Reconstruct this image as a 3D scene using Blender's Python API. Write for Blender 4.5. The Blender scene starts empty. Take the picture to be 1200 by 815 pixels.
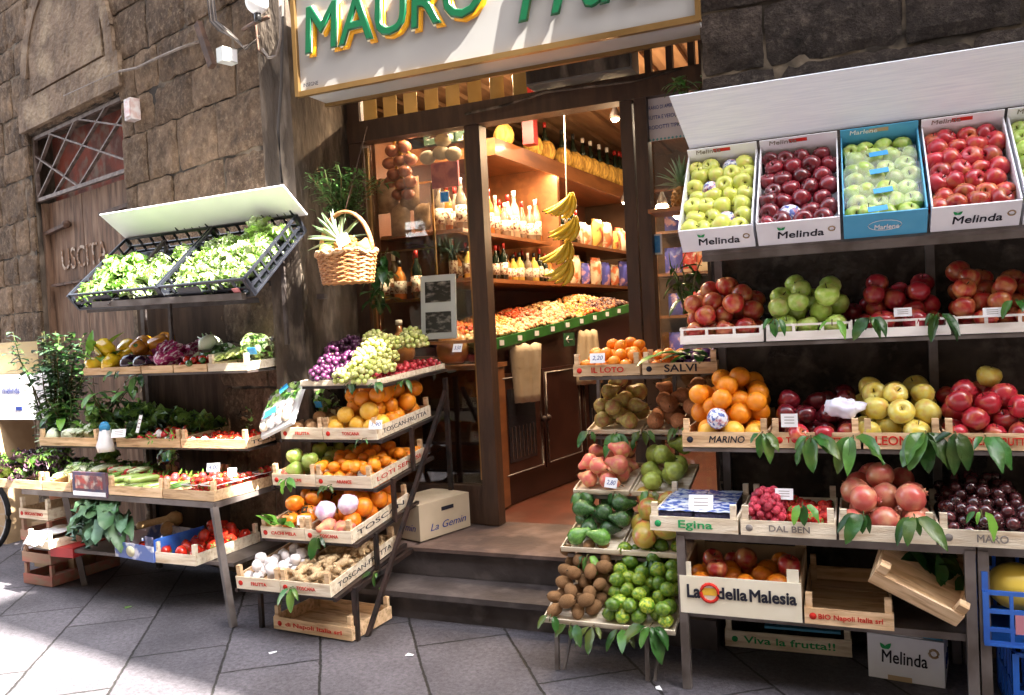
import bpy, math, random
from math import sin, cos, pi, radians, sqrt, atan2
from mathutils import Vector, Matrix, Euler, noise
random.seed(7)
S = bpy.context.scene
COL = S.collection
# ---------------------------------------------------------------- camera
F = 950.0; PW = 1200.0; PH = 815.0
CAMZ = 1.55
RM = (Matrix.Rotation(radians(22.8), 3, 'Z') @ Matrix.Rotation(radians(90 - 1.6), 3, 'X') @ Matrix.Rotation(radians(-2.9), 3, 'Z'))
cd = bpy.data.cameras.new('camera'); cam = bpy.data.objects.new('camera', cd); COL.objects.link(cam)
cam.matrix_world = Matrix.Translation((0, 0, CAMZ)) @ RM.to_4x4()
cd.sensor_width = 36; cd.lens = 36 * F / PW; cd.clip_end = 500; cd.clip_start = 0.05
S.camera = cam
S.render.resolution_x = 1024; S.render.resolution_y = 695
# ---------------------------------------------------------------- light
SUN_EL = 48.5
SUN_AZ = -9.0        # degrees from +X towards +Y: the sun shines down the street from the right
w = bpy.data.worlds.new('World'); S.world = w; w.use_nodes = True
nt = w.node_tree; bg = nt.nodes['Background']
sky = nt.nodes.new('ShaderNodeTexSky'); sky.sky_type = 'NISHITA'; sky.sun_disc = False
sky.sun_elevation = radians(SUN_EL); sky.sun_rotation = radians(90 - SUN_AZ)
sky.air_density = 1.0; sky.dust_density = 2.5; sky.ozone_density = 0.6
hs = nt.nodes.new('ShaderNodeHueSaturation'); hs.inputs['Saturation'].default_value = 0.45
nt.links.new(sky.outputs[0], hs.inputs['Color']); nt.links.new(hs.outputs[0], bg.inputs[0]); bg.inputs[1].default_value = 0.15
sl = bpy.data.lights.new('sun', 'SUN'); sl.energy = 5; sl.angle = radians(0.5); sl.color = (1, .95, .86)
so = bpy.data.objects.new('sun', sl); COL.objects.link(so)
sd = Vector((cos(radians(SUN_EL)) * cos(radians(SUN_AZ)), cos(radians(SUN_EL)) * sin(radians(SUN_AZ)), sin(radians(SUN_EL))))
so.rotation_euler = sd.to_track_quat('Z', 'Y').to_euler()
S.view_settings.view_transform = 'Standard'; S.view_settings.look = 'None'
S.view_settings.exposure = 3.3; S.view_settings.gamma = 1
S.render.engine = 'CYCLES'
S.cycles.max_bounces = 8; S.cycles.diffuse_bounces = 4; S.cycles.transparent_max_bounces = 8

# ---------------------------------------------------------------- photo pixel -> point on a real plane
def ray(x, y): return RM @ Vector(((x - PW / 2) / F, -(y - PH / 2) / F, -1))
CP = Vector((0, 0, CAMZ))
def oY(x, y, Y): d = ray(x, y); return CP + d * (Y / d.y)
def oZ(x, y, Z): d = ray(x, y); return CP + d * ((Z - CAMZ) / d.z)
def oX(x, y, X): d = ray(x, y); return CP + d * (X / d.x)
WY = 3.98; LT = 0.3; WX = -3.0
def oL(x, y, off=0):                                   # on the receding wall left of the shop
    d = ray(x, y); return CP + d * ((WY + off + WX * LT) / (d.y + LT * d.x))

# ---------------------------------------------------------------- materials
MATS = {}
def pm(name, col, col2=None, scale=6, rough=.6, bump=0, bscale=None, rnd=0, spec=.5, metal=0, detail=3, lo=.4, hi=.6, coat=0,
       emit=0, trans=0, alpha=1, stretch=None, col3=None, s3=2, sss=0, rcol=None, ior=1.45, bdist=.01):
    if name in MATS: return MATS[name]
    if rough >= .55 and spec == .5: spec = .15
    m = bpy.data.materials.new(name); m.use_nodes = True; MATS[name] = m
    t = m.node_tree; N = t.nodes; L = t.links; b = N['Principled BSDF']
    b.inputs['Roughness'].default_value = rough; b.inputs['Metallic'].default_value = metal
    b.inputs['Specular IOR Level'].default_value = spec; b.inputs['IOR'].default_value = ior
    b.inputs['Coat Weight'].default_value = coat; b.inputs['Coat Roughness'].default_value = .1
    b.inputs['Transmission Weight'].default_value = trans; b.inputs['Alpha'].default_value = alpha
    if sss: b.inputs['Subsurface Weight'].default_value = sss; b.inputs['Subsurface Radius'].default_value = (.02, .01, .006)
    tc = N.new('ShaderNodeTexCoord'); oi = N.new('ShaderNodeObjectInfo')
    va = N.new('ShaderNodeVectorMath'); va.operation = 'ADD'
    mu = N.new('ShaderNodeMath'); mu.operation = 'MULTIPLY'; mu.inputs[1].default_value = 37.0
    L.new(oi.outputs['Random'], mu.inputs[0]); L.new(tc.outputs['Object'], va.inputs[0]); L.new(mu.outputs[0], va.inputs[1])
    mp = N.new('ShaderNodeMapping'); L.new(va.outputs[0], mp.inputs[0])
    if stretch: mp.inputs['Scale'].default_value = stretch
    c = col
    cur = None
    def noisefac(sc, a, bb, dt):
        n = N.new('ShaderNodeTexNoise'); n.inputs['Scale'].default_value = sc; n.inputs['Detail'].default_value = dt
        L.new(mp.outputs[0], n.inputs['Vector'])
        r = N.new('ShaderNodeMapRange'); r.inputs[1].default_value = a; r.inputs[2].default_value = bb; L.new(n.outputs['Fac'], r.inputs[0])
        return r.outputs[0]
    def mix(fac, a, bcol):
        x = N.new('ShaderNodeMix'); x.data_type = 'RGBA'
        L.new(fac, x.inputs['Factor'])
        if hasattr(a, 'links') or hasattr(a, 'is_linked'): L.new(a, x.inputs[6])
        else: x.inputs[6].default_value = (*a, 1)
        x.inputs[7].default_value = (*bcol, 1)
        return x.outputs[2]
    cur = col
    if rcol is not None: cur = mix(oi.outputs['Random'], cur, rcol)
    if col2 is not None: cur = mix(noisefac(scale, lo, hi, detail), cur, col2)
    if col3 is not None: cur = mix(noisefac(s3, .5, .7, 4), cur, col3)
    if rnd:
        h = N.new('ShaderNodeHueSaturation')
        r = N.new('ShaderNodeMapRange'); r.inputs[3].default_value = 1 - rnd; r.inputs[4].default_value = 1 + rnd
        L.new(oi.outputs['Random'], r.inputs[0]); L.new(r.outputs[0], h.inputs['Value'])
        if isinstance(cur, tuple): h.inputs['Color'].default_value = (*cur, 1)
        else: L.new(cur, h.inputs['Color'])
        cur = h.outputs[0]
    if isinstance(cur, tuple): b.inputs['Base Color'].default_value = (*cur, 1)
    else: L.new(cur, b.inputs['Base Color'])
    if emit:
        b.inputs['Emission Color'].default_value = (*col, 1); b.inputs['Emission Strength'].default_value = emit
    if bump:
        n = N.new('ShaderNodeTexNoise'); n.inputs['Scale'].default_value = bscale or scale * 3; n.inputs['Detail'].default_value = 5
        L.new(mp.outputs[0], n.inputs['Vector'])
        bp = N.new('ShaderNodeBump'); bp.inputs['Strength'].default_value = bump; bp.inputs['Distance'].default_value = bdist
        L.new(n.outputs['Fac'], bp.inputs['Height']); L.new(bp.outputs[0], b.inputs['Normal'])
    return m

WOOD = pm('crate_wood', (.78, .56, .35), (.60, .39, .21), 4, .7, .5, 40, rnd=.18, stretch=(1, 8, 8), detail=8, lo=.35, hi=.65, col3=(.42, .25, .13), s3=7)
WOODP = pm('pale_crate_wood', (.84, .75, .60), (.72, .60, .44), 4, .7, .5, 40, rnd=.08, stretch=(1, 8, 8), detail=8, lo=.35, hi=.65, col3=(.56, .42, .28), s3=6)
WOODW = pm('white_crate_wood', (.86, .82, .78), (.78, .72, .66), 4, .6, .2, 40, stretch=(1, 8, 8))
STEEL = pm('painted_steel', (.10, .085, .08), (.055, .04, .035), 9, .5, .2, 60, metal=.2)
BLACKM = pm('black_steel', (.018, .016, .016), (.05, .03, .025), 12, .45, metal=.3)
SHELFM = pm('grey_metal_shelf', (.16, .135, .125), (.09, .07, .06), 7, .5, .1, metal=.2)
WHITEP = pm('white_paper', (.82, .82, .84), (.74, .74, .76), 3, .6)
CARD = pm('white_carton', (.80, .80, .84), (.74, .73, .78), 5, .45, .05, 20)
CARDB = pm('brown_carton', (.46, .33, .20), (.38, .26, .15), 5, .75, .1, 30)
BLUEC = pm('blue_carton', (.07, .33, .55), (.10, .38, .60), 5, .4)
INKR = pm('red_ink', (.55, .03, .02), None, rough=.6)
INKK = pm('black_ink', (.02, .02, .03), None, rough=.6)
INKB = pm('navy_ink', (.03, .05, .22), None, rough=.6)
INKG = pm('green_ink', (.03, .30, .10), None, rough=.6)
INKGR = pm('grey_ink', (.25, .22, .20), None, rough=.6)
BPLAST = pm('black_plastic', (.012, .013, .018), (.02, .022, .03), 8, .35)
BLUEP = pm('blue_plastic', (.015, .09, .42), (.02, .12, .50), 8, .35)
LEAF = pm('magnolia_leaf', (.035, .125, .020), (.012, .055, .010), 7, .30, .35, 30, rnd=.55, col3=(.11, .14, .03), s3=5, lo=.35, hi=.65, coat=.08, spec=.35)
LEAFL = pm('fresh_leaf', (.16, .34, .04), (.08, .22, .03), 9, .35, .15, 40, rnd=.3)
LEAFM = pm('mid_green_leaf', (.085, .21, .035), (.05, .14, .025), 9, .3, .2, 40, rnd=.4, coat=.1)
STEM = pm('stem', (.10, .07, .03), (.06, .10, .03), 8, .7)
DSTEM = pm('dark_stem', (.05, .035, .02), None, rough=.8)

# ---------------------------------------------------------------- mesh builder
class MB:
    def __init__(s): s.v = []; s.f = []; s.mi = []; s.sm = []; s.mats = []; s.M = Matrix()
    def mat(s, m):
        if m not in s.mats: s.mats.append(m)
        return s.mats.index(m)
    def add(s, vs, fs, m, smooth=False):
        b = len(s.v); k = s.mat(m)
        s.v += [tuple(s.M @ Vector(p)) for p in vs]
        for f in fs: s.f.append(tuple(b + i for i in f)); s.mi.append(k); s.sm.append(smooth)
    def box(s, c, sz, m, rot=None, ch=0):
        x, y, z = sz[0] / 2, sz[1] / 2, sz[2] / 2
        R = rot.to_matrix() if isinstance(rot, Euler) else (Euler(rot).to_matrix() if rot else Matrix.Identity(3))
        c = Vector(c)
        vs = [c + R @ Vector(p) for p in [(-x, -y, -z), (x, -y, -z), (x, y, -z), (-x, y, -z), (-x, -y, z), (x, -y, z), (x, y, z), (-x, y, z)]]
        s.add(vs, [(0, 3, 2, 1), (4, 5, 6, 7), (0, 1, 5, 4), (1, 2, 6, 5), (2, 3, 7, 6), (3, 0, 4, 7)], m)
    def bar(s, a, b, wd, m, h=None):
        a, b = Vector(a), Vector(b); d = b - a; L = d.length
        q = d.to_track_quat('Z', 'Y').to_matrix(); h = h or wd
        vs = []
        for z in (0, L):
            for p in ((-1, -1), (1, -1), (1, 1), (-1, 1)): vs.append(a + q @ Vector((p[0] * wd / 2, p[1] * h / 2, z)))
        s.add(vs, [(3, 2, 1, 0), (4, 5, 6, 7), (0, 1, 5, 4), (1, 2, 6, 5), (2, 3, 7, 6), (3, 0, 4, 7)], m)
    def tube(s, pts, r, m, seg=8, closed=False):
        pts = [Vector(p) for p in pts]; n = len(pts); vs = []; fs = []
        up = Vector((0, 0, 1))
        for i, p in enumerate(pts):
            d = (pts[min(i + 1, n - 1)] - pts[max(i - 1, 0)]).normalized()
            if closed: d = (pts[(i + 1) % n] - pts[i - 1]).normalized()
            a = d.cross(up)
            if a.length < .05: a = d.cross(Vector((1, 0, 0)))
            a.normalize(); b = a.cross(d)
            rr = r[i] if isinstance(r, (list, tuple)) else r
            for k in range(seg):
                t = 2 * pi * k / seg; vs.append(p + a * cos(t) * rr + b * sin(t) * rr)
        for i in range(n if closed else n - 1):
            for k in range(seg):
                j = (i + 1) % n
                fs.append((i * seg + k, j * seg + k, j * seg + (k + 1) % seg, i * seg + (k + 1) % seg))
        if not closed: fs.append(tuple(range(seg))); fs.append(tuple(range((n - 1) * seg + seg - 1, (n - 1) * seg - 1, -1)))
        s.add(vs, fs, m, True)
    def lathe(s, prof, m, seg=16, wob=None, c=(0, 0, 0), sx=1, sy=1):
        vs = []; fs = []; n = len(prof); c = Vector(c)
        for i, (r, z) in enumerate(prof):
            for k in range(seg):
                t = 2 * pi * k / seg; q = r * (wob(t, z) if wob else 1)
                vs.append(c + Vector((q * cos(t) * sx, q * sin(t) * sy, z)))
        for i in range(n - 1):
            for k in range(seg):
                fs.append((i * seg + k, i * seg + (k + 1) % seg, (i + 1) * seg + (k + 1) % seg, (i + 1) * seg + k))
        if prof[0][0] > 1e-5: fs.append(tuple(range(seg - 1, -1, -1)))
        if prof[-1][0] > 1e-5: fs.append(tuple(range((n - 1) * seg, n * seg)))
        s.add(vs, fs, m, True)
    def ball(s, c, r, m, seg=10, rings=7, sc=(1, 1, 1), rot=None):
        vs = []; fs = []; c = Vector(c); R = Euler(rot).to_matrix() if rot else Matrix.Identity(3)
        vs.append(c + R @ Vector((0, 0, -r * sc[2])))
        for i in range(1, rings):
            a = -pi / 2 + pi * i / rings
            for k in range(seg):
                t = 2 * pi * k / seg; vs.append(c + R @ Vector((r * cos(a) * cos(t) * sc[0], r * cos(a) * sin(t) * sc[1], r * sin(a) * sc[2])))
        vs.append(c + R @ Vector((0, 0, r * sc[2])))
        for k in range(seg): fs.append((0, 1 + (k + 1) % seg, 1 + k))
        for i in range(rings - 2):
            for k in range(seg):
                a = 1 + i * seg + k; b = 1 + i * seg + (k + 1) % seg; fs.append((a, b, b + seg, a + seg))
        l = len(vs) - 1; o = 1 + (rings - 2) * seg
        for k in range(seg): fs.append((o + k, o + (k + 1) % seg, l))
        s.add(vs, fs, m, True)
    def leaf(s, base, direction, length, width, m, droop=.3, n=6, up=(0, 0, 1), fold=.15, wave=0):
        p = Vector(base); d = Vector(direction).normalized(); up = Vector(up)
        side = d.cross(up)
        if side.length < .05: side = d.cross(Vector((0, 1, 0)))
        side.normalize(); vs = []; fs = []
        for i in range(n + 1):
            t = i / n; wd = width * .5 * (sin(pi * t ** .8) ** .8 + .02) if t < 1 else 0.001
            nr = side.cross(d).normalized(); ww = wave * sin(t * 14) * width * .2
            vs += [p - side * wd + nr * (wd * fold * 2 + ww), p, p + side * wd + nr * (wd * fold * 2 - ww)]
            d = (d + Vector((0, 0, -1)) * droop / n * (1 if droop > 0 else 1)).normalized()
            p = p + d * (length / n)
        for i in range(n):
            a = i * 3
            fs += [(a, a + 1, a + 4, a + 3), (a + 1, a + 2, a + 5, a + 4)]
        s.add(vs, fs, m, True)
    def mesh(s, name):
        me = bpy.data.meshes.new(name); me.from_pydata(s.v, [], s.f)
        for m in s.mats: me.materials.append(m)
        me.polygons.foreach_set('material_index', s.mi); me.polygons.foreach_set('use_smooth', s.sm); me.update()
        return me
    def build(s, name, parent=None, mtx=None):
        o = bpy.data.objects.new(name, s.mesh(name)); COL.objects.link(o)
        if parent: o.parent = parent
        if mtx is not None: o.matrix_world = mtx if parent is None else mtx
        return o
def tag(o, label, cat, group=None, kind=None):
    o['label'] = label
    if cat: o['category'] = cat
    if group: o['group'] = group
    if kind: o['kind'] = kind
    return o
def thing(name, label, cat, mtx=None, group=None):
    o = bpy.data.objects.new(name, None); COL.objects.link(o); o.empty_display_size = .05
    if mtx is not None: o.matrix_world = mtx
    return tag(o, label, cat, group)
def struct(o): o['kind'] = 'structure'; return o
def dup(o, mtx, label=None, group=None):
    c = o.copy(); COL.objects.link(c); c.parent = None; c.matrix_world = mtx
    if label: c['label'] = label
    if group: c['group'] = group
    for ch in o.children:
        d = ch.copy(); COL.objects.link(d); d.parent = c
        for g in ch.children:
            e = g.copy(); COL.objects.link(e); e.parent = d
    return c
# ---------------------------------------------------------------- text
def text_mesh(body, size, bold=0, shear=0, ext=.0008, mat=None, sx=1):
    cu = bpy.data.curves.new('t', 'FONT'); cu.body = body; cu.size = size; cu.bevel_depth = bold * size; cu.bevel_resolution = 0; cu.shear = shear
    cu.extrude = ext; cu.align_x = 'CENTER'; cu.align_y = 'CENTER'; cu.resolution_u = 3
    o = bpy.data.objects.new('t', cu); COL.objects.link(o)
    dg = bpy.context.evaluated_depsgraph_get(); me = bpy.data.meshes.new_from_object(o.evaluated_get(dg))
    bpy.data.objects.remove(o); bpy.data.curves.remove(cu)
    me.materials.clear(); me.materials.append(mat)
    if sx != 1:
        for v in me.vertices: v.co.x *= sx
    return me
def lettering(body, size, mat, parent, loc, face='front', bold=.02, shear=0, rot=0, name='lettering', width=None, ext=.0006):
    """text on a panel; loc in parent's space; face front looks to -y, right looks to +x"""
    me = text_mesh(body, size, bold, shear, ext, mat)
    if width:
        xs = [v.co.x for v in me.vertices]
        if xs:
            k = width / max(1e-4, max(xs) - min(xs))
            for v in me.vertices: v.co.x *= k
    o = bpy.data.objects.new(name, me); COL.objects.link(o); o.parent = parent
    if face == 'front': R = Matrix.Rotation(pi / 2, 4, 'X')
    elif face == 'right': R = Matrix.Rotation(pi / 2, 4, 'Z') @ Matrix.Rotation(pi / 2, 4, 'X')
    else: R = Matrix()
    o.matrix_local = Matrix.Translation(loc) @ R @ Matrix.Rotation(rot, 4, 'Z')
    return o
def frame(A, B, tilt=0):
    """local frame: origin A, x to B (level), y into the depth tilted up by tilt degrees"""
    d = Vector((B.x - A.x, B.y - A.y, 0)); yaw = atan2(d.y, d.x)
    return Matrix.Translation(A) @ Matrix.Rotation(yaw, 4, 'Z') @ Matrix.Rotation(radians(tilt), 4, 'X'), d.length
# ================================================================ ground
def ground_mat():
    m = bpy.data.materials.new('street_paving'); m.use_nodes = True; t = m.node_tree; N = t.nodes; L = t.links; b = N['Principled BSDF']
    tc = N.new('ShaderNodeTexCoord'); mp = N.new('ShaderNodeMapping'); mp.inputs['Rotation'].default_value = (0, 0, radians(54.5)); mp.inputs['Location'].default_value = (.14, .11, 0)
    L.new(tc.outputs['Object'], mp.inputs[0])
    nw = N.new('ShaderNodeTexNoise'); nw.inputs['Scale'].default_value = 2.2; nw.inputs['Detail'].default_value = 4; L.new(tc.outputs['Object'], nw.inputs['Vector'])
    vs = N.new('ShaderNodeVectorMath'); vs.operation = 'MULTIPLY_ADD'; vs.inputs[1].default_value = (.014, .014, 0)
    n5 = N.new('ShaderNodeTexNoise'); n5.inputs['Scale'].default_value = 24; n5.inputs['Detail'].default_value = 5; L.new(tc.outputs['Object'], n5.inputs['Vector'])
    v5 = N.new('ShaderNodeVectorMath'); v5.operation = 'MULTIPLY_ADD'; v5.inputs[1].default_value = (.016, .016, 0); L.new(n5.outputs['Color'], v5.inputs[0]); L.new(mp.outputs[0], v5.inputs[2])
    L.new(nw.outputs['Color'], vs.inputs[0]); L.new(v5.outputs[0], vs.inputs[2])
    br = N.new('ShaderNodeTexBrick'); br.inputs['Scale'].default_value = 1; br.inputs['Brick Width'].default_value = .95; br.inputs['Row Height'].default_value = .46
    br.inputs['Mortar Size'].default_value = .007; br.inputs['Mortar Smooth'].default_value = .3; br.offset = .37; br.inputs['Bias'].default_value = 0
    br.inputs['Color1'].default_value = (.092, .083, .094, 1); br.inputs['Color2'].default_value = (.125, .113, .126, 1); br.inputs['Mortar'].default_value = (.025, .022, .02, 1)
    L.new(vs.outputs[0], br.inputs['Vector'])
    n1 = N.new('ShaderNodeTexNoise'); n1.inputs['Scale'].default_value = 42; n1.inputs['Detail'].default_value = 6; n1.inputs['Roughness'].default_value = .8; L.new(tc.outputs['Object'], n1.inputs['Vector'])
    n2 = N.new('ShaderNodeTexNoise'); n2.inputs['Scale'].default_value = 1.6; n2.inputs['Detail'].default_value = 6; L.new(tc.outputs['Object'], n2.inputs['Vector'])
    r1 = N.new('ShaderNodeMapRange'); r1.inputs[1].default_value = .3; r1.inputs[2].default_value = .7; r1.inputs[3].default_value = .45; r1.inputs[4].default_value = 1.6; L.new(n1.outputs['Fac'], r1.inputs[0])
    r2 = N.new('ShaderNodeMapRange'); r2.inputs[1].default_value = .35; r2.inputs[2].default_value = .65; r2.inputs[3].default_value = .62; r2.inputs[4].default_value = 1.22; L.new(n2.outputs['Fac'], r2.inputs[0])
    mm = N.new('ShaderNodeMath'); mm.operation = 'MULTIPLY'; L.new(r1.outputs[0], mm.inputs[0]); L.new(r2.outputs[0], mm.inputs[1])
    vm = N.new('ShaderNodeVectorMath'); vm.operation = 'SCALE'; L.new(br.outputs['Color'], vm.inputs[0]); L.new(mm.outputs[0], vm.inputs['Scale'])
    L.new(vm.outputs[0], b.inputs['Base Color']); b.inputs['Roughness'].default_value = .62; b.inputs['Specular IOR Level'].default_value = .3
    sb = N.new('ShaderNodeMath'); sb.operation = 'MULTIPLY_ADD'; sb.inputs[1].default_value = -1.6; L.new(br.outputs['Fac'], sb.inputs[0]); L.new(n1.outputs['Fac'], sb.inputs[2])
    bp = N.new('ShaderNodeBump'); bp.inputs['Strength'].default_value = .9; bp.inputs['Distance'].default_value = .012; L.new(sb.outputs[0], bp.inputs['Height']); L.new(bp.outputs[0], b.inputs['Normal'])
    return m
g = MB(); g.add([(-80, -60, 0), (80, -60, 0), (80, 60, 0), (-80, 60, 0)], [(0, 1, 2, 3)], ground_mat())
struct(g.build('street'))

# ================================================================ stone walls
def stone_mat(name, c1, c2, c3, mortar):
    m = bpy.data.materials.new(name); m.use_nodes = True; t = m.node_tree; N = t.nodes; L = t.links; b = N['Principled BSDF']
    tc = N.new('ShaderNodeTexCoord'); at = N.new('ShaderNodeAttribute'); at.attribute_name = 'tint'
    def nz(sc, de, a, bb, lo, hi, ro=.6):
        n = N.new('ShaderNodeTexNoise'); n.inputs['Scale'].default_value = sc; n.inputs['Detail'].default_value = de; n.inputs['Roughness'].default_value = ro
        L.new(tc.outputs['Object'], n.inputs['Vector'])
        r = N.new('ShaderNodeMapRange'); r.inputs[1].default_value = a; r.inputs[2].default_value = bb; r.inputs[3].default_value = lo; r.inputs[4].default_value = hi
        L.new(n.outputs['Fac'], r.inputs[0]); return r.outputs[0], n
    def mix(f, a, c):
        x = N.new('ShaderNodeMix'); x.data_type = 'RGBA'; L.new(f, x.inputs['Factor'])
        if isinstance(a, tuple): x.inputs[6].default_value = (*a, 1)
        else: L.new(a, x.inputs[6])
        x.inputs[7].default_value = (*c, 1); return x.outputs[2]
    cur = mix(at.outputs['Fac'], c1, c2)
    f, _ = nz(2.2, 5, .42, .62, 0, 1); cur = mix(f, cur, c3)
    f, n9 = nz(28, 6, .5, .75, 0, .75, .75); cur = mix(f, cur, mortar)
    f, n8 = nz(9, 8, .35, .68, .42, 1.5, .85)
    v = N.new('ShaderNodeVectorMath'); v.operation = 'SCALE'; L.new(cur, v.inputs[0]); L.new(f, v.inputs['Scale'])
    L.new(v.outputs[0], b.inputs['Base Color']); b.inputs['Roughness'].default_value = .85; b.inputs['Specular IOR Level'].default_value = .12
    ad = N.new('ShaderNodeMath'); ad.operation = 'ADD'; L.new(n9.outputs['Fac'], ad.inputs[0]); L.new(n8.outputs['Fac'], ad.inputs[1])
    bp = N.new('ShaderNodeBump'); bp.inputs['Strength'].default_value = 1; bp.inputs['Distance'].default_value = .035; L.new(ad.outputs[0], bp.inputs['Height']); L.new(bp.outputs[0], b.inputs['Normal'])
    return m
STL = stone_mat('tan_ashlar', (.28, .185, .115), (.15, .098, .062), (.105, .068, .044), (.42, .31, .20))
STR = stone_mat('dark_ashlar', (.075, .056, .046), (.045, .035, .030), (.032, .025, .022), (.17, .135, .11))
MORT = pm('dark_joint', (.16, .125, .09), (.035, .028, .022), 5, .9, .5, 40, lo=.42, hi=.55)
PLAS = pm('grey_render', (.10, .076, .058), (.035, .027, .021), 4, .85, .9, 22, bdist=.03, detail=8, lo=.38, hi=.62, col3=(.19, .15, .115), s3=9, stretch=(1, 1, .35))

def ashlar(name, origin, ux, length, height, holes, mat, parent, z0=0, seed=1, ch=(.24, .36), bw=(.35, .75)):
    """blocks on a plane: u along ux, z up, front towards -n (the street)"""
    rn = random.Random(seed); ux = Vector(ux).normalized(); nrm = Vector((ux.y, -ux.x, 0))   # towards the street for ux=+x
    vs = []; fs = []; tint = []; mi = []
    def clip(u0, u1, za, zb):
        out = [(u0, u1, za, zb)]
        for (a, b2, c, d) in holes:
            nx = []
            for (p, q, r, s_) in out:
                if q <= a or p >= b2 or s_ <= c or r >= d: nx.append((p, q, r, s_)); continue
                if p < a: nx.append((p, a, r, s_))
                if q > b2: nx.append((b2, q, r, s_))
                if r < c and not (p < a and q > b2 and False): nx.append((max(p, a), min(q, b2), r, c))
                if s_ > d: nx.append((max(p, a), min(q, b2), d, s_))
            out = nx
        return [o for o in out if o[1] - o[0] > .03 and o[3] - o[2] > .03]
    O = Vector(origin); z = z0
    def P(u, zz, off): p = O + ux * u + nrm * off; return (p.x, p.y, zz)
    while z < height:
        h = min(rn.uniform(*ch), height - z)
        if height - z - h < .1: h = height - z
        u = -rn.uniform(0, .5) if True else 0
        while u < length:
            wd = rn.uniform(*bw)
            for (a, b2, c, d) in clip(max(0, u), min(length, u + wd), z, z + h):
                t = rn.random(); gp = .005 + rn.random() * .005; off = rn.uniform(.0, .014); nu = max(3, int((b2 - a) / .045)); nz_ = max(3, int((d - c) / .045))
                base = len(vs)
                jit = [rn.uniform(-.008, .008) for _ in range(4)]
                for j in range(nz_ + 1):
                    for i in range(nu + 1):
                        fu = i / nu; fz = j / nz_
                        uu = a + gp + (b2 - a - 2 * gp) * fu; zz = c + gp + (d - c - 2 * gp) * fz
                        edge = (i in (0, nu)) + (j in (0, nz_))
                        q = noise.noise(Vector((uu * 9, zz * 9, seed))) * .011 + noise.noise(Vector((uu * 2.5, zz * 2.5, seed + 9))) * .010 + noise.noise(Vector((uu * 24, zz * 24, seed + 5))) * .006
                        if edge: uu += noise.noise(Vector((uu * 14, zz * 14, 3 + seed))) * .009; zz += noise.noise(Vector((uu * 12, zz * 12, 7))) * .014
                        vs.append(P(uu, zz, off + q - (.010 if edge == 1 else .016 if edge else 0)))
                for j in range(nz_):
                    for i in range(nu):
                        k = base + j * (nu + 1) + i; fs.append((k, k + 1, k + nu + 2, k + nu + 1)); mi.append(0)
                # sides back to the joint bed
                ring = [base + i for i in range(nu + 1)] + [base + j * (nu + 1) + nu for j in range(1, nz_ + 1)] + [base + nz_ * (nu + 1) + i for i in range(nu - 1, -1, -1)] + [base + j * (nu + 1) for j in range(nz_ - 1, 0, -1)]
                b3 = len(vs)
                for r in ring: v = Vector(vs[r]) - nrm * .05; vs.append(tuple(v))
                for i in range(len(ring)):
                    j = (i + 1) % len(ring); fs.append((ring[j], ring[i], b3 + i, b3 + j)); mi.append(0)
                tint += [t] * (len(vs) - base)
            u += wd
        z += h
    # bed
    def bed(u0, u1, za, zb):
        b = len(vs); vs.extend([P(u0, za, -.012), P(u1, za, -.012), P(u1, zb, -.012), P(u0, zb, -.012)]); fs.append((b, b + 1, b + 2, b + 3)); mi.append(1); tint.extend([0] * 4)
    for q in clip(0, length, z0, height): bed(*q)
    me = bpy.data.meshes.new(name); me.from_pydata(vs, [], fs); me.materials.append(mat); me.materials.append(MORT)
    me.polygons.foreach_set('material_index', mi)
    a = me.attributes.new('tint', 'FLOAT', 'POINT'); a.data.foreach_set('value', tint); me.update()
    o = bpy.data.objects.new(name, me); COL.objects.link(o); o.parent = parent
    return o

HB = 6.0   # height of the shop building's wall
DX0, DX1 = -2.98, -.62      # doorway opening
shop = thing('shop_building', 'old dark stone building with the open greengrocer shopfront under the long sign', 'building')
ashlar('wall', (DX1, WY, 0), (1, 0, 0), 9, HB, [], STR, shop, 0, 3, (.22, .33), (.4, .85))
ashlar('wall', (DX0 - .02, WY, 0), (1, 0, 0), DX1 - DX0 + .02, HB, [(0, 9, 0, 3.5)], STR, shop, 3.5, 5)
m = MB()   # masonry body behind the facings, reveals, inner shell
m.box(((DX1 + 8.4) / 2, WY + .32, HB / 2), (8.4 - DX1, .6, HB), PLAS)
m.box(((DX0 + DX1) / 2, WY + .32, (HB + 3.5) / 2), (DX1 - DX0 - .004, .6, HB - 3.5), PLAS)
m.build('reveal', shop)
m = MB(); m.box((4.9, 6.5, HB + 1.1), (7.4, 5, 2.2), PLAS); m.box((2.7, 8, HB + .1), (11.4, 8.0, .2), pm('roof_tiles', (.3, .12, .07), (.2, .08, .05), 5, .8)); m.build('roof_and_added_storey', shop)  # upper block: unseen storey, added to widen the building's shadow on the street
# left jamb: plain grey rendered pier that turns into the doorway
m = MB(); m.box((DX0 - .11, WY + .29, HB / 2), (.22, .66, HB), PLAS); m.build('pier', shop)

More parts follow.
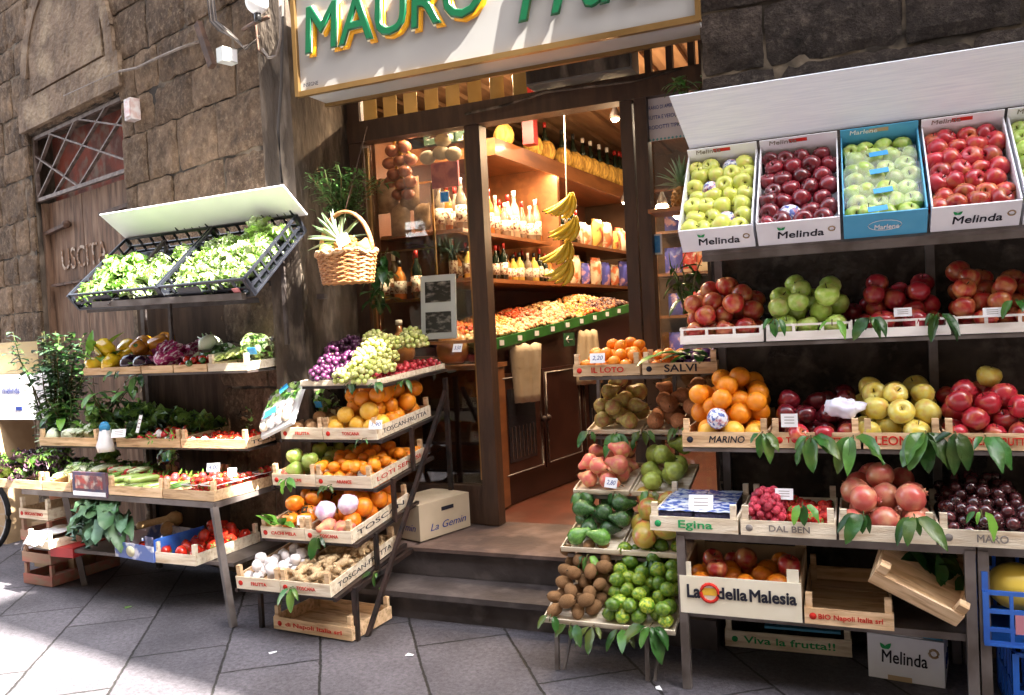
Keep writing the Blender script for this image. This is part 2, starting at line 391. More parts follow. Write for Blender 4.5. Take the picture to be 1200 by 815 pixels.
nb = thing('neighbour_building', 'tan block stone building receding beyond the shop with an old boarded doorway', 'building')
ul = Vector((1, -LT, 0)).normalized(); LLEN = 14.0
def lu(x): return (x - (DX0 - .2)) / ul.x + LLEN          # u along left wall for world x
O = Vector((DX0 - .2, WY, 0)) - ul * LLEN
u0, u1 = lu(-6.62), lu(-4.96)
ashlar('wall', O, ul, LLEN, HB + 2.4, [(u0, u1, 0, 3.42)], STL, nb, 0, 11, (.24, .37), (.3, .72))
nl = Vector((ul.y, -ul.x, 0))
def LW(u, z, off=0): p = O + ul * u + nl * off; return Vector((p.x, p.y, z))
ML = Matrix.Translation(O) @ Matrix.Rotation(atan2(ul.y, ul.x), 4, 'Z')       # local: x along wall, -y to the street
m = MB(); m.M = ML
m.box((u0 / 2, .36, (HB + 2.4) / 2), (u0, .66, HB + 2.4), PLAS); m.box(((u1 + LLEN) / 2 - .04, .36, (HB + 2.4) / 2), (LLEN - u1 - .08, .66, HB + 2.4), PLAS)
m.box(((u0 + u1) / 2, .36, (3.42 + HB + 2.4) / 2), (u1 - u0, .66, HB + 2.4 - 3.42), PLAS)
m.build('reveal', nb)
STARCH = pm('worn_arch_stone', (.20, .14, .095), (.12, .082, .055), 5, .85, .9, 25, bdist=.03, col3=(.28, .21, .14), s3=4)
m = MB(); m.M = ML                                       # smooth worn panel with an arch line over the old doorway
ucx = (u0 + u1) / 2
m.box((ucx, -.012, 3.58), (1.9, .05, .26), STARCH)       # lintel
for k in range(13):
    a = radians(12 + 13 * k); a2 = radians(12 + 13 * (k + 1))
    m.bar((ucx - cos(a) * .82, -.004, 3.72 + sin(a) * .9), (ucx - cos(a2) * .82, -.004, 3.72 + sin(a2) * .9), .06, STARCH, .12)
m.lathe([(.001, 0), (.4, .02), (.76, .03), (.78, .0)], STARCH, 24) if False else None
m.box((ucx, -.008, 4.1), (1.35, .03, .72), STARCH)
m.build('lintel', nb)
OD = pm('old_red_brown_planks', (.17, .10, .065), (.10, .062, .043), 5, .75, .5, 30, stretch=(5, 5, .7), col3=(.26, .17, .115), s3=3)
IRON = pm('rusty_iron', (.07, .045, .035), (.12, .07, .05), 14, .7, .3, 40, metal=.3)
m = MB(); m.M = ML
dz = 2.83; uc = u0 + .72
m.box(((u0 + uc) / 2, .14, dz / 2), (uc - u0 - .012, .05, dz), OD); m.box(((u1 + uc) / 2, .14, dz / 2), (u1 - uc - .012, .05, dz), OD)
m.box((u0 + .03, .10, dz / 2), (.05, .06, dz), OD); m.box((u1 - .03, .10, dz / 2), (.05, .06, dz), OD)
od = m.build('old_door', nb)
for (ua, ub, zz, s_) in [(u1 - .62, u1 + .04, 2.60, .02), (u0 - .05, u0 + .5, 2.56, .04)]:
    h = MB(); h.M = ML; h.bar((ua, .09, zz), (ub, .09, zz + s_), .045, IRON, .03); h.ball((ub - .02, .08, zz + s_), .035, IRON); h.build('hinge', od)
h = MB(); h.M = ML; h.bar((u0 + .1, .10, 2.10), (u1 - .06, .10, 2.10), .055, IRON, .02)
for k in range(9): h.ball((u0 + .18 + k * .17, .085, 2.10), .018, IRON, 6, 4)
h.build('hinge', od)
CHALK = pm('faded_white_paint', (.40, .33, .27), (.20, .11, .065), 22, .8, lo=.42, hi=.52)
tm = text_mesh('USCITA', .26, .0, 0, .002, CHALK); t = bpy.data.objects.new('lettering', tm); COL.objects.link(t); t.parent = od
t.matrix_local = ML @ Matrix.Translation((uc - .02, .106, 2.30)) @ Matrix.Rotation(pi / 2, 4, 'X')
m = MB(); m.M = ML                                        # infill behind grille
m.box((ucx, .22, 3.12), (u1 - u0, .04, .62), pm('red_brick_infill', (.22, .06, .04), (.12, .05, .04), 6, .8, .6, 30, col3=(.2, .15, .12), s3=8)); m.build('transom_panel', nb)
m = MB(); m.M = ML; GR = pm('grille_iron', (.17, .13, .11), (.10, .07, .06), 14, .6, metal=.3)
za, zb = 2.86, 3.40
for (a, b) in [((u0, za), (u1 * .5 + u0 * .5, zb)), ((u0 + .35, za), (u1 - .3, zb)), ((u0 + .85, za), (u1, zb - .1)), ((u0, zb - .14), (u0 + .85, za)), ((u0 + .3, zb), (u1, za + .06)), ((u0, za + .22), (u0 + .4, zb)), ((u0 + .9, zb), (u1, zb - .22))]:
    m.bar((a[0], .05, a[1]), (b[0], .05, b[1]), .028, GR, .014)
m.bar((u0 + .02, .05, za), (u0 + .02, .05, zb), .03, GR); m.bar((u0, .05, za), (u1, .05, za), .03, GR); m.bar((u0, .05, zb), (u1, .05, zb), .03, GR)
m.build('window_grille', nb)

# the houses across the street (behind the camera): light plaster fronts that the sun reaches
opp = thing('opposite_building', 'pale plastered houses on the far side of the street', 'building')
m = MB(); PL2 = pm('ochre_plaster', (.32, .25, .17), (.26, .20, .14), 1.5, .85)
m.box((0, -4.2, 6.0), (44, 3, 12), PL2); m.build('wall', opp)
nx_ = thing('shade_block', 'tall plastered block added out of view to shade the street and stalls', 'building')  # unseen block, added to keep the sun off street and stalls
m = MB(); m.box((16, 6.35, 6.72), (16, 9.36, 13.44), PL2); m.build('wall', nx_); m = MB(); m.box((16, 1.34, 7.4), (16, .62, 14.8), PL2); m.build('shade_tower', nx_)  # the narrow taller part is added to shade the paving before the stalls
for k in range(2):
    for zz in (3.0, 6.6, 10.2): h = MB(); h.box((7.985, 2.6 + k * 1.0, zz), (.05, .7, 1.7), pm('green_shutter', (.04, .09, .06), None, rough=.6)); h.build('window', nx_)
for k in range(9):
    for zz in (1.3, 4.6):
        h = MB(); h.box((-16 + k * 4, -2.685, zz + .2), (1.1, .05, 1.9), pm('green_shutter', (.04, .09, .06), None, rough=.6)); h.build('window', opp)

# ================================================================ doorway steps
TERR = pm('worn_terracotta_step', (.13, .085, .07), (.085, .06, .052), 3, .55, .3, 30, col3=(.20, .14, .12), s3=5)
STP = pm('dark_stone_step', (.075, .062, .06), (.05, .04, .038), 4, .6, .35, 30, col3=(.12, .10, .095), s3=6)
m = MB(); m.box(((DX0 + DX1) / 2, 4.0, .075), (DX1 - DX0 - .01, .5, .15), STP); m.box(((DX0 + DX1) / 2, 3.735, .138), (DX1 - DX0 - .005, .05, .03), STP); m.build('step', shop)
m = MB(); m.box(((DX0 + DX1) / 2, 4.28, .225), (DX1 - DX0 - .01, .55, .145), STP); m.box(((DX0 + DX1) / 2, 4.31, .305), (DX1 - DX0 - .008, .66, .02), TERR); m.build('step', shop)
# inside shell
RED = pm('red_brown_floor_tiles', (.12, .035, .02), (.085, .03, .018), 4, .4, col3=(.14, .06, .04), s3=6)
IW = pm('inner_warm_wall', (.13, .07, .038), (.09, .05, .028), 3, .7)
PLK = pm('ceiling_planks', (.36, .22, .12), (.26, .15, .08), 3, .5, stretch=(6, .6, 6))
m = MB(); m.box((-1.2, 6.85, .24), (6.2, 4.5, .145), RED); m.build('floor', shop)
m = MB(); m.box((-1.2, 9.15, 2), (6.4, .1, 4), IW); m.box((-4.35, 6.85, 2), (.1, 4.5, 4), IW); m.box((1.95, 6.85, 2), (.1, 4.5, 4), IW)
m.box((-3.7, 4.63, 2), (1.4, .06, 4), IW); m.box((.7, 4.66, 2), (2.5, .06, 4), IW)
m.build('inner_wall', shop)
m = MB(); m.box((-1.2, 6.85, 3.42), (6.2, 4.5, .05), PLK)
for k in range(24): m.box((-4.1 + k * .25, 6.85, 3.375), (.16, 4.5, .035), PLK)
m.build('ceiling', shop)

# ================================================================ shopfront joinery
FR = pm('brown_door_frame', (.065, .033, .019), (.045, .023, .014), 5, .45, .15, 30, stretch=(6, 6, .8))
GOLD = pm('gold_anodised', (.30, .18, .07), (.24, .14, .05), 5, .3, metal=.7)
GLASS = pm('shop_glass', (.75, .78, .76), None, rough=.0, trans=1, ior=1.5, spec=.5)
YF = 4.56
sf = MB()
zt = 2.84
def post(x, wd=.09, z0=.32, z1=3.3, y=YF, dd=.1, mat=FR, mb=None): (mb or sf).box((x, y, (z0 + z1) / 2), (wd, dd, z1 - z0), mat)
post(-2.93, .09); post(-2.09, .10, .32, zt - .06); post(-2.005, .045, .32, zt - .06, y=YF + .02, mat=GOLD) if False else None
post(-1.13, .07, .32, zt - .06); post(-1.045, .07, .32, zt - .06, y=YF - .015); post(-.67, .09)
sf.box((-1.8, YF - .01, zt), (2.34, .12, .13), FR); sf.box((-1.8, YF, 3.27), (2.34, .1, .07), FR)
sf.box((-2.51, YF, .44), (.74, .06, .24), FR); sf.box((-.86, YF, .44), (.30, .06, .24), FR)
sfo = sf.build('door_frame', shop)
sf = MB(); sf.bar((-2.86, YF - .02, .6), (-2.86, YF - .02, zt - .1), .022, GOLD); sf.bar((-2.15, YF - .03, .6), (-2.15, YF - .03, zt - .1), .012, GOLD)
sf.build('frame_trim', shop)
for (xa, xb) in ((-2.845, -2.15), (-1.0, -.72)):
    g = MB(); g.box(((xa + xb) / 2, YF + .01, (.56 + zt - .07) / 2), (xb - xa, .006, zt - .07 - .56), GLASS); g.build('glass_pane', shop)
# louvred fanlight: narrow leaning blades between transom and head
LV = pm('brass_louvre', (.62, .42, .16), (.50, .32, .11), 4, .3, metal=.7)
for i in range(8):
    x = -2.83 + i * .15
    m = MB(); m.box((x, YF, 3.07), (.085, .012, .32), LV, (0, 0, radians(25))); m.build('louvre_blade', shop)
for i in range(3):
    m = MB(); m.box((-1.0 + i * .12, YF, 3.07), (.035, .05, .32), FR); m.build('louvre_blade', shop)
m = MB(); m.box((-1.36, YF - .10, 3.02), (.62, .16, .22), pm('dull_metal_box', (.16, .15, .14), (.12, .11, .10), 5, .5, metal=.3)); m.box((-1.36, YF - .19, 3.02), (.6, .01, .2), PLAS)
tag(m.build('air_vent_box'), 'dull grey metal ventilation box fixed above the shop door', 'vent box')
# cable sagging along the transom
pts = [oY(x, y, 4.45) for x, y in [(545, 134), (590, 124), (640, 108), (690, 102), (740, 96), (800, 80)]]
m = MB(); m.tube(pts, .008, PLAS, 6); tag(m.build('cable'), 'thin grey cable sagging along the beam over the shop door', 'cable')

# ================================================================ shop sign
SG = MB()
sA = oY(350, 116, 3.84); sB = oY(818, 9, 3.84)
sx0, sx1 = sA.x, sB.x; sz0 = (sA.z + sB.z) / 2 - .015; sz1 = sz0 + .62
sign = thing('shop_sign', 'long white light box sign with raised green and yellow letters above the doorway', 'sign', Matrix.Translation((sx0, 3.84, sz0)))
SW = sx1 - sx0
WS = pm('sign_face', (.36, .35, .335), (.32, .31, .30), 2, .35)
m = MB(); m.box((SW / 2, .13, .31), (SW - .02, .24, .60), WS); m.build('sign_body', sign)
m = MB()
for (a, b) in [((0, 0, 0), (SW, 0, 0)), ((0, 0, .62), (SW, 0, .62)), ((0, 0, -.0125), (0, 0, .6325)), ((SW, 0, -.0125), (SW, 0, .6325))]: m.bar(a, b, .025, GOLD, .03)
m.bar((0, .26, 0), (SW, .26, 0), .02, GOLD); m.build('sign_frame', sign)
YEL = pm('yellow_letter', (.70, .33, .008), None, rough=.35); GRN = pm('green_letter', (.0, .075, .028), None, rough=.35); CRM = pm('cream_edge', (.75, .70, .5), None, rough=.4)
def signword(body, size, x, z, wd, shear, two=True, rot=0):
    for k, (mt, dx, dz_, dy, bo) in enumerate([(YEL, .018, -.016, -.001, .026), (CRM, .002, -.001, -.004, .034), (GRN, 0, 0, -.0150, .020)] if two else [(GRN, 0, 0, -.010, .02)]):
        lettering(body, size, mt, sign, (x + dx, dy, z + dz_), 'front', bo, shear, rot, 'lettering', wd, .001)
signword('MAURO', .36, .62, .335, 1.12, .12, True, radians(1.0))
signword('Frutta', .47, 1.80, .30, .92, .35, False, radians(1.0))
lettering('INSEGNE', .03, INKK, sign, (.09, -.004, .045), 'front', .0, 0, 0, 'lettering', .1)
# lamp under the sign & lamps showing through
# ================================================================ produce prototypes
def proto(name, fill, prof, mat, seg=14, wob=None, extra=None, sx=1, sy=1):
    m = MB(); m.lathe(prof, mat, seg, wob, sx=sx, sy=sy)
    if extra: extra(m)
    return m.mesh(name)
def ell(rx, rz, n=8): return [(max(1e-6, rx * cos(-pi / 2 + pi * i / n)), rz * sin(-pi / 2 + pi * i / n)) for i in range(n + 1)]
APROF = [(.0001, -.74), (.25, -.84), (.52, -.80), (.80, -.50), (.98, -.05), (.99, .28), (.84, .62), (.55, .82), (.28, .80), (.08, .60), (.0001, .52)]
def apple_mesh(name, mat):
    m = MB(); m.lathe(APROF, mat, 14, lambda t, z: 1 + .03 * cos(5 * t) * (1 if z < 0 else .4)); m.bar((0, 0, .5), (.12, .05, 1.05), .06, DSTEM); return m.mesh(name)
def fm(n, *a, **k): k.setdefault('rough', .3); k.setdefault('coat', .25); return pm(n, *a, **k)
RED1 = fm('dark_red_apple_skin', (.095, .004, .012), (.20, .012, .018), 3, rnd=.35, stretch=(1.5, 1.5, .5), rcol=(.15, .005, .016), coat=.6)
RED2 = fm('pink_red_apple_skin', (.40, .018, .032), (.62, .30, .08), 1.0, rnd=.25, stretch=(1.3, 1.3, .6), lo=.5, hi=.95, detail=5, coat=.4)
RED3 = fm('streaked_apple_skin', (.38, .02, .02), (.60, .36, .11), 1.0, rnd=.25, stretch=(1.3, 1.3, .6), lo=.42, hi=.85, detail=5)
GRN1 = fm('green_apple_skin', (.30, .46, .06), (.44, .56, .14), 2, rnd=.2, col3=(.42, .40, .12), s3=1.3)
YGR = fm('yellow_green_apple_skin', (.52, .56, .10), (.60, .50, .14), 2, rnd=.15, lo=.5, hi=.7)
YEL1 = fm('yellow_apple_skin', (.68, .52, .07), (.66, .58, .16), 2, rnd=.12, col3=(.58, .34, .08), s3=1.5)
ORA = fm('orange_skin', (.80, .21, .004), (.82, .27, .008), 3, rnd=.12, bump=.25, bscale=45, rough=.38, rcol=(.84, .30, .012))
ORD = fm('deep_orange_skin', (.74, .17, .008), (.78, .24, .01), 3, rnd=.15, bump=.2, bscale=45, rough=.35)
YLO = fm('yellow_orange_skin', (.82, .42, .03), (.84, .48, .07), 3, rnd=.1, bump=.2, bscale=45, rough=.4)
PERS = fm('persimmon_skin', (.72, .17, .01), (.74, .27, .02), 2, rnd=.2, rough=.22)
PEARM = fm('pear_skin', (.42, .36, .09), (.30, .19, .06), 2.5, rnd=.2, rough=.45, coat=.05, col3=(.42, .16, .08), s3=1.2)
RUSS = fm('russet_pear_skin', (.46, .19, .09), (.34, .15, .07), 5, rnd=.25, rough=.55, coat=0)
ROSE = fm('rosy_pear_skin', (.58, .13, .10), (.60, .34, .14), 1.6, rnd=.2, rough=.4, coat=.05, lo=.42, hi=.65)
MAN = fm('mango_skin', (.52, .36, .06), (.52, .10, .06), 1.4, rnd=.2, rough=.35, lo=.5, hi=.66, col3=(.22, .30, .06), s3=1.1)
AVO = fm('avocado_skin', (.045, .13, .025), (.02, .07, .015), 6, rnd=.35, rough=.25, bump=.4, bscale=14, coat=.4)
AVL = fm('light_avocado_skin', (.11, .26, .04), (.07, .19, .03), 6, rnd=.2, rough=.25, bump=.3, bscale=14, coat=.4)
KIWI = fm('kiwi_skin', (.24, .13, .06), (.17, .09, .04), 12, rnd=.25, rough=.9, bump=.4, bscale=60, coat=0, spec=.2)
LIME = fm('lime_skin', (.15, .30, .02), (.08, .20, .018), 3, rnd=.4, rcol=(.40, .44, .04), bump=.15, bscale=40, coat=.3)
POM = fm('pomegranate_skin', (.56, .10, .08), (.66, .38, .20), 1.1, rnd=.2, rough=.3, lo=.4, hi=.75)
DPL = fm('dark_chestnut_skin', (.09, .018, .02), (.045, .012, .016), 4, rnd=.5, rough=.15, coat=.7)
CHER = fm('cherry_skin', (.36, .008, .02), (.50, .03, .04), 3, rnd=.35, rough=.15, coat=.7)
TOM = fm('tomato_skin', (.50, .012, .008), (.60, .035, .012), 2, rnd=.2, rough=.15, coat=.6)
GRV = fm('purple_grape_skin', (.045, .008, .035), (.11, .025, .08), 20, rnd=.2, rough=.28)
GRG = fm('green_grape_skin', (.46, .50, .13), (.56, .54, .22), 20, rnd=.15, rough=.25, sss=.15)
YPEP = fm('yellow_pepper_skin', (.82, .58, .02), (.82, .50, .02), 2, rnd=.1, rough=.15, coat=.6)
OPEP = fm('orange_pepper_skin', (.66, .27, .015), (.55, .20, .02), 2, rnd=.2, rough=.15, coat=.6)
AUB = fm('aubergine_skin', (.02, .006, .02), (.03, .01, .03), 2, rough=.1, coat=.8)
RADM = fm('radicchio_leaf', (.36, .02, .13), (.78, .62, .66), 4, rough=.4, rnd=.15, lo=.52, hi=.58, stretch=(1, 1, .3))
FEN = fm('fennel_bulb', (.74, .78, .62), (.60, .68, .45), 5, rough=.35, stretch=(5, 5, .5), rnd=.06)
ZUC = fm('courgette_skin', (.03, .10, .02), (.09, .20, .05), 6, rough=.25, stretch=(8, 8, .4), rnd=.3)
ZUL = fm('pale_courgette_skin', (.36, .48, .14), (.26, .38, .08), 6, rough=.3, stretch=(8, 8, .4), rnd=.2)
GARL = fm('garlic_skin', (.80, .77, .74), (.70, .62, .62), 6, rough=.5, stretch=(6, 6, .5), rnd=.05, coat=0)
GING = fm('ginger_skin', (.62, .46, .27), (.46, .30, .16), 6, rough=.7, bump=.4, bscale=25, rnd=.15, coat=0)
SPUD = fm('potato_skin', (.42, .25, .13), (.32, .18, .09), 8, rough=.75, bump=.4, bscale=25, rnd=.2, coat=0)
BUTT = fm('squash_skin', (.66, .46, .22), (.58, .38, .17), 3, rough=.5, rnd=.1)
LET = fm('lettuce_leaf', (.20, .38, .05), (.46, .60, .22), 14, rough=.4, rnd=.2, lo=.35, hi=.65, coat=.1)
LETD = fm('dark_lettuce_leaf', (.10, .25, .04), (.24, .42, .08), 14, rough=.4, rnd=.3, coat=.1)
LETW = fm('pale_lettuce_rib', (.66, .74, .50), (.46, .60, .24), 14, rough=.4, rnd=.08, coat=.1)
CAB = fm('blue_green_cabbage_leaf', (.03, .085, .03), (.07, .13, .06), 10, rough=.45, rnd=.3, coat=.05)
DARKV = fm('dark_purple_leaf', (.045, .02, .035), (.10, .05, .07), 12, rough=.4, rnd=.4)
NAVEL = pm('orange_navel', (.40, .22, .04), None, rough=.7)
def orange_extra(m): m.ball((0, 0, .93), .10, NAVEL, 6, 4, (1, 1, .5))
PEARP = [(.0001, -.98), (.18, -1.0), (.62, -.86), (.92, -.42), (.96, -.1), (.80, .30), (.54, .66), (.40, .98), (.32, 1.22), (.12, 1.36), (.0001, 1.36)]
MANP = [(1e-4, -1.1), (.35, -1.02), (.75, -.62), (.92, -.1), (.88, .35), (.66, .8), (.32, 1.08), (1e-4, 1.15)]
def bentmesh(name, prof, mat, bend=.15, seg=12, extra=None, wob=None):
    m = MB(); m.lathe(prof, mat, seg, wob)
    if extra: extra(m)
    m.v = [(x + bend * z * z, y, z) for x, y, z in m.v]
    return m.mesh(name)
def stemx(z0, z1, w=.07, mt=DSTEM): return lambda m: m.bar((0, 0, z0), (.10, .0, z1), w, mt)
PR = {}
def reg(kind, mesh, r, lie=False, name=None, cat=None, asp=1): PR.setdefault(kind, dict(meshes=[], r=r, lie=lie, name=name or kind, cat=cat or kind, asp=asp))['meshes'].append(mesh)
reg('apple_dark', apple_mesh('apple', RED1), .048, name='apple', cat='apple')
reg('apple_pink', apple_mesh('apple', RED2), .050, name='apple', cat='apple')
reg('apple_streak', apple_mesh('apple', RED3), .050, name='apple', cat='apple')
reg('apple_green', apple_mesh('apple', GRN1), .052, name='apple', cat='apple')
reg('apple_yg', apple_mesh('apple', YGR), .050, name='apple', cat='apple')
reg('apple_yellow', apple_mesh('apple', YEL1), .054, name='apple', cat='apple')
for k, mt, r in (('orange', ORA, .052), ('orange_deep', ORD, .050), ('orange_pale', YLO, .052)):
    reg(k, proto('orange', 0, ell(1, .95, 10), mt, 14, None, orange_extra), r, name='orange', cat='orange')
reg('mandarin', proto('mandarin', 0, ell(1, .82, 8), ORA, 12, lambda t, z: 1 + .02 * cos(7 * t), lambda m: m.ball((0, 0, .78), .12, LEAF, 6, 4, (1, 1, .4))), .036, name='mandarin')
reg('mandarin_small', proto('mandarin', 0, ell(1, .82, 8), ORD, 12), .030, name='mandarin')
def calyx(m):
    for k in range(4): m.leaf((0, 0, .80), (cos(k * pi / 2), sin(k * pi / 2), .15), .5, .4, DSTEM, .3, 4)
reg('persimmon', proto('persimmon', 0, ell(1, .84, 9), PERS, 14, lambda t, z: 1 + .04 * cos(4 * t), calyx), .054, name='persimmon')
reg('pear', bentmesh('pear', PEARP, PEARM, .08, 12, stemx(1.3, 1.8)), .050, True, name='pear', asp=1.2)
reg('pear_russet', bentmesh('pear', PEARP, RUSS, .06, 12, stemx(1.3, 1.8)), .047, True, name='pear', asp=1.2)
reg('pear_rosy', bentmesh('pear', PEARP, ROSE, .05, 12, stemx(1.3, 1.7)), .050, True, name='pear', asp=1.2)
reg('pear_green', bentmesh('pear', PEARP, fm('green_pear_skin', (.34, .42, .07), (.26, .32, .06), 3, rnd=.15, rough=.4), .06, 12, stemx(1.3, 1.7)), .050, True, name='pear', asp=1.2)
reg('mango', bentmesh('mango', MANP, MAN, .12, 12), .060, True, name='mango', asp=1.15)
reg('avocado', bentmesh('avocado', [(a * .9, b * 1.02) for a, b in PEARP], AVO, .05, 12, stemx(1.35, 1.5, .12)), .048, True, name='avocado', asp=1.1)
reg('avocado_light', bentmesh('avocado', [(a * .86, b) for a, b in PEARP], AVL, .04, 12), .050, True, name='avocado', asp=1.2)
reg('kiwi', bentmesh('kiwi', ell(.84, 1.15, 8) , KIWI, .0, 12, lambda m: m.ball((0, 0, 1.13), .12, DSTEM, 6, 4)), .036, True, name='kiwi', asp=1.1)
reg('lime', bentmesh('lime', [(1e-4, -1.12)] + ell(.96, 1.0, 8)[1:-1] + [(.12, 1.08), (1e-4, 1.14)], LIME, 0, 12), .036, True, name='lime', asp=1.05)
def crown(m):
    for k in range(6): a = k * pi / 3; m.leaf((cos(a) * .16, sin(a) * .16, .86), (cos(a) * .5, sin(a) * .5, 1), .34, .2, POM, -.2, 3)
    m.lathe([(.2, .85), (.17, 1.0), (.22, 1.08)], POM, 8)
reg('pomegranate', proto('pomegranate', 0, ell(1, .92, 9), POM, 14, lambda t, z: 1 + .03 * cos(6 * t), crown), .058, True, name='pomegranate')
reg('chestnut', proto('chestnut', 0, ell(1, .8, 6), DPL, 9), .026, True, name='chestnut')
reg('plum', proto('plum', 0, ell(1, 1.15, 8), fm('plum_skin', (.07, .02, .09), (.14, .04, .14), 4, rnd=.3, rough=.4), 10), .03, True, name='plum')
reg('cherry', proto('cherry', 0, ell(1, .92, 6), CHER, 9), .015, False, name='cherry')
reg('berry', proto('berry', 0, ell(1, 1.1, 6), fm('raspberry_skin', (.50, .02, .05), (.60, .06, .10), 3, rnd=.3, rough=.35, bump=.8, bscale=6), 8), .017, True, name='raspberry')
reg('strawberry', proto('strawberry', 0, [(1e-4, -1.15), (.35, -.9), (.75, -.3), (.95, .3), (.7, .72), (1e-4, .8)], fm('strawberry_skin', (.55, .015, .015), (.62, .05, .02), 3, rnd=.25, rough=.25, bump=.6, bscale=9, coat=.4), 9,
     extra=lambda m: [m.leaf((0, 0, .75), (cos(k * 1.256), sin(k * 1.256), .2), .7, .35, LEAFL, .3, 3) for k in range(5)]), .020, True, name='strawberry')
reg('radish', proto('radish', 0, ell(1, 1, 6), fm('radish_skin', (.50, .012, .022), (.62, .06, .05), 3, rnd=.2), 9, extra=lambda m: [m.leaf((0, 0, .9), (cos(k * 2), sin(k * 2), 1.2), 2.2, .5, LEAFL, .6, 3) for k in range(3)]), .022, True, name='radish')
reg('tomato', proto('tomato', 0, ell(1, .8, 8), TOM, 12, lambda t, z: 1 + .04 * cos(6 * t), lambda m: [m.leaf((0, 0, .76), (cos(k * 1.256), sin(k * 1.256), .15), .6, .2, LEAFL, .1, 3) for k in range(5)]), .040, True, name='tomato')
reg('tomato_small', proto('tomato', 0, ell(1, .92, 7), TOM, 10, None, lambda m: [m.leaf((0, 0, .85), (cos(k * 1.256), sin(k * 1.256), .2), .7, .2, LEAFL, .1, 3) for k in range(5)]), .024, True, name='tomato')
def pepx(m): m.tube([(0, 0, .7), (.04, 0, 1.0), (.15, 0, 1.25)], [.16, .1, .11], LEAFL, 7); m.lathe([(.3, .8), (.12, .93)], LEAFL, 8)
PEPP = [(1e-4, -1.05), (.45, -1.12), (.72, -.9), (.86, -.2), (.96, .4), (.8, .82), (.4, .9), (1e-4, .74)]
for k, mt in (('pepper_yellow', YPEP), ('pepper_orange', OPEP)):
    reg(k, proto('pepper', 0, PEPP, mt, 16, lambda t, z: 1 + .11 * cos(4 * t), pepx), .060, True, name='pepper', asp=1.05)
reg('aubergine', proto('aubergine', 0, ell(1, 1.1, 9), AUB, 12, None, lambda m: [m.lathe([(.5, .82), (.3, 1.05), (.1, 1.2), (.1, 1.6), (1e-4, 1.6)], LEAFL, 7)]), .055, True, name='aubergine', asp=1.1)
def rad_mesh(name, mt, mt2, n=26, r=1, tall=1.15, spread=.25):
    m = MB(); rn = random.Random(n); m.ball((0, 0, 0), .78, mt2, 10, 7, (1, 1, tall))
    for i in range(n):
        a = i * 2.4; h = rn.uniform(-.8, .1)
        m.leaf((cos(a) * .45, sin(a) * .45, h), (cos(a) * .75, sin(a) * .75, .9), 1.5, .95, mt if i % 3 else mt2, -.9, 5, (cos(a), sin(a), .2), .25, .3)
    return m.mesh(name)
def leafball(name, mt, mt2, seed, n=44):
    """a head of leaves: ruffled leaves curling outwards from a core"""
    m = MB(); rn = random.Random(seed); m.ball((0, 0, .05), .62, mt2, 12, 8)
    for i in range(n):
        a = i * 2.4 + rn.uniform(-.3, .3); e = rn.uniform(.05, 1.4); L = rn.uniform(.85, 1.2)
        d = Vector((cos(a) * cos(e), sin(a) * cos(e), sin(e)))
        m.leaf((cos(a) * .12, sin(a) * .12, -.45), d, L * 1.15, rn.uniform(.75, 1.1), mt if rn.random() < .62 else mt2, rn.uniform(.2, .9), 6, (-cos(a), -sin(a), .8), rn.uniform(.1, .35), rn.uniform(.8, 1.6))
    return m.mesh(name)
reg('radicchio', rad_mesh('radicchio', RADM, RADM), .075, True, name='radicchio', asp=1.2)
reg('lettuce', leafball('lettuce', LET, LETW, 1), .085, False, name='lettuce'); reg('lettuce', leafball('lettuce', LETW, LET, 2), .085)
reg('lettuce_green', leafball('lettuce', LETD, LET, 3), .085, False, name='lettuce'); reg('lettuce_green', leafball('lettuce', LET, LETD, 4), .085)
reg('cabbage', leafball('cabbage', CAB, LETD, 6), .10, False, name='cabbage')
reg('purple_salad', leafball('purple_lettuce', DARKV, LETD, 8, 34), .06, False, name='purple_lettuce', cat='lettuce')
def fenx(m):
    for k in range(6): a = k * 1.05; m.tube([(.2 * cos(a), .2 * sin(a), .7), (.35 * cos(a), .35 * sin(a), 1.6), (.6 * cos(a), .6 * sin(a), 2.3)], [.16, .11, .05], FEN if k % 2 else LEAFL, 6)
reg('fennel', proto('fennel', 0, [(1e-4, -.7), (.6, -.62), (.98, -.1), (.85, .45), (.5, .85), (1e-4, .95)], FEN, 12, lambda t, z: 1 + .07 * cos(5 * t), fenx, 1.1, .8), .055, True, name='fennel', asp=1.4)
def longveg(name, mt, L=5, bend=.02, tip=.8): return bentmesh(name, [(1e-4, -L), (.5, -L + .1), (.85, -L * .8), (1, -L * .2), (.95, L * .4), (tip, L * .9), (.5, L), (1e-4, L + .05)], mt, bend, 9)
reg('courgette', longveg('courgette', ZUC, 4.2), .024, True, name='courgette', asp=4)
reg('courgette_pale', longveg('courgette', ZUL, 4.0), .024, True, name='courgette', asp=3.8)
reg('butternut', bentmesh('squash', [(1e-4, -2.0), (.6, -1.9), (1, -1.3), (.95, -.7), (.6, -.1), (.5, 2.0), (.52, 3.2), (.3, 3.5), (1e-4, 3.5)], BUTT, .02, 12), .06, True, name='squash', asp=2.5)
def garx(m): m.tube([(0, 0, .6), (.02, 0, .95), (.12, 0, 1.25)], [.25, .13, .09], GARL, 7)
reg('garlic', proto('garlic', 0, ell(1, .78, 7), GARL, 12, lambda t, z: 1 + .07 * cos(7 * t), garx), .034, True, name='garlic_bulb', cat='garlic')
def ging(name, mt, seed):
    m = MB(); rn = random.Random(seed); m.ball((0, 0, 0), .8, mt, 9, 6, (1.5, .8, .7))
    for k in range(5): a = rn.uniform(0, 6.28); m.ball((cos(a) * 1.1, sin(a) * .6, rn.uniform(-.2, .2)), rn.uniform(.35, .6), mt, 8, 5, (1.4, .8, .8), (0, 0, a))
    return m.mesh(name)
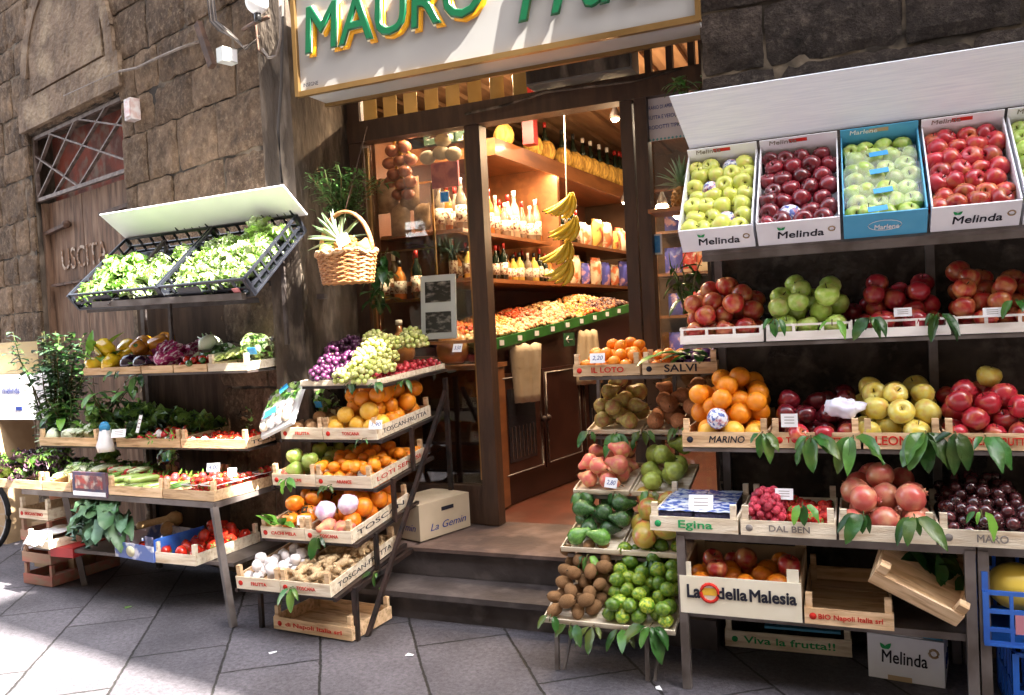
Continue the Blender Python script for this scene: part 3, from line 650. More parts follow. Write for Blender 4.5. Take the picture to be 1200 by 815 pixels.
for s_ in (1, 2, 3): reg('ginger', ging('ginger_root', GING, s_), .032, False, name='ginger_root', cat='ginger', asp=1.4)
reg('potato', bentmesh('potato', ell(.8, 1.2, 8), SPUD, .1, 11), .042, True, name='potato', asp=1.1)
def mushp(name, mt): 
    m = MB(); m.lathe([(1e-4, .7), (.5, .62), (.9, .25), (1, 0), (.9, -.08), (.35, .0), (.3, -.7), (.34, -.8), (1e-4, -.82)][::-1], mt, 12); return m.mesh(name)
reg('mushroom', mushp('mushroom', pm('mushroom_cap', (.72, .62, .50), (.58, .45, .32), 3, .6, rnd=.12)), .034, True, name='mushroom')

def w_big(T): return T.translation.x > -.9      # the right-hand stand
def heap(T, kind, n, reg_, top, label, group, seed=1, floor=.012, rs=(.9, 1.08), tight=.92, cat=None, K=46, scale=1, upright=False, lst=None):
    """drop n pieces one by one into region (u0,u1,v0,v1) of tray frame T, each to the lowest free place, below the heap outline top(u,v)"""
    P = PR[kind]; rn = random.Random(seed); u0, u1, v0, v1 = reg_; placed = lst if lst is not None else []
    made = []
    for i in range(n):
        r = P['r'] * scale * (.92 if P['r'] > .045 and w_big(T) else 1) * rn.uniform(*rs); re = r * (1 + (P['asp'] - 1) * .3)
        best = None
        for k in range(K):
            u = rn.uniform(u0 + r, u1 - r) if u1 - u0 > 2 * r else (u0 + u1) / 2
            v = rn.uniform(v0 + r, v1 - r) if v1 - v0 > 2 * r else (v0 + v1) / 2
            z = floor + r * .95
            for (a, b, c, q) in placed:
                d2 = (a - u) ** 2 + (b - v) ** 2; s_ = (q + re) * tight
                if d2 < s_ * s_: z = max(z, c + sqrt(s_ * s_ - d2))
            fr = (u - u0) / (u1 - u0); fv = (v - v0) / (v1 - v0)
            if z + r * .6 > top(fr, fv): continue
            sc = z + .04 * fv
            if best is None or sc < best[0]: best = (sc, u, v, z)
        if best is None: continue
        _, u, v, z = best; placed.append((u, v, z, re))
        o = bpy.data.objects.new(P['name'], rn.choice(P['meshes'])); COL.objects.link(o)
        if P['lie']:
            E = Matrix.Rotation(rn.uniform(-pi, pi), 4, 'Z') @ Matrix.Rotation(radians(rn.gauss(82, 14)), 4, 'X') @ Matrix.Rotation(rn.uniform(-pi, pi), 4, 'Z')
        else: E = Euler((rn.gauss(0, .45), rn.gauss(0, .45), rn.uniform(-pi, pi))).to_matrix().to_4x4()
        o.matrix_world = T @ Matrix.Translation((u, v, z)) @ E @ Matrix.Scale(r, 4)
        tag(o, label, cat or P['cat'], group); made.append(o)
    return made
def flat(h): return lambda u, v: h
def rise(h0, h1): return lambda u, v: h0 + (h1 - h0) * v
def mound(h, e=.03, cu=.5): return lambda u, v: e + (h - e) * max(0, 1 - abs((u - cu) * 1.45) ** 2) * min(1, .35 + v * 1.1)
def gridfill(T, kind, cols, rows, w, d, label, group, seed=1, floor=.012, scale=1, skip=()):
    """one packed layer in a box"""
    P = PR[kind]; rn = random.Random(seed); out = []; floor = floor + .012
    for j in range(rows):
        nn = cols - (j % 2) * 0
        for i in range(nn):
            if (i, j) in skip: continue
            r = P['r'] * scale * .86 * rn.uniform(.92, 1.06)
            u = (i + .5 + (.22 if j % 2 else -.22)) / cols * (w - .01); v = (j + .55) / rows * d
            u = min(max(u, r * .95), w - r * .95); v = min(max(v, r + .012), d - r)
            o = bpy.data.objects.new(P['name'], rn.choice(P['meshes'])); COL.objects.link(o)
            o.matrix_world = T @ Matrix.Translation((u + rn.uniform(-.006, .006), v + rn.uniform(-.006, .006), floor + r * .9 + rn.uniform(0, .012))) @ Euler((rn.gauss(.5, .5), rn.gauss(0, .5), rn.uniform(-3, 3))).to_matrix().to_4x4() @ Matrix.Scale(r, 4)
            tag(o, label, P['cat'], group); out.append(o)
    return out

# ================================================================ containers
def crate(label, A, B, d=.5, h=.07, tilt=0, mat=WOOD, wide=0, text=None, tmat=INKR, tsize=.035, side=None, smat=INKK, group='shallow wooden fruit crates', open_top=False, posts=True, post_h=.055, shr=0, face=None):
    T, w = frame(A, B, tilt); w -= .004
    fm_ = face or mat
    t = thing('wooden_crate', label, 'crate', T, group)
    b = MB()
    for k in range(4): b.box((w / 2, d * (k + .5) / 4, .004), (w - .02, d / 4 - .008, .006), mat)
    b.build('base', t)
    th = .007
    s = MB()
    if open_top:
        s.box((w / 2, th / 2, h * .27), (w, th, h * .54), fm_); s.box((w / 2, th / 2, h * .93), (w, th, h * .13), fm_)
        for q in (.01, w * .33, w * .66, w - .01): s.box((q, th / 2, h * .705), (.012, th, h * .325), fm_)
    else: s.box((w / 2, th / 2, h / 2), (w, th, h), fm_)
    fs = s.build('front_slat', t)
    s = MB(); s.box((w / 2, d - th / 2, h / 2), (w, th, h), mat); s.build('back_slat', t)
    for x, nm in ((th / 2, 0), (w - th / 2, 1)):
        s = MB(); s.box((x, d / 2, h / 2 + .002), (th, d - 2 * th - .002, h + .004), fm_ if nm else mat); ss = s.build('side_slat', t)
        if nm and side: lettering(side, min(h * .55, .04), smat, ss, (w + .0015, d / 2, h / 2), 'right', .0, 0, 0, 'lettering', d * .8)
    if posts:
        for x, y in ((.018, .018), (w - .018, .018), (.018, d - .018), (w - .018, d - .018)):
            s = MB(); s.box((x, y, (h + post_h) / 2 + .004), (.024, .022, h + post_h - .008), mat); s.build('corner_post', t)
    if text:
        lettering(text, tsize, tmat, fs, (w * .52, -.0015, h * .50), 'front', .015, shr, 0, 'lettering', min(w * .72, len(text) * tsize * .62))
        m = MB(); m.lathe([(.014, 0), (.014, .0015)], tmat, 12); m.v = [(x + w * .06 + .012, -z, y + h / 2) for x, y, z in m.v]; m.build('emblem', fs)
    return T, w, d, t

def sprig(p, n=4, L=.13, label='glossy dark green leaves hanging over the front of the shelf', mat=LEAF, seed=0, spread=1.0, down=.9, outd=(0, -1, 0), wd=.4, name='leaf_sprig', group='sprigs of leaves hung along the shelves'):
    rn = random.Random(seed or int(abs(p[0] * 1000) + abs(p[2]) * 777)); m = MB(); p = Vector(p); o = Vector(outd)
    side = o.cross(Vector((0, 0, 1)))
    m.tube([Vector((0, 0, 0)) - o * .05, Vector((0, 0, .004)), o * .015 - Vector((0, 0, .02))], .0025, STEM, 5)
    for i in range(n):
        s = (i / max(1, n - 1) - .5) * 1.5 * spread + rn.uniform(-.25, .25); l = L * .74 * rn.uniform(.5, 1.2)
        d = o * rn.uniform(.2, .7) + side * (s + rn.uniform(-.3, .3)) + Vector((0, 0, rn.uniform(-.7, .35) - down * .3))
        m.leaf(Vector((0, 0, 0)) + side * s * .02, d, l, l * wd * rn.uniform(.75, 1.15), rn.choice([mat, mat, LEAF, LEAFM]), down * rn.uniform(.8, 2.4), 7, (o.x * .5 + rn.uniform(-.4, .4), o.y * .5, .8), rn.uniform(.05, .3), rn.uniform(.1, .8))
    ob = m.build(name); ob.matrix_world = Matrix.Translation(p); return tag(ob, label, 'leaves', group)
def card(p, w=.05, h=.035, rot=(radians(70), 0, 0), label='small white price card stuck in the fruit', group='small white price cards'):
    m = MB(); m.box((0, 0, 0), (w, h, .001), WHITEP); 
    for k in range(3): m.box((0, h * (.25 - k * .22), .0009), (w * .6, h * .06, .0006), INKGR)
    o = m.build('price_card'); o.matrix_world = Matrix.Translation(p) @ Euler(rot).to_matrix().to_4x4(); return tag(o, label, 'price card', group)
def wrapfruit(T, u, v, z, r, label, col='b'):
    m = MB(); rn = random.Random(int(u * 999)); m.ball((0, 0, 0), r, WRAP, 14, 9)
    m.v = [tuple(Vector(p) * (1 + .08 * noise.noise(Vector(p) * 60))) for p in m.v]
    o = m.build('wrapped_apple'); o.matrix_world = T @ Matrix.Translation((u, v, z)); return tag(o, label, 'apple', 'fruits in printed tissue paper')
WRAP = pm('printed_tissue', (.72, .74, .82), (.08, .12, .36), 60, .4, .3, 60, lo=.5, hi=.56, col3=(.5, .1, .08), s3=45)
# ================================================================ right-hand stand
YT, YO, YA, YB = 3.33, 3.50, 3.60, 3.55
ZT, ZO, ZA, ZB, ZL = .665, .985, 1.425, 1.825, .325
def xat(px, py, Y): return oY(px, py, Y).x
def AB(p0, p1, py, Y, Z): return Vector((xat(p0, py, Y), Y, Z)), Vector((xat(p1, py, Y), Y, Z))
rack = thing('display_rack', 'brown metal display rack carrying the apple boxes and fruit crates right of the door', 'display rack', Matrix.Translation((0, 0, 0)), 'display racks of the fruit shop')
XR0, XR1 = xat(792, 620, YT), xat(1143, 632, YT)
for x, y in ((XR0 + .018, YT + .01), (XR1 - .02, YT + .01), (XR0 + .018, 3.9), (XR1 - .02, 3.9)):
    m = MB(); m.box((x, y, (ZT - .018) / 2), (.035, .035, ZT - .02), SHELFM); m.build('leg', rack)
m = MB(); m.box(((XR0 + XR1) / 2, YT + .29, ZT - .02), (XR1 - XR0, .58, .03), SHELFM); m.build('shelf', rack)
m = MB(); m.box(((XR0 + XR1) / 2, YT + .31, ZL - .018), (XR1 - XR0 - .04, .54, .028), SHELFM); m.build('shelf', rack)
XR2 = 1.25
for Y, Z, d, nm in ((YO + .004, ZO - .012, .46, 0), (YA + .004, ZA - .012, .36, 0)):
    m = MB(); m.box(((XR0 + XR2) / 2 + .01, Y + d / 2, Z), (XR2 - XR0, d, .016), SHELFM); m.build('shelf', rack)
for x in (XR0 + .13, .32, 1.2):
    m = MB(); m.box((x, 3.945, (ZT + 2.1) / 2), (.035, .03, 2.1 - ZT), SHELFM); m.build('upright', rack)
m = MB(); m.box((.5, 3.968, 1.03), (2.2, .008, 1.9), pm('painted_shade_sheet', (.020, .015, .012), (.055, .042, .032), 4, .85, .9, 12, bdist=.03, detail=8, col3=(.09, .07, .055), s3=11)); m.build('back_panel', rack)  # dark sheet added to paint the shade between the shelves
# sloping shelf for the boxes
m = MB(); tb = radians(48); q = Vector((XR0 + .10, YB + .03, ZB - .018))
m.box(((XR0 + XR2) / 2 + .06, YB - .01 + .17, ZB + .17), (XR2 - XR0 - .12, .50, .016), SHELFM, (tb, 0, 0))
m.box(((XR0 + XR2) / 2 + .06, YB + .015, ZB - .028), (XR2 - XR0 - .12, .03, .035), SHELFM)
m.build('shelf', rack)
r2 = thing('display_rack', 'second brown metal rack at the far right edge, over the blue plastic crates', 'display rack', Matrix(), 'display racks of the fruit shop')
for x, y in ((XR1 + .022, YT + .01), (XR1 + .022, 3.9), (1.4, YT + .01), (1.4, 3.9)):
    m = MB(); m.box((x, y, (ZT - .018) / 2), (.035, .035, ZT - .02), SHELFM); m.build('leg', r2)
m = MB(); m.box(((XR1 + 1.42) / 2 + .002, YT + .29, ZT - .02), (1.42 - XR1 - .01, .58, .03), SHELFM); m.build('shelf', r2)

# --- tilted cartons on top
def carton(label, px0, px1, py, col, brand, hole=INKR, d=.5, h=.125, logo='leaf'):
    A, B = AB(px0, px1, py, YB, ZB); T, w = frame(A, B, 48); w -= .005
    t = thing('fruit_box', label, 'box', T, 'tilted cardboard fruit boxes on the top rack')
    def pan(nm, c, s, mt=col): m = MB(); m.box(c, s, mt); return m.build(nm, t)
    pan('base', (w / 2, d / 2, .003), (w, d, .005)); fp = pan('front_panel', (w / 2, .003, h * .5), (w, .005, h))
    pan('side_panel', (.003, d / 2, h / 2 + .006), (.005, d - .012, h - .0)); pan('side_panel', (w - .003, d / 2, h / 2 + .006), (.005, d - .012, h))
    bp = pan('back_panel', (w / 2, d - .003, h * .5 + .02), (w, .005, h + .04))
    lettering(brand, .052 if brand == 'Melinda' else .035, INKK if col is CARD else WHITEP, fp, (w * .52, -.0015, h * .42), 'front', .012, .1, 0, 'lettering', w * .56 if brand == 'Melinda' else w * .3)
    lettering(brand, .03, INKGR if col is CARD else WHITEP, bp, (w * .30, d - .0085, h + .022), 'front', .008, .1, 0, 'lettering', w * .36)
    m = MB()
    if brand == 'Melinda': 
        m.leaf((w * .30, -.002, h * .66), (-.5, 0, .6), .022, .012, INKG, 0, 4, (0, -1, 0)); m.leaf((w * .30, -.002, h * .66), (.6, 0, .6), .022, .012, INKG, 0, 4, (0, -1, 0))
        m.tube([(w * .90 + .012 * cos(a), -.002, h * .55 + .012 * sin(a)) for a in [k * pi / 5 for k in range(10)]], .003, CARDB, 4, True)
    else: m.tube([(w * .5 + .06 * cos(a), -.002, h * .5 + .026 * sin(a)) for a in [k * pi / 8 for k in range(16)]], .0016, WHITEP, 4, True)
    m.build('emblem', fp)
    m = MB(); m.box((w * .5, -.0045 + d, h + .022), (.075, .003, .018), hole); m.build('handle_hole', bp)
    return T, w, d
T, w, d = carton('white printed box of yellow green apples, first box beside the doorway on the top rack', 800, 887, 288, CARD, 'Melinda')
gridfill(T, 'apple_yg', 4, 7, w, d, 'yellow green apple lying in the first white box by the doorway on the top rack', 'yellow green apples in the top box', 2, .02, 1.02, skip=((2, 6), (1, 4), (2, 1)))
for (i, u, v) in ((0, .62, .43), (1, .36, .28), (2, .62, .13)): wrapfruit(T, w * u, d * (.90 if i == 0 else .62 if i == 1 else .2), .066, .044, ['apple in printed tissue paper, uppermost among the yellow green apples', 'apple in printed tissue paper, halfway up the box of yellow green apples', 'apple in blue printed tissue near the front of the yellow green apple box'][i])
T, w, d = carton('white printed box of dark red apples between the yellow green ones and the blue box', 889, 987, 282, CARD, 'Melinda')
gridfill(T, 'apple_dark', 4, 7, w, d, 'glossy dark red apple packed in the second tilted box on the top rack', 'dark red apples in the top box', 4, .02, 1.02, skip=((1, 1),))
wrapfruit(T, w * .40, d * .2, .062, .05, 'apple in printed tissue paper at the front of the dark red apples')
T, w, d = carton('bright blue box of green apples under clear film on the top rack', 989, 1088, 276, BLUEC, 'Marlene', CARDB)
gridfill(T, 'apple_green', 4, 7, w, d, 'pale green apple under plastic film in the blue box on the top rack', 'green apples in the blue box', 6, .015, .98)
FILM = pm('clear_film', (.95, .97, 1), None, rough=.12, alpha=.15, spec=1, bump=.6, bscale=25)
m = MB(); rn = random.Random(5)
for (cx, cy, ww, hh) in ((.5, .72, .9, .24), (.5, .48, .95, .26), (.5, .25, .98, .24)):
    nx, ny = 14, 8; vs = []; fs = []
    for j in range(ny + 1):
        for i in range(nx + 1):
            u = (cx + (i / nx - .5) * ww) * w; v = (cy + (j / ny - .5) * hh) * d
            vs.append((u, v, .118 + .012 * noise.noise(Vector((u * 30, v * 30, cy))) - .02 * abs(j / ny - .5)))
    for j in range(ny):
        for i in range(nx): k = j * (nx + 1) + i; fs.append((k, k + 1, k + nx + 2, k + nx + 1))
    m.add(vs, fs, FILM, True)
for (cx, cy) in ((.48, .72), (.47, .5), (.5, .26), (.42, .05)): m.box((cx * w, cy * d, .128), (.07, .028, .002), pm('blue_sticker', (.03, .28, .62), None, rough=.4), (0, 0, .1))
o = m.build('plastic_film'); o.matrix_world = T; tag(o, 'crinkled clear plastic film with blue stickers over the green apples in the blue box', 'plastic film')
T, w, d = carton('white printed box of pinkish red apples next to the blue box on the top rack', 1090, 1196, 270, CARD, 'Melinda')
gg = gridfill(T, 'apple_streak', 4, 2, w, d * .30, 'x', 'pinkish red apples in the top box', 8, .02, 1.05) + gridfill(T @ Matrix.Translation((0, d * .27, 0)), 'apple_pink', 4, 5, w, d * .73, 'x', 'pinkish red apples in the top box', 9, .02, 1.05)
for o in gg: o['label'] = 'pinkish red apple packed in the tilted white box beside the blue one'
T, w, d = carton('white printed box of green apples, cut by the right edge of the photo', 1198, 1300, 262, CARD, 'Melinda')
gridfill(T, 'apple_green', 4, 7, w, d, 'green apple in the outermost tilted box, right of the pinkish red apples', 'green apples in the outermost top box', 10, .02, .98)
# white board over the boxes
def board(name, label, pts, th=.008, mt=None):
    a, b, c, e = [Vector(p) for p in pts]; n = (b - a).cross(e - a).normalized() * th
    m = MB(); vs = [a, b, c, e, a + n, b + n, c + n, e + n]
    m.add(vs, [(0, 1, 2, 3), (7, 6, 5, 4), (0, 4, 5, 1), (1, 5, 6, 2), (2, 6, 7, 3), (3, 7, 4, 0)], mt)
    o = m.build(name); return tag(o, label, 'board', 'white boards leaning over the top crates')
RIB = pm('ribbed_white_board', (.80, .82, .88), (.66, .69, .78), 14, .35, .3, 60, stretch=(.5, 12, 12), lo=.3, hi=.8)
WB = pm('smooth_white_board', (.86, .86, .88), (.82, .82, .86), 3, .4)
ya, za_ = 3.79, 2.32
board('white_board', 'long ribbed whitish board leaning forward over the tilted apple boxes', [Vector((xat(808, 170, ya), ya, za_)), Vector((1.6, ya, za_)), Vector((1.6, 3.66, 2.535)), Vector((xat(785, 120, 3.66), 3.66, 2.535))], .01, RIB)

# --- white crates of apples
def acr(lab, p0, p1, **k): A, B = AB(p0, p1, 400, YA, ZA); return crate(lab, A, B, .34, .07, 0, WOODW, group='white slatted crates on the apple shelf', open_top=True, posts=False, **k)
T, w, d, _ = acr('white slatted crate heaped with streaked red apples, nearest the doorway', 797, 896)
heap(T, 'apple_streak', 30, (.0, w, 0, d), mound(.30, .14, .55), 'streaked red apple heaped in the white crate nearest the doorway', 'apples heaped in white crates', 3)
T, w, d, _ = acr('white slatted crate heaped with bright green apples', 898, 1001)
heap(T, 'apple_green', 20, (.0, w, 0, d * .65), mound(.29, .13, .5), 'bright green apple heaped in the white crate of the middle rack', 'apples heaped in white crates', 5)
heap(T, 'apple_dark', 12, (.0, w + .05, d * .6, d + .06), flat(.34), 'dark red apple in the shade behind the bright green heap', 'apples heaped in white crates', 6)
T, w, d, _ = acr('white slatted crate with shiny pink red apples in front of darker ones', 1003, 1116)
L_ = []
heap(T, 'apple_pink', 3, (.04, w, 0, .12), flat(.16), 'shiny pink red apple at the front between green and streaked heaps', 'apples heaped in white crates', 7, scale=1.12, lst=L_)
heap(T, 'apple_pink', 24, (.0, w * .98, .09, d + .05), rise(.22, .36), 'pink red apple stacked behind the shiny front row of its white crate', 'apples heaped in white crates', 8, lst=L_)
T, w, d, _ = acr('white slatted crate with red and yellow apples, outermost on the apple shelf', 1118, 1240)
heap(T, 'apple_streak', 28, (.0, w, 0, d), mound(.31, .14, .38), 'red and yellow apple in the outermost white crate of the apple shelf', 'apples heaped in white crates', 9)
for px, lb in ((1058, 'small white price card among the shiny pink red apples'), (1163, 'small white price card in front of the red and yellow apples')): card(oY(px, 366, YA - .015), .065, .035, (radians(85), 0, 0), lb)

# --- orange shelf
def ocr(lab, p0, p1, **k): A, B = AB(p0, p1, 524, YO, ZO); return crate(lab, A, B, .44, .065, 0, WOOD, group='wooden crates on the orange shelf', **k)
T, w, d, _ = ocr('wooden crate lettered MARINO heaped with oranges', 800, 902, text='MARINO', tmat=INKK, tsize=.04, shr=.2)
L_ = []
heap(T, 'orange_pale', 3, (0, w, 0, .11), flat(.14), 'pale orange at the front of the crate beside the tissue wrapped one', 'oranges heaped in the crate', 4, lst=L_)
heap(T, 'orange', 34, (0, w, .05, d * .98), mound(.33, .15, .5), 'bright orange in the tall heap on the shelf right of the pears', 'oranges heaped in the crate', 5, lst=L_)
wrapfruit(T, w * .42, .02, .12, .045, 'orange in red and blue printed tissue before the orange heap')
T, w, d, _ = ocr('wooden crate lettered in red with dark red apples in the shade', 904, 1010, text='TOSCA FRUTTA', tmat=INKR, tsize=.032)
heap(T, 'apple_dark', 28, (0, w, .08, d), rise(.16, .32), 'dark red apple in the shade between the oranges and yellow apples', 'dark apples on the orange shelf', 7)
heap(T, 'apple_pink', 3, (0, w, -.02, .10), flat(.2), 'pink red apple at the front between oranges and yellow apples', 'dark apples on the orange shelf', 8)
card(oY(925, 493, YO - .012), .065, .055, (radians(88), 0, 0), 'white price card standing beside the MARINO crate')
m = MB(); m.ball((0, 0, 0), .055, pm('thin_white_bag', (.74, .72, .80), (.6, .55, .7), 9, .3), 26, 18, (1.3, .8, .7))
m.v = [tuple(Vector(p) * (1 + .5 * noise.noise(Vector(p) * 30) + .15 * noise.noise(Vector(p) * 80))) for p in m.v]
o = m.build('plastic_bag'); o.matrix_world = Matrix.Translation(oY(990, 478, YO + .06)); tag(o, 'crumpled white plastic bag between dark red and yellow apples', 'bag')
T, w, d, _ = ocr('wooden crate lettered LEONELLI heaped with yellow apples', 1012, 1105, text='LEONELLI', tmat=INKR, tsize=.05)
heap(T, 'apple_yellow', 26, (-.04, w + .02, 0, d), mound(.30, .14, .45), 'yellow apple heaped in the LEONELLI crate', 'yellow apples in the crate', 10)
L_ = []
T, w, d, _ = ocr('wooden crate lettered in red, outermost on the orange shelf', 1107, 1225, text='TOSCAN FRUTTA', tmat=INKR, tsize=.04)
heap(T, 'apple_pink', 30, (0, w, 0, d), mound(.29, .14, .42), 'rosy apple heaped in the outermost crate of the orange shelf', 'rosy apples on the orange shelf', 12, lst=L_)
heap(T, 'apple_yellow', 1, (.08, .26, .12, .3), flat(.6), 'single yellowish apple topping the rosy heap', 'rosy apples on the orange shelf', 13, lst=L_, K=3)

# --- berry table
def tcr(lab, p0, p1, mt=WOODP, **k): A, B = AB(p0, p1, 620, YT - .02, ZT); return crate(lab, A, B, .46, .06, 0, mt, group='pale wooden crates on the berry table', **k)
T, w, d, _ = tcr('pale wooden crate lettered Egina with blue berry trays', 762, 866, text='Egina', tmat=INKG, tsize=.045)
BLUEPR = pm('blue_printed_film', (.60, .66, .78), (.05, .10, .38), 30, .2, .2, 30, lo=.44, hi=.56)
for i, (u, v) in enumerate(((.27, .16), (.7, .16), (.27, .4), (.7, .4))):
    p = thing('berry_tray', ['clear tray under blue printed film, front one nearest the pears', 'clear tray under blue printed film, front one next to the raspberries', 'blue filmed tray at the back nearest the pears', 'blue filmed tray at the back next to the raspberries'][i], 'berry tray', T @ Matrix.Translation((u * w, v * d / .5, .012)), 'blue filmed berry trays')
    m = MB(); m.box((0, 0, .03), (.14, .20, .055), pm('dark_blueberries', (.03, .03, .09), (.06, .06, .14), 60, .4, 1, 60)); m.build('tray', p)
    m = MB(); vs = []; fs = []
    for jj in range(7):
        for ii in range(7): vs.append((-.075 + ii * .025, -.105 + jj * .035, .064 + .006 * noise.noise(Vector((ii * .9 + i, jj * .9, 0)))))
    for jj in range(6):
        for ii in range(6): k = jj * 7 + ii; fs.append((k, k + 1, k + 8, k + 7))
    m.add(vs, fs, BLUEPR, True); m.build('film', p)
card((T @ Vector((w * .55, .10, .10))), .10, .07, (radians(55), 0, .1), 'white handwritten card on the blue filmed berry trays')
T, w, d, _ = tcr('pale wooden crate lettered DAL BEN with raspberries and strawberries', 868, 981, text='DAL BEN', tmat=INKGR, tsize=.035)
heap(T, 'berry', 90, (.02, w * .48, .03, d * .5), mound(.16, .10), 'pink red raspberry heaped at the front of the DAL BEN crate', 'raspberries in the crate', 3)
heap(T, 'strawberry', 75, (w * .42, w - .01, .03, d), rise(.10, .17), 'strawberry in the DAL BEN crate', 'strawberries in the crate', 4)
heap(T, 'strawberry', 30, (.02, w * .5, d * .5, d), flat(.13), 'strawberry in the DAL BEN crate', 'strawberries in the crate', 5)
card(T @ Vector((w * .45, d * .3, .14)), .07, .045, (radians(70), 0, 0), 'white card stuck between the raspberries and strawberries')
T, w, d, _ = tcr('pale wooden crate heaped with pomegranates', 983, 1098)
heap(T, 'pomegranate', 26, (0, w, 0, d), mound(.27, .14, .55), 'rosy pomegranate heaped in the crate on the berry table', 'pomegranates in the crate', 4)
T, w, d, _ = tcr('pale wooden crate full of dark glossy plums', 1100, 1225, text='MARO', tmat=INKGR, tsize=.04)
heap(T, 'chestnut', 150, (.01, w - .01, .02, d), mound(.20, .08, .55), 'dark glossy plum in the crate beside the pomegranates', 'dark plums in the crate', 6)

# --- lower shelf: printed box, empty crates
def box_high(lab, A, B, d, h, hb, mt, text=None, tilt=0):
    T, w = frame(A, B, tilt); t = thing('fruit_box', lab, 'box', T)
    def pan(nm, c, s, m_=mt): m = MB(); m.box(c, s, m_); return m.build(nm, t)
    pan('base', (w / 2, d / 2, .004), (w - .01, d - .01, .006)); fp = pan('front_panel', (w / 2, .004, h / 2), (w, .008, h))
    pan('back_panel', (w / 2, d - .004, h * .62), (w, .008, h * 1.24), CARDB); 
    for x in (.004, w - .004):
        m = MB(); m.add([(x - .004, .008, 0), (x - .004, d - .008, 0), (x - .004, d - .008, hb * .72), (x - .004, .008, h * 1.0), (x + .004, .008, 0), (x + .004, d - .008, 0), (x + .004, d - .008, hb * .72), (x + .004, .008, h * 1.0)], [(3, 2, 1, 0), (4, 5, 6, 7), (0, 1, 5, 4), (1, 2, 6, 5), (2, 3, 7, 6), (3, 0, 4, 7)], CARDB); m.build('side_panel', t)
    for x, y, hh, mm in ((.025, .012, h + .055, mt), (w - .03, .012, h + .05, mt), (.02, d - .015, hb, CARDB), (w - .02, d - .015, hb, CARDB)):
        m = MB(); m.box((x, y, hh / 2), (.045, .01, hh), mm); m.build('corner_tab', t)
    return T, w, d, t, fp
CRM2 = pm('cream_carton', (.80, .74, .60), (.74, .67, .52), 5, .5)
A, B = AB(798, 940, 718, YT - .01, ZL)
T, w, d, t, fp = box_high('tall cream printed box lettered La della Malesia holding oranges', A, B, .40, .155, .27, CRM2)
lettering('La', .075, INKK, fp, (w * .115, -.0015, .09), 'front', .03, 0, 0, 'lettering', .055, .0007)
lettering('della', .065, INKK, fp, (w * .44, -.0015, .09), 'front', .03, 0, 0, 'lettering', .12, .0007)
lettering('Malesia', .068, INKK, fp, (w * .77, -.0015, .09), 'front', .03, 0, 0, 'lettering', .18, .0007)
m = MB(); m.tube([(w * .255 + .035 * cos(a), -.002, .09 + .036 * sin(a)) for a in [k * pi / 8 for k in range(16)]], .007, INKR, 5, True)
m.box((w * .255, -.0015, .095), (.07, .001, .03), pm('yellow_print', (.8, .45, .03), None, rough=.5)); m.build('emblem', fp)
L_ = []
m = MB(); m.box((w / 2, d / 2, .04), (w - .03, d - .03, .068), CARDB); tag(m.build('packing_insert', None, T), 'brown cardboard insert under the oranges in the tall cream box', 'packing insert')
heap(T, 'orange_deep', 12, (.01, w * .99, .01, d * .9), flat(.23), 'orange lying inside the tall cream printed box', 'oranges in the cream box', 3, lst=L_, floor=.075)
heap(T, 'apple_streak', 5, (.05, w * .99, .01, d * .9), flat(.24), 'red apple among the oranges in the tall cream box', 'apples in the cream box', 4, lst=L_, floor=.075)
A, B = AB(943, 1049, 726, YT - .01, ZL)
crate('empty wooden crate lettered Napoli Italia between the cream box and the leaning crate', A, B, .46, .065, 4, WOOD, text='BIO Napoli Italia srl', tsize=.028)
# leaning crate: local x runs from the raised corner down to the shelf
P0 = oY(1017, 682, YT - .03); P1 = oY(1120, 735, YT - .03)
dv = (P1 - P0); w_ = dv.length; ang = atan2(-dv.z, dv.x)
Tl = Matrix.Translation(P0) @ Matrix.Rotation(ang, 4, 'Y') @ Matrix.Rotation(radians(32), 4, 'X')
t = thing('wooden_crate', 'empty wooden crate leaning askew on the lower shelf with leaves inside', 'crate', Tl, 'shallow wooden fruit crates')
for nm, c, s_ in (('base', (w_ / 2, .2, .004), (w_ - .01, .4, .006)), ('front_slat', (w_ / 2, .004, .035), (w_, .008, .065)), ('back_slat', (w_ / 2, .396, .035), (w_, .008, .065)), ('side_slat', (.004, .2, .037), (.008, .38, .065)), ('side_slat', (w_ - .004, .2, .037), (.008, .38, .065))):
    m = MB(); m.box(c, s_, WOOD); m.build(nm, t)
for x, y in ((.02, .02), (w_ - .02, .02), (.02, .38), (w_ - .02, .38)):
    m = MB(); m.box((x, y, .058), (.035, .03, .1), WOOD); m.build('corner_post', t)
m = MB(); rn = random.Random(9)
for k in range(16): m.leaf((w_ * rn.uniform(.5, .9), rn.uniform(.12, .34), .02), (rn.uniform(-1, 1), rn.uniform(-1, 1), rn.uniform(.1, .9)), .12, .055, LEAF, .6, 5)
o = m.build('leaf_sprig'); o.matrix_world = Tl; tag(o, 'dark leafy trimmings lying inside the leaning empty crate', 'leaves')
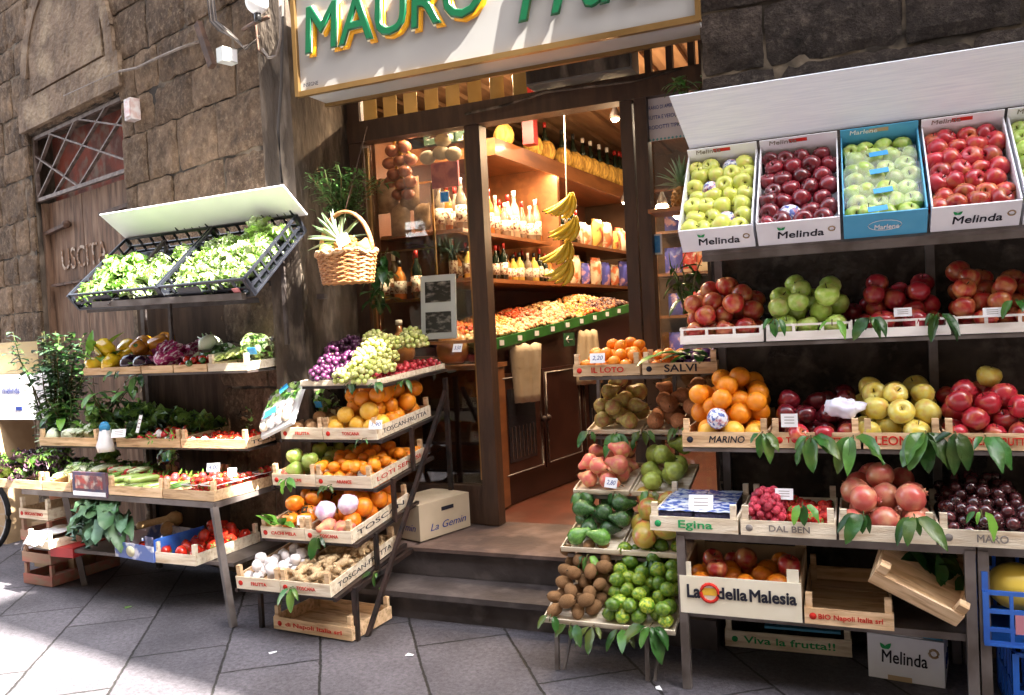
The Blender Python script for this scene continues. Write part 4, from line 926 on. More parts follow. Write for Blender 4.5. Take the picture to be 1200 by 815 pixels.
# --- on the ground below
def gcr(lab, p0, p1, py, Z, text, tm, mt=WOODP, yaw=0, d=.4, h=.07, **k):
    A = oZ(p0[0], p0[1], Z); B = oZ(p1[0], p1[1], Z); return crate(lab, A, B, d, h, 0, mt, text=text, tmat=tm, **k)
T, w, d, t = gcr('pale crate lettered Viva la frutta on the ground under the rack', (850, 757), (1000, 771), 0, 0.005, 'Viva la frutta!!', INKG, h=.075, tsize=.045)
m = MB(); m.box((w * .62, .15, .085), (w * .6, .2, .01), BLUEC); tag(m.build('blue_tray_liner', None, T), 'blue tray liner lying in the ground crate under the rack', 'tray liner')
A = T @ Vector((.06, .02, .13)); B = T @ Vector((w * .92, .0, .13)); A = Vector(A); B = Vector(B); B.z = A.z
crate('thin crate with red script resting on the ground crate under the rack', A, B, .36, .05, 0, WOODP, text='Confetti Maria', tsize=.04, shr=.3, posts=False)
# carton on the ground, turned slightly
A = oZ(1018, 793, 0); B = oZ(1108, 806, 0); T, w = frame(A, B, 0); h = .185; d = .27
t = thing('fruit_box', 'closed white printed apple carton standing on the ground under the rack', 'box', T @ Matrix.Rotation(radians(-3), 4, 'Z'))
m = MB(); m.box((w / 2, d / 2, h / 2 + .002), (w, d, h), CARD); bd = m.build('carton_body', t)
m = MB(); m.box((w / 2, d / 2, h + .005), (w - .01, d - .04, .004), BLUEC); m.build('top_flap', t)
m = MB(); m.box((w / 2 - .02, .03, h + .012), (w * .6, .05, .004), CARD, (.25, 0, 0)); m.build('top_flap', t)
m = MB(); m.box((w * .42, -.001, .012), (.09, .003, .02), CARDB); m.build('handle_hole', t)
lettering('Melinda', .075, INKK, bd, (w * .48, -.0016, h * .52), 'front', .012, .05, 0, 'lettering', w * .60); lettering('Mel', .06, INKB, bd, (w + .0016, d * .5, h * .4), 'right', .02, .1, 0, 'lettering', d * .5)
m = MB(); m.leaf((w * .24, -.002, h * .7), (-.5, 0, .6), .03, .016, INKG, 0, 4, (0, -1, 0)); m.leaf((w * .24, -.002, h * .7), (.6, 0, .7), .034, .018, INKG, 0, 4, (0, -1, 0)); m.build('emblem', bd)
m = MB(); m.tube([(w * .87 + .016 * cos(a), -.002, h * .74 + .016 * sin(a)) for a in [k * pi / 5 for k in range(10)]], .005, CARDB, 4, True); m.build('emblem', bd)

# --- blue plastic crates
def lattice_crate(label, T, w, d, h, mt, group, nx=6, nz=2, low=.0, name='plastic_crate', fh=None, text=None):
    t = thing(name, label, 'plastic crate', T, group); fh = fh or h
    m = MB(); m.box((w / 2, d / 2, .006), (w, d, .01), mt); m.build('base', t)
    def wall(nm, a, b, hh, n):
        a, b = Vector(a), Vector(b); m = MB(); r = .013
        for z in [r / 2 + .006] + [hh * (k + 1) / nz - .006 for k in range(nz)]: m.bar(a + Vector((0, 0, z)), b + Vector((0, 0, z)), r * .8, mt, r * 1.2)
        for i in range(n + 1): p = a.lerp(b, i / n); m.bar(p + Vector((0, 0, .01)), p + Vector((0, 0, hh - .002)), .012 if 0 < i < n else .02, mt)
        return m.build(nm, t)
    e = .008
    fw = wall('front_panel', (e, e, 0), (w - e, e, 0), fh, nx); wall('back_panel', (e, d - e, 0), (w - e, d - e, 0), h, nx)
    wall('side_panel', (e, e * 2, 0), (e, d - e * 2, 0), h, nx); wall('side_panel', (w - e, e * 2, 0), (w - e, d - e * 2, 0), h, nx)
    return t, fw
A = oY(1154, 757, YT - .02); B = Vector((A.x + .42, A.y, A.z)); T, w = frame(A, B)
lattice_crate('blue plastic crate with a yellow melon, upper one at the right edge', T, w, .4, .27, BLUEP, 'blue plastic crates at the right edge', 5, 3, fh=.2)
m = MB(); m.box((w * .30, .004, .085), (.055, .003, .07), pm('pinkish_label', (.5, .2, .25), None, rough=.5)); o = m.build('label', None, T); tag(o, 'pinkish paper label on the front of the upper blue crate', 'paper label')
YM = fm('yellow_melon_skin', (.78, .56, .08), (.74, .40, .03), 2, rough=.3)
m = MB(); m.ball((0, 0, 0), .085, YM, 16, 10, (1.1, 1.1, 1)); o = m.build('melon', None, T @ Matrix.Translation((.12, .12, .19))); tag(o, 'yellow melon poking out of the upper blue crate', 'melon', 'yellow melons in the blue crate')
m = MB(); m.ball((0, 0, 0), .08, YM, 16, 10, (1.1, 1.1, 1)); o = m.build('melon', None, T @ Matrix.Translation((.26, .14, .15))); tag(o, 'yellow melon half hidden at the right edge behind another', 'melon', 'yellow melons in the blue crate')
A = Vector((A.x + .09, A.y + .02, .002)); T, w = frame(A, A + Vector((.42, 0, 0)))
lattice_crate('blue plastic crate standing on the ground, lower one at the right edge', T, w, .38, oY(1154, 757, YT).z - .02, BLUEP, 'blue plastic crates at the right edge', 5, 2)

# ================================================================ stepped trays right of the door opening
TR = [  # z at front, Y, px range, d, tilt
]
st = thing('tray_stand', 'narrow dark metal stand of stepped trays between the doorway and the big rack', 'tray stand')
m = None
XS0, XS1 = -1.28, -.80
def leg(parent, a, b, wd=.018, mt=SHELFM, nm='leg'): m = MB(); m.bar(a, b, wd, mt); m.build(nm, parent)
for (p, z0) in ((Vector((-1.27, 3.36, 0)), .2), (Vector((-.86, 3.36, 0)), .2)):
    leg(st, p, p + Vector((0, .02, z0 + .02)))
    leg(st, p + Vector((.03, .0, 0)), p + Vector((.05, .45, .50)), .012)
for x in (-1.27, -.86):
    leg(st, (x, 3.62, .16), (x, 3.64, .46)); leg(st, (x + .0, 3.85, .31), (x, 3.87, .70)); leg(st, (x + .06, 3.9, .31), (x + .02, 4.1, .95), .014)
    leg(st, (x, 4.15, .33), (x, 4.2, 1.25))
for (Y, Z, d, tl) in ((3.36, .205, .36, 14), (3.58, .455, .36, 12), (3.80, .685, .34, 10), (4.02, .945, .34, 8), (3.89, 1.262, .34, 0)):
    m = MB(); m.bar((-1.27, Y, Z), (-.84, Y, Z), .016, SHELFM); m.bar((-1.27, Y + d, Z + d * math.tan(radians(tl))), (-.84, Y + d, Z + d * math.tan(radians(tl))), .016, SHELFM); m.bar((-1.27, Y, Z), (-1.27, Y + d, Z + d * math.tan(radians(tl))), .014, SHELFM); m.bar((-.84, Y, Z), (-.84, Y + d, Z + d * math.tan(radians(tl))), .014, SHELFM); m.build('shelf_frame', st)
def tray(label, A, B, d, tilt, mat=WOODP, h=.022, group='shallow display trays'):
    T, w = frame(A, B, tilt); w -= .004; t = thing('display_tray', label, 'tray', T, group)
    m = MB(); m.box((w / 2, d / 2, .004), (w, d, .006), mat); m.build('base', t)
    for nm, c, s_ in (('front_slat', (w / 2, .003, h / 2 + .002), (w, .006, h)), ('back_slat', (w / 2, d - .003, h / 2 + .002), (w, .006, h)), ('side_slat', (.003, d / 2, h / 2 + .002), (.006, d - .014, h)), ('side_slat', (w - .003, d / 2, h / 2 + .002), (.006, d - .014, h))):
        m = MB(); m.box(c, s_, mat); m.build(nm, t)
    return T, w, d, t
def tr(lab, p0, p1, py, Y, Z, d, tilt, **k): A, B = AB(p0, p1, py, Y, Z); return tray(lab, A, B, d, tilt, **k)
# limes and kiwis
T, w, d, _ = tr('shallow tray of kiwis and limes, lowest and nearest of the stepped trays', 637, 792, 730, 3.33, .218, .42, 16)
L_ = []
heap(T, 'kiwi', 60, (0, w * .47, .0, d), rise(.11, .24), 'brown fuzzy kiwi on the lowest stepped tray', 'kiwis on the tray', 3, scale=.98, lst=L_, tight=.86)
heap(T, 'lime', 80, (w * .45, w, .0, d), rise(.11, .24), 'green lime heaped beside the kiwis', 'limes on the tray', 4, scale=.95, lst=L_, tight=.88)
# avocados and mangos
T, w, d, _ = tr('shallow tray of avocados above the kiwis', 658, 727, 650, 3.56, .475, .38, 14)
heap(T, 'avocado_light', 5, (0, w, 0, d * .35), flat(.15), 'bright green avocado in the front row of its tray', 'avocados on the tray', 5)
heap(T, 'avocado', 13, (0, w + .03, d * .22, d), rise(.17, .28), 'dark green avocado behind the brighter front row', 'avocados on the tray', 6)
T, w, d, _ = tr('shallow tray of mangos beside the avocados', 729, 797, 656, 3.56, .475, .38, 14)
heap(T, 'mango', 13, (0, w, 0, d), rise(.16, .25), 'yellow and red mango beside the avocados', 'mangos on the tray', 6)
# rosy pears / green pears
T, w, d, _ = tr('shallow tray of rosy pears in the middle of the stepped trays', 672, 738, 576, 3.78, .70, .36, 12)
heap(T, 'pear_rosy', 14, (0, w, 0, d), rise(.15, .27), 'rosy pear on the tray above the avocados', 'pears on the stepped trays', 7, scale=.95)
T, w, d, _ = tr('shallow tray of green pears behind the berry table corner', 740, 806, 580, 3.78, .70, .36, 12)
heap(T, 'pear_green', 12, (0, w, 0, d), rise(.13, .22), 'green pear beside the rosy pears', 'pears on the stepped trays', 8, scale=1.05)
T, w, d, _ = tr('shallow tray of yellow pears, second from the top of the stepped trays', 688, 752, 506, 4.0, .965, .34, 10)
heap(T, 'pear', 16, (0, w, 0, d), rise(.15, .26), 'yellowish pear under the mandarin crate', 'pears on the stepped trays', 9, scale=.98)
T, w, d, _ = tr('shallow tray of russet pears next to the big orange heap', 754, 826, 506, 4.0, .965, .34, 10)
heap(T, 'pear_russet', 18, (0, w, 0, d), rise(.14, .25), 'russet brown pear beside the oranges', 'pears on the stepped trays', 10, scale=.98)
A, B = AB(672, 751, 440, 3.87, 1.275)
T, w, d, _ = crate('wooden crate of mandarins lettered IL LOTO on the topmost stepped shelf', A, B, .34, .055, 0, WOOD, text='IL LOTO', tmat=INKR, tsize=.038)
heap(T, 'mandarin', 34, (0, w, 0, d), mound(.18, .09, .6), 'small mandarin in the crate lettered IL LOTO', 'mandarins in the crate', 11)
A, B = AB(753, 842, 440, 3.87, 1.275)
T, w, d, _ = crate('wooden crate lettered SALVI with plums and leaves beside the mandarins', A, B, .34, .055, 0, WOOD, text='SALVI', tmat=INKK, tsize=.05)
heap(T, 'mandarin_small', 14, (0, w * .5, .12, d), flat(.15), 'small mandarin behind the leaves of the SALVI crate', 'mandarins in the crate', 12)
heap(T, 'plum', 24, (w * .3, w, .02, d), rise(.09, .14), 'dark purple plum in the SALVI crate', 'plums in the crate', 13)
m = MB(); rn = random.Random(4)
for k in range(10): m.leaf((w * rn.uniform(.1, .9), rn.uniform(.0, .12), rn.uniform(.08, .11)), (rn.uniform(-1, 1), rn.uniform(-.8, -.1), rn.uniform(-.1, .3)), rn.uniform(.10, .17), .055, LEAF if k % 2 else LEAFL, .6, 6)
o = m.build('leaf_sprig', None, T); tag(o, 'long green leaves spread over the SALVI crate', 'leaves')

# --- leaf sprigs on the right side
SP = [((1020, 372), YA - .02, 5, .15, 'leaves hanging before the shiny pink red apples'), ((1100, 368), YA - .02, 5, .17, 'big leaves between the pink and the outermost apple crates'), ((908, 374), YA - .02, 3, .11, 'small leaves between the streaked and the green apples'), ((975, 376), YA - .02, 2, .12, 'two leaves hanging below the bright green apples'), ((1192, 352), YA - .02, 3, .14, 'leaves at the right end of the apple shelf'),
 ((893, 508), YO - .03, 4, .15, 'leaves hanging between the MARINO crate and its neighbour'), ((950, 512), YO - .03, 5, .19, 'long leaves hanging below the dark red apples'), ((1000, 512), YO - .03, 4, .20, 'long leaves hanging beside the LEONELLI crate'), ((1085, 507), YO - .03, 6, .20, 'thick bunch of dark leaves right of the LEONELLI crate'), ((1120, 508), YO - .03, 4, .2, 'dark leaves hanging over the plums'), ((1155, 512), YO - .03, 4, .19, 'broad leaves hanging at the outer end of the orange shelf'),
 ((1012, 603), YT - .04, 4, .16, 'leaves hanging below the pomegranate crate'), ((1072, 606), YT - .04, 4, .18, 'bright leaves hanging between pomegranates and plums'), ((1150, 600), YT - .04, 3, .13, 'fresh leaves lying on the front of the plum crate'), ((940, 592), YT - .02, 3, .10, 'small fresh leaf tucked by the raspberries'),
 ((690, 506), 3.97, 3, .12, 'leaves at the corner of the yellow pear tray'), ((722, 508), 3.97, 3, .16, 'leaves hanging below the yellow pears'), ((755, 505), 3.97, 3, .16, 'leaves hanging between yellow and russet pears'), ((795, 502), 3.97, 3, .13, 'leaves hanging below the russet pears'),
 ((678, 578), 3.76, 4, .10, 'leaves at the corner of the rosy pear tray'), ((720, 578), 3.76, 3, .10, 'leaves below the rosy pears'), ((760, 576), 3.76, 3, .14, 'leaves hanging between rosy and green pears'),
 ((688, 652), 3.54, 3, .13, 'leaf hanging below the bright green avocados'), ((762, 658), 3.54, 3, .12, 'leaves hanging below the mangos'),
 ((645, 722), 3.32, 2, .10, 'leaf at the outer corner of the kiwi tray'), ((668, 733), 3.31, 3, .12, 'leaves hanging below the kiwis, nearest their corner'), ((695, 735), 3.31, 3, .14, 'leaves hanging below the middle of the kiwis'), ((728, 738), 3.31, 3, .15, 'leaves hanging where kiwis meet limes'), ((762, 735), 3.31, 5, .19, 'long leaves hanging below the limes')]
for i, ((px, py), Y, n, L, lb) in enumerate(SP):
    sprig(oY(px, py, Y), n, L, lb, LEAFL if 'bright' in lb or 'fresh' in lb else LEAF, i + 11)
# ================================================================ left-hand stand
# --- long table
TYL, TYR = 3.56, 3.44
TZ = .66
tabl = thing('display_table', 'long brown metal table with a lower shelf carrying the vegetable crates', 'display table')
TX0, TX1 = -4.95, -3.27
def ty(x): return TYR + (TYL - TYR) * (TX1 - x) / 1.92
m = MB(); m.bar((TX0, ty(TX0) + .01, TZ - .02), (TX1, TYR + .01, TZ - .02), .03, SHELFM); m.bar((TX0, ty(TX0) + .6, TZ - .02), (TX1, TYR + .6, TZ - .02), .03, SHELFM)
m.bar((TX1, TYR, TZ - .02), (TX1, TYR + .62, TZ - .02), .03, SHELFM); m.bar((TX0, TYL, TZ - .02), (TX0, TYL + .6, TZ - .02), .03, SHELFM); m.build('table_frame', tabl)
for a, b in (((TX1, TYR, TZ - .03), (-3.13, 3.38, 0)), ((TX1, TYR + .6, TZ - .03), (-3.2, TYR + .6, 0)), ((-4.72, 3.66, TZ - .03), (-4.66, 3.72, 0)), ((TX0 + .03, TYL + .6, TZ - .03), (TX0 + .03, TYL + .6, 0))):
    m = MB(); m.bar(a, b, .034, SHELFM); m.build('leg', tabl)
m = MB(); m.box(((TX0 + TX1) / 2 + .06, 3.82, .285), (1.62, .58, .02), SHELFM); m.build('shelf', tabl)
def tlc(lab, p0, p1, d=.5, h=.055, mt=WOOD, **k):
    def pt(px):
        d_ = ray(px, 575); xx = d_.x / d_.y * 3.5; return Vector((d_.x / d_.y * ty(xx), ty(xx), TZ))
    return crate(lab, pt(p0), pt(p1), d, h, 0, mt, group='crates along the front of the vegetable table', **k)
T, w, d, _ = tlc('wooden crate of dark purple salad at the outer end of the vegetable table', -20, 49)
heap(T, 'purple_salad', 26, (0, w, 0, d), flat(.22), 'dark purple lettuce on the outer end of the table by the bicycle', 'dark lettuces on the table', 3)
T, w, d, _ = tlc('wooden crate of bagged pale leeks next to the dark purple salad', 50, 84)
def bunch(T, label, mt, n, L, r, u, v, z, yaw=0, seed=0, bend=.1, name='celery_bunch', cat='celery', tipm=None, spread=.3, group=None, kind=None):
    m = MB(); rn = random.Random(seed)
    for k in range(n):
        o = Vector((rn.gauss(0, 1) * r * 1.6, rn.uniform(-.3, .3) * L * .2, abs(rn.gauss(0, .7)) * r * 1.6 + r)); s = rn.uniform(-spread, spread); l = L * rn.uniform(.8, 1.1)
        pts = [o + Vector((s * l * (q ** 1.5) * .5 + rn.gauss(0, .002), l * q, bend * l * q * (1 - q))) for q in (0, .25, .5, .75, 1)]
        m.tube(pts, [r * .8, r, r, r * .8, r * .35], mt, 6)
        if tipm:
            for j in range(3): m.leaf(pts[-1 - (j % 2)], (rn.uniform(-1, 1), rn.uniform(.2, 1), rn.uniform(-.2, .9)), L * .3, L * .14, tipm, .8, 4, (0, 0, 1), .2, .8)
    o = m.build(name); o.matrix_world = T @ Matrix.Translation((u, v, z)) @ Matrix.Rotation(yaw, 4, 'Z'); return tag(o, label, cat, group, kind)
LEEK = fm('white_leek', (.70, .74, .58), (.45, .60, .25), 5, rough=.35, stretch=(6, .4, 6))
for k in range(4): bunch(T, 'bundle of pale leeks lying in the crate beside the purple salad', LEEK, 9, .22, .011, w * (.2 + .2 * k), .04 + .05 * k, .05 + .02 * (k % 2), .1, k, .2, 'leek_bundle', 'leeks', LEAFL, .15, 'pale leek bundles on the table')
# printed carton standing at the front
def pt_(px): d_ = ray(px, 575); xx = d_.x / d_.y * 3.5; return Vector((d_.x / d_.y * (ty(xx) - .02), ty(xx) - .02, TZ))
T, w, d, _ = tlc('wooden crate of green beans behind the dark printed carton', 85, 124, h=.05)
beans = []
for k in range(3): bunch(T, 'handful of thin green beans piled behind the dark printed carton', fm('green_bean', (.14, .32, .05), (.24, .42, .10), 5, rough=.35), 26, .16, .005, w * (.25 + .25 * k), .05 + .1 * k, .06, .3 * k, 40 + k, .2, 'green_beans', 'green beans', None, .6, 'piles of green beans on the table')
for k in range(3): bunch(T, 'bundle of pale chard ribs at the back behind the printed carton', LEEK, 8, .16, .009, w * (.2 + .3 * k), .22, .07, -.2, 60 + k, .2, 'chard_bundle', 'chard', LEAFL, .2, 'bundles of chard on the table')
A = pt_(85); B = pt_(124); A.z = B.z = TZ - .02; T, w = frame(A, B)
pc = thing('fruit_box', 'small dark printed carton with a tomato picture standing on the table front', 'box', T)
m = MB(); m.box((w / 2, .012, .075), (w, .02, .15), pm('dark_blue_print', (.045, .045, .10), (.10, .05, .07), 20, .35)); m.build('carton_body', pc)
m = MB(); m.box((w / 2, .0015, .09), (w * .8, .003, .08), pm('red_picture', (.30, .05, .04), (.12, .05, .06), 25, .35, col3=(.45, .4, .35), s3=20)); m.box((w / 2, .0015, .02), (w * .96, .003, .025), WHITEP); m.build('picture_print', pc)
T, w, d, _ = tlc('wooden crate of pale courgettes and beans under the radishes', 126, 190)
L_ = []
for k in range(9):
    P = PR['courgette_pale']; o = bpy.data.objects.new('courgette', P['meshes'][0]); COL.objects.link(o)
    o.matrix_world = T @ Matrix.Translation((.03 + (w - .06) * (k % 6) / 5, .11 + .02 * (k % 2), .04 + .04 * (k // 6))) @ Matrix.Rotation(random.uniform(-.25, .25) - .3, 4, 'Z') @ Matrix.Rotation(radians(92), 4, 'X') @ Matrix.Scale(.021, 4)
    tag(o, 'pale green courgette lying at the table front before the radishes', 'courgette', 'pale courgettes at the table front')
heap(T, 'radish', 70, (0, w, d * .36, d), rise(.10, .17), 'bright red radish heaped behind the pale courgettes', 'radishes on the vegetable table', 4)
T, w, d, _ = tlc('wooden crate of beans and berry punnets at the lit end of the table', 191, 251, side=None)
for k in range(3): bunch(T, 'handful of green beans piled before the berry punnets', MATS['green_bean'], 30, .17, .005, w * (.12 + .16 * k), .02 + .03 * k, .05, -.5 + .3 * k, 80 + k, .2, 'green_beans', 'green beans', None, .6, 'piles of green beans near the punnets')
heap(T, 'radish', 30, (0, w * .33, d * .4, d), rise(.10, .16), 'red radish heaped behind the beans by the punnets', 'radishes near the punnets', 5)
PUN = pm('clear_punnet', (1, .9, .92), None, rough=.1, trans=1, ior=1.1, spec=.8)
def punnet(T, u, v, label, seed, yaw=0, kind='berry', w=.11, d=.17):
    TT = T @ Matrix.Translation((u, v, .012)) @ Matrix.Rotation(yaw, 4, 'Z')
    t = thing('berry_punnet', label, 'punnet', TT, 'clear punnets of red berries')
    m = MB(); h = .07; a = .012; th = .0015
    m.add([(-w / 2 + a, -d / 2 + a, 0), (w / 2 - a, -d / 2 + a, 0), (w / 2 - a, d / 2 - a, 0), (-w / 2 + a, d / 2 - a, 0), (-w / 2, -d / 2, h), (w / 2, -d / 2, h), (w / 2, d / 2, h), (-w / 2, d / 2, h)], [(0, 1, 2, 3), (0, 4, 5, 1), (1, 5, 6, 2), (2, 6, 7, 3), (3, 7, 4, 0)], PUN); m.build('punnet_tub', t)
    m = MB()
    for p, q in (((-1, -1), (1, -1)), ((1, -1), (1, 1)), ((1, 1), (-1, 1)), ((-1, 1), (-1, -1))): m.bar((p[0] * w / 2, p[1] * d / 2, h), (q[0] * w / 2, q[1] * d / 2, h), .004, pm('punnet_rim', (.8, .7, .74), None, rough=.15))
    m.build('punnet_rim', t)
    heap(TT @ Matrix.Translation((-w / 2 + .01, -d / 2 + .01, 0)), kind, 26, (0, w - .02, 0, d - .02), flat(.095), 'red berry in one of the clear punnets at the lit table end', 'berries in the punnets', seed, .004, K=14, cat=None)
for k, (u, v, lb) in enumerate(((.30, .10, 'front clear punnet of red berries, nearest the beans'), (.52, .11, 'front clear punnet of red berries, nearest the lit crate side'), (.30, .30, 'clear punnet of red berries in the middle row by the radishes'), (.52, .31, 'clear punnet of red berries in the middle row by the crate side'), (.53, .49, 'rearmost clear punnet of red berries on the table'))):
    punnet(T, w * u * 1.6, v * .98, lb, 70 + k, random.uniform(-.06, .06), 'strawberry')
card(T @ Vector((w * .80, .22, .12)), .05, .05, (radians(75), 0, .5), 'tall white price card between the berry punnets')
# --- lower shelf things
A = oZ(180, 659, .30); B = oZ(230, 664, .30)
T, w, d, _ = crate('pale crate of tomatoes on the lower shelf of the table', A, B, .52, .06, 0, WOODP)
heap(T, 'tomato', 26, (0, w, 0, d), rise(.10, .16), 'red tomato in the pale crate on the lower shelf', 'tomatoes on the lower shelf', 4)
for k in range(2):
    P = PR['butternut']; o = bpy.data.objects.new('squash', P['meshes'][0]); COL.objects.link(o)
    o.matrix_world = Matrix.Translation(oY(185 + 10 * k, 622 - 12 * k, 3.78 + .1 * k)) @ Matrix.Rotation(-.9, 4, 'Z') @ Matrix.Rotation(radians(95), 4, 'X') @ Matrix.Scale(.05, 4)
    tag(o, ['long buff squash lying behind the tomato crate, lower one', 'long buff squash lying behind the tomato crate, upper one'][k], 'squash', 'long squashes on the lower shelf')
A = oZ(135, 652, .30); B = oZ(180, 660, .30); T, w = frame(A, B)
bx = thing('fruit_box', 'blue and white printed carton between the chard and the tomatoes', 'box', T)
BLW = pm('blue_white_print', (.10, .16, .42), (.66, .66, .74), 9, .4, lo=.46, hi=.54)
for nm, c, s_, mt in (('front_panel', (w / 2, .004, .045), (w, .006, .09), BLW), ('back_panel', (w / 2, .36, .05), (w, .006, .10), BLW), ('side_panel', (.003, .18, .06), (.006, .34, .12), BLW), ('side_panel', (w - .003, .18, .065), (.006, .34, .13), pm('royal_blue_print', (.02, .10, .50), (.05, .18, .6), 12, .35)), ('base', (w / 2, .18, .004), (w - .01, .34, .006), CARDB), ('corner_tab', (.035, .008, .10), (.06, .008, .09), pm('navy_print', (.03, .035, .10), (.25, .22, .3), 20, .4)), ('corner_tab', (w - .04, .008, .10), (.07, .008, .085), MATS['navy_print'])):
    m = MB(); m.box(c, s_, mt); m.build(nm, bx)
m = MB(); m.lathe([(.04, 0), (.04, .002)], pm('cream_roundel', (.7, .66, .45), None, rough=.5), 16); m.v = [(x + w * .42, -z + .0, y * .8 + .045) for x, y, z in m.v]; m.build('emblem', bx)
heap(T, 'tomato_small', 14, (.02, w - .02, .03, .3), flat(.10), 'small tomato inside the blue and white carton', 'tomatoes in the printed carton', 7)
# big dark chard hanging over the shelf
m = MB(); rn = random.Random(12)
for k in range(34):
    s_ = rn.uniform(-.5, .5); m.leaf((s_ * .22, rn.uniform(-.02, .12), rn.uniform(-.02, .12)), (s_ * 1.2, rn.uniform(-1, -.2), rn.uniform(-.2, .7)), rn.uniform(.13, .26), rn.uniform(.08, .13), CAB if k % 3 else pm('blue_grey_leaf', (.12, .22, .15), (.06, .13, .07), 12, .45, rnd=.2), rn.uniform(1.2, 2.4), 6, (0, -.4, .8), .2, 1.1)
o = m.build('chard_bunch'); o.matrix_world = Matrix.Translation(oY(122, 612, 3.52)); tag(o, 'big bunch of dark blue green chard drooping from the lower shelf', 'chard')
# crate stack beside the bicycle
STW = pm('stained_crate_wood', (.34, .22, .15), (.42, .16, .12), 5, .75, .3, 30, rnd=.15, stretch=(1, 5, 5))
sx = oZ(28, 684, 0)
LBS = ['empty stained crate on the ground, lowest of the stack by the bicycle', 'empty stained crate, second up in the stack by the bicycle', 'empty crate under the topmost one of the stack by the bicycle', 'pale crate lettered on its front, topmost of the stack by the bicycle']
for k in range(4):
    A = sx + Vector((.0, .0, .005 + k * .145)); B = A + Vector((.30, -.02, 0))
    crate(LBS[k], A, B, .5, .065, 0, WOODP if k == 3 else STW, text='BRIGANTINO' if k == 3 else None, tmat=INKR, tsize=.03, post_h=.07, group='empty crates stacked by the bicycle')
A = oY(32, 640, 3.5); B = oY(62, 648, 3.5); B = Vector((A.x + .24, A.y - .03, A.z))
T, w, d, _ = crate('pale crate wrapped in white cloth sticking out under the table end', A, B, .48, .05, 0, WOODP, text='FARM', tsize=.03)
CL = pm('white_cloth', (.82, .82, .84), (.75, .76, .80), 4, .8, .3, 20)
m = MB(); vs = []; fs = []
for j in range(13):
    for i in range(13):
        u = i / 12; v = j / 12; vs.append((-.02 + u * (w + .0), -.03 + v * .34, .085 + .02 * noise.noise(Vector((u * 4, v * 4, 2))) - .06 * max(0, .12 - v) / .12 - .05 * max(0, .1 - u) / .1))
for j in range(12):
    for i in range(12): k = j * 13 + i; fs.append((k, k + 1, k + 14, k + 13))
m.add(vs, fs, CL, True); o = m.build('cloth', None, T); tag(o, 'white cloth folded over the crate under the table end', 'cloth')
m = MB(); m.box((.10, .08, .03), (.20, .24, .06), pm('red_carton', (.45, .03, .03), None, rough=.45)); o = m.build('red_carton'); o.matrix_world = Matrix.Translation(oY(66, 650, 3.56)); tag(o, 'small red carton tucked under the pale crate by the chard', 'box')

# --- middle shelf
MZ = .905
def msh(lab, p0, p1, **k):
    A = oY(p0, 528, 3.74); B = oY(p1, 528, 3.74); A.z = B.z = MZ; k.setdefault('side', None); return crate(lab, A, B, .44, .055, 3, WOOD, group='crates on the middle vegetable shelf', **k)
mid = thing('display_rack', 'dark metal rack of vegetable shelves standing behind the long table', 'display rack', Matrix(), 'display racks of the fruit shop')
xl, xr = oY(47, 528, 3.74).x, oY(290, 528, 3.74).x
m = MB(); m.box(((xl + xr) / 2, 3.98, MZ - .008), (xr - xl, .46, .012), STEEL); m.build('shelf', mid)
PZ, PY = 1.365, 3.72
pxl, pxr = oY(100, 437, PY).x, oY(290, 437, PY).x
m = MB(); m.box(((pxl + pxr) / 2, PY + .21, PZ - .008), (pxr - pxl, .42, .012), STEEL); m.build('shelf', mid)
for x in (pxl + .1, pxr - .02):
    m = MB(); m.box((x, PY + .4, .96), (.03, .03, 1.9), STEEL); m.build('upright', mid)
m = MB(); m.bar((pxr + .3, PY + .38, 1.78), (pxl - .2, PY + .22, 1.79), .03, STEEL); m.bar((pxr + .25, 3.44, 1.775), (-4.15, 3.50, 1.795), .035, SHELFM); m.build('shelf_rail', mid)
for x in (-4.0, -3.1):
    m = MB(); m.bar((x, 3.47, 1.785), (x, 3.93, 2.2), .02, STEEL); m.bar((x, 3.93, 1.5), (x, 3.93, 2.2), .02, STEEL); m.build('bracket', mid)
SHADEB = pm('painted_shade_board', (.075, .05, .035), (.04, .027, .02), 3, .8, .3, 25, stretch=(6, 6, .7))  # near-black brown paints the shade behind the vegetable shelves; board is added
m = MB(); m.box(((pxl + pxr) / 2 + .12, 4.17, .95), (pxr - pxl + .25, .015, 1.68), SHADEB); m.build('back_panel', mid)
T, w, d, _ = msh('wooden crate of fennel and greens at the outer end of the middle shelf', 47, 115)
heap(T, 'fennel', 9, (0, w * .7, 0, d * .8), flat(.17), 'white fennel bulb at the outer end of the middle shelf', 'fennel on the middle shelf', 3)
heap(T, 'lettuce_green', 5, (w * .4, w, .1, d), flat(.26), 'small leafy green head behind the fennel', 'green heads on the middle shelf', 4, scale=.85)
T, w, d, _ = msh('wooden crate of radishes below the big dark cabbages', 137, 212)
heap(T, 'radish', 50, (w * .3, w, 0, d * .6), flat(.11), 'red radish in the crate on the middle shelf', 'radishes on the middle shelf', 5)
heap(T, 'cabbage', 1, (0, w * .4, 0, .2), flat(.3), 'single grey green cabbage at the front of the middle shelf', 'cabbages on the middle shelf', 6, scale=.8)
heap(T, 'garlic', 8, (w * .5, w * .9, 0, .14), flat(.14), 'small white onion among the radishes', 'white onions on the middle shelf', 7, scale=.8)
T, w, d, _ = msh('wooden crate of small tomatoes and onions beside the boxed mushrooms', 213, 290, side='TOSCAN', smat=INKK)
heap(T, 'tomato_small', 46, (0, w, 0, d), rise(.09, .17), 'small red tomato in the crate lettered TOSCAN', 'small tomatoes on the middle shelf', 8)
heap(T, 'garlic', 7, (0, w, 0, d * .5), flat(.17), 'white onion among the small tomatoes', 'onions among the tomatoes', 9, scale=.8)
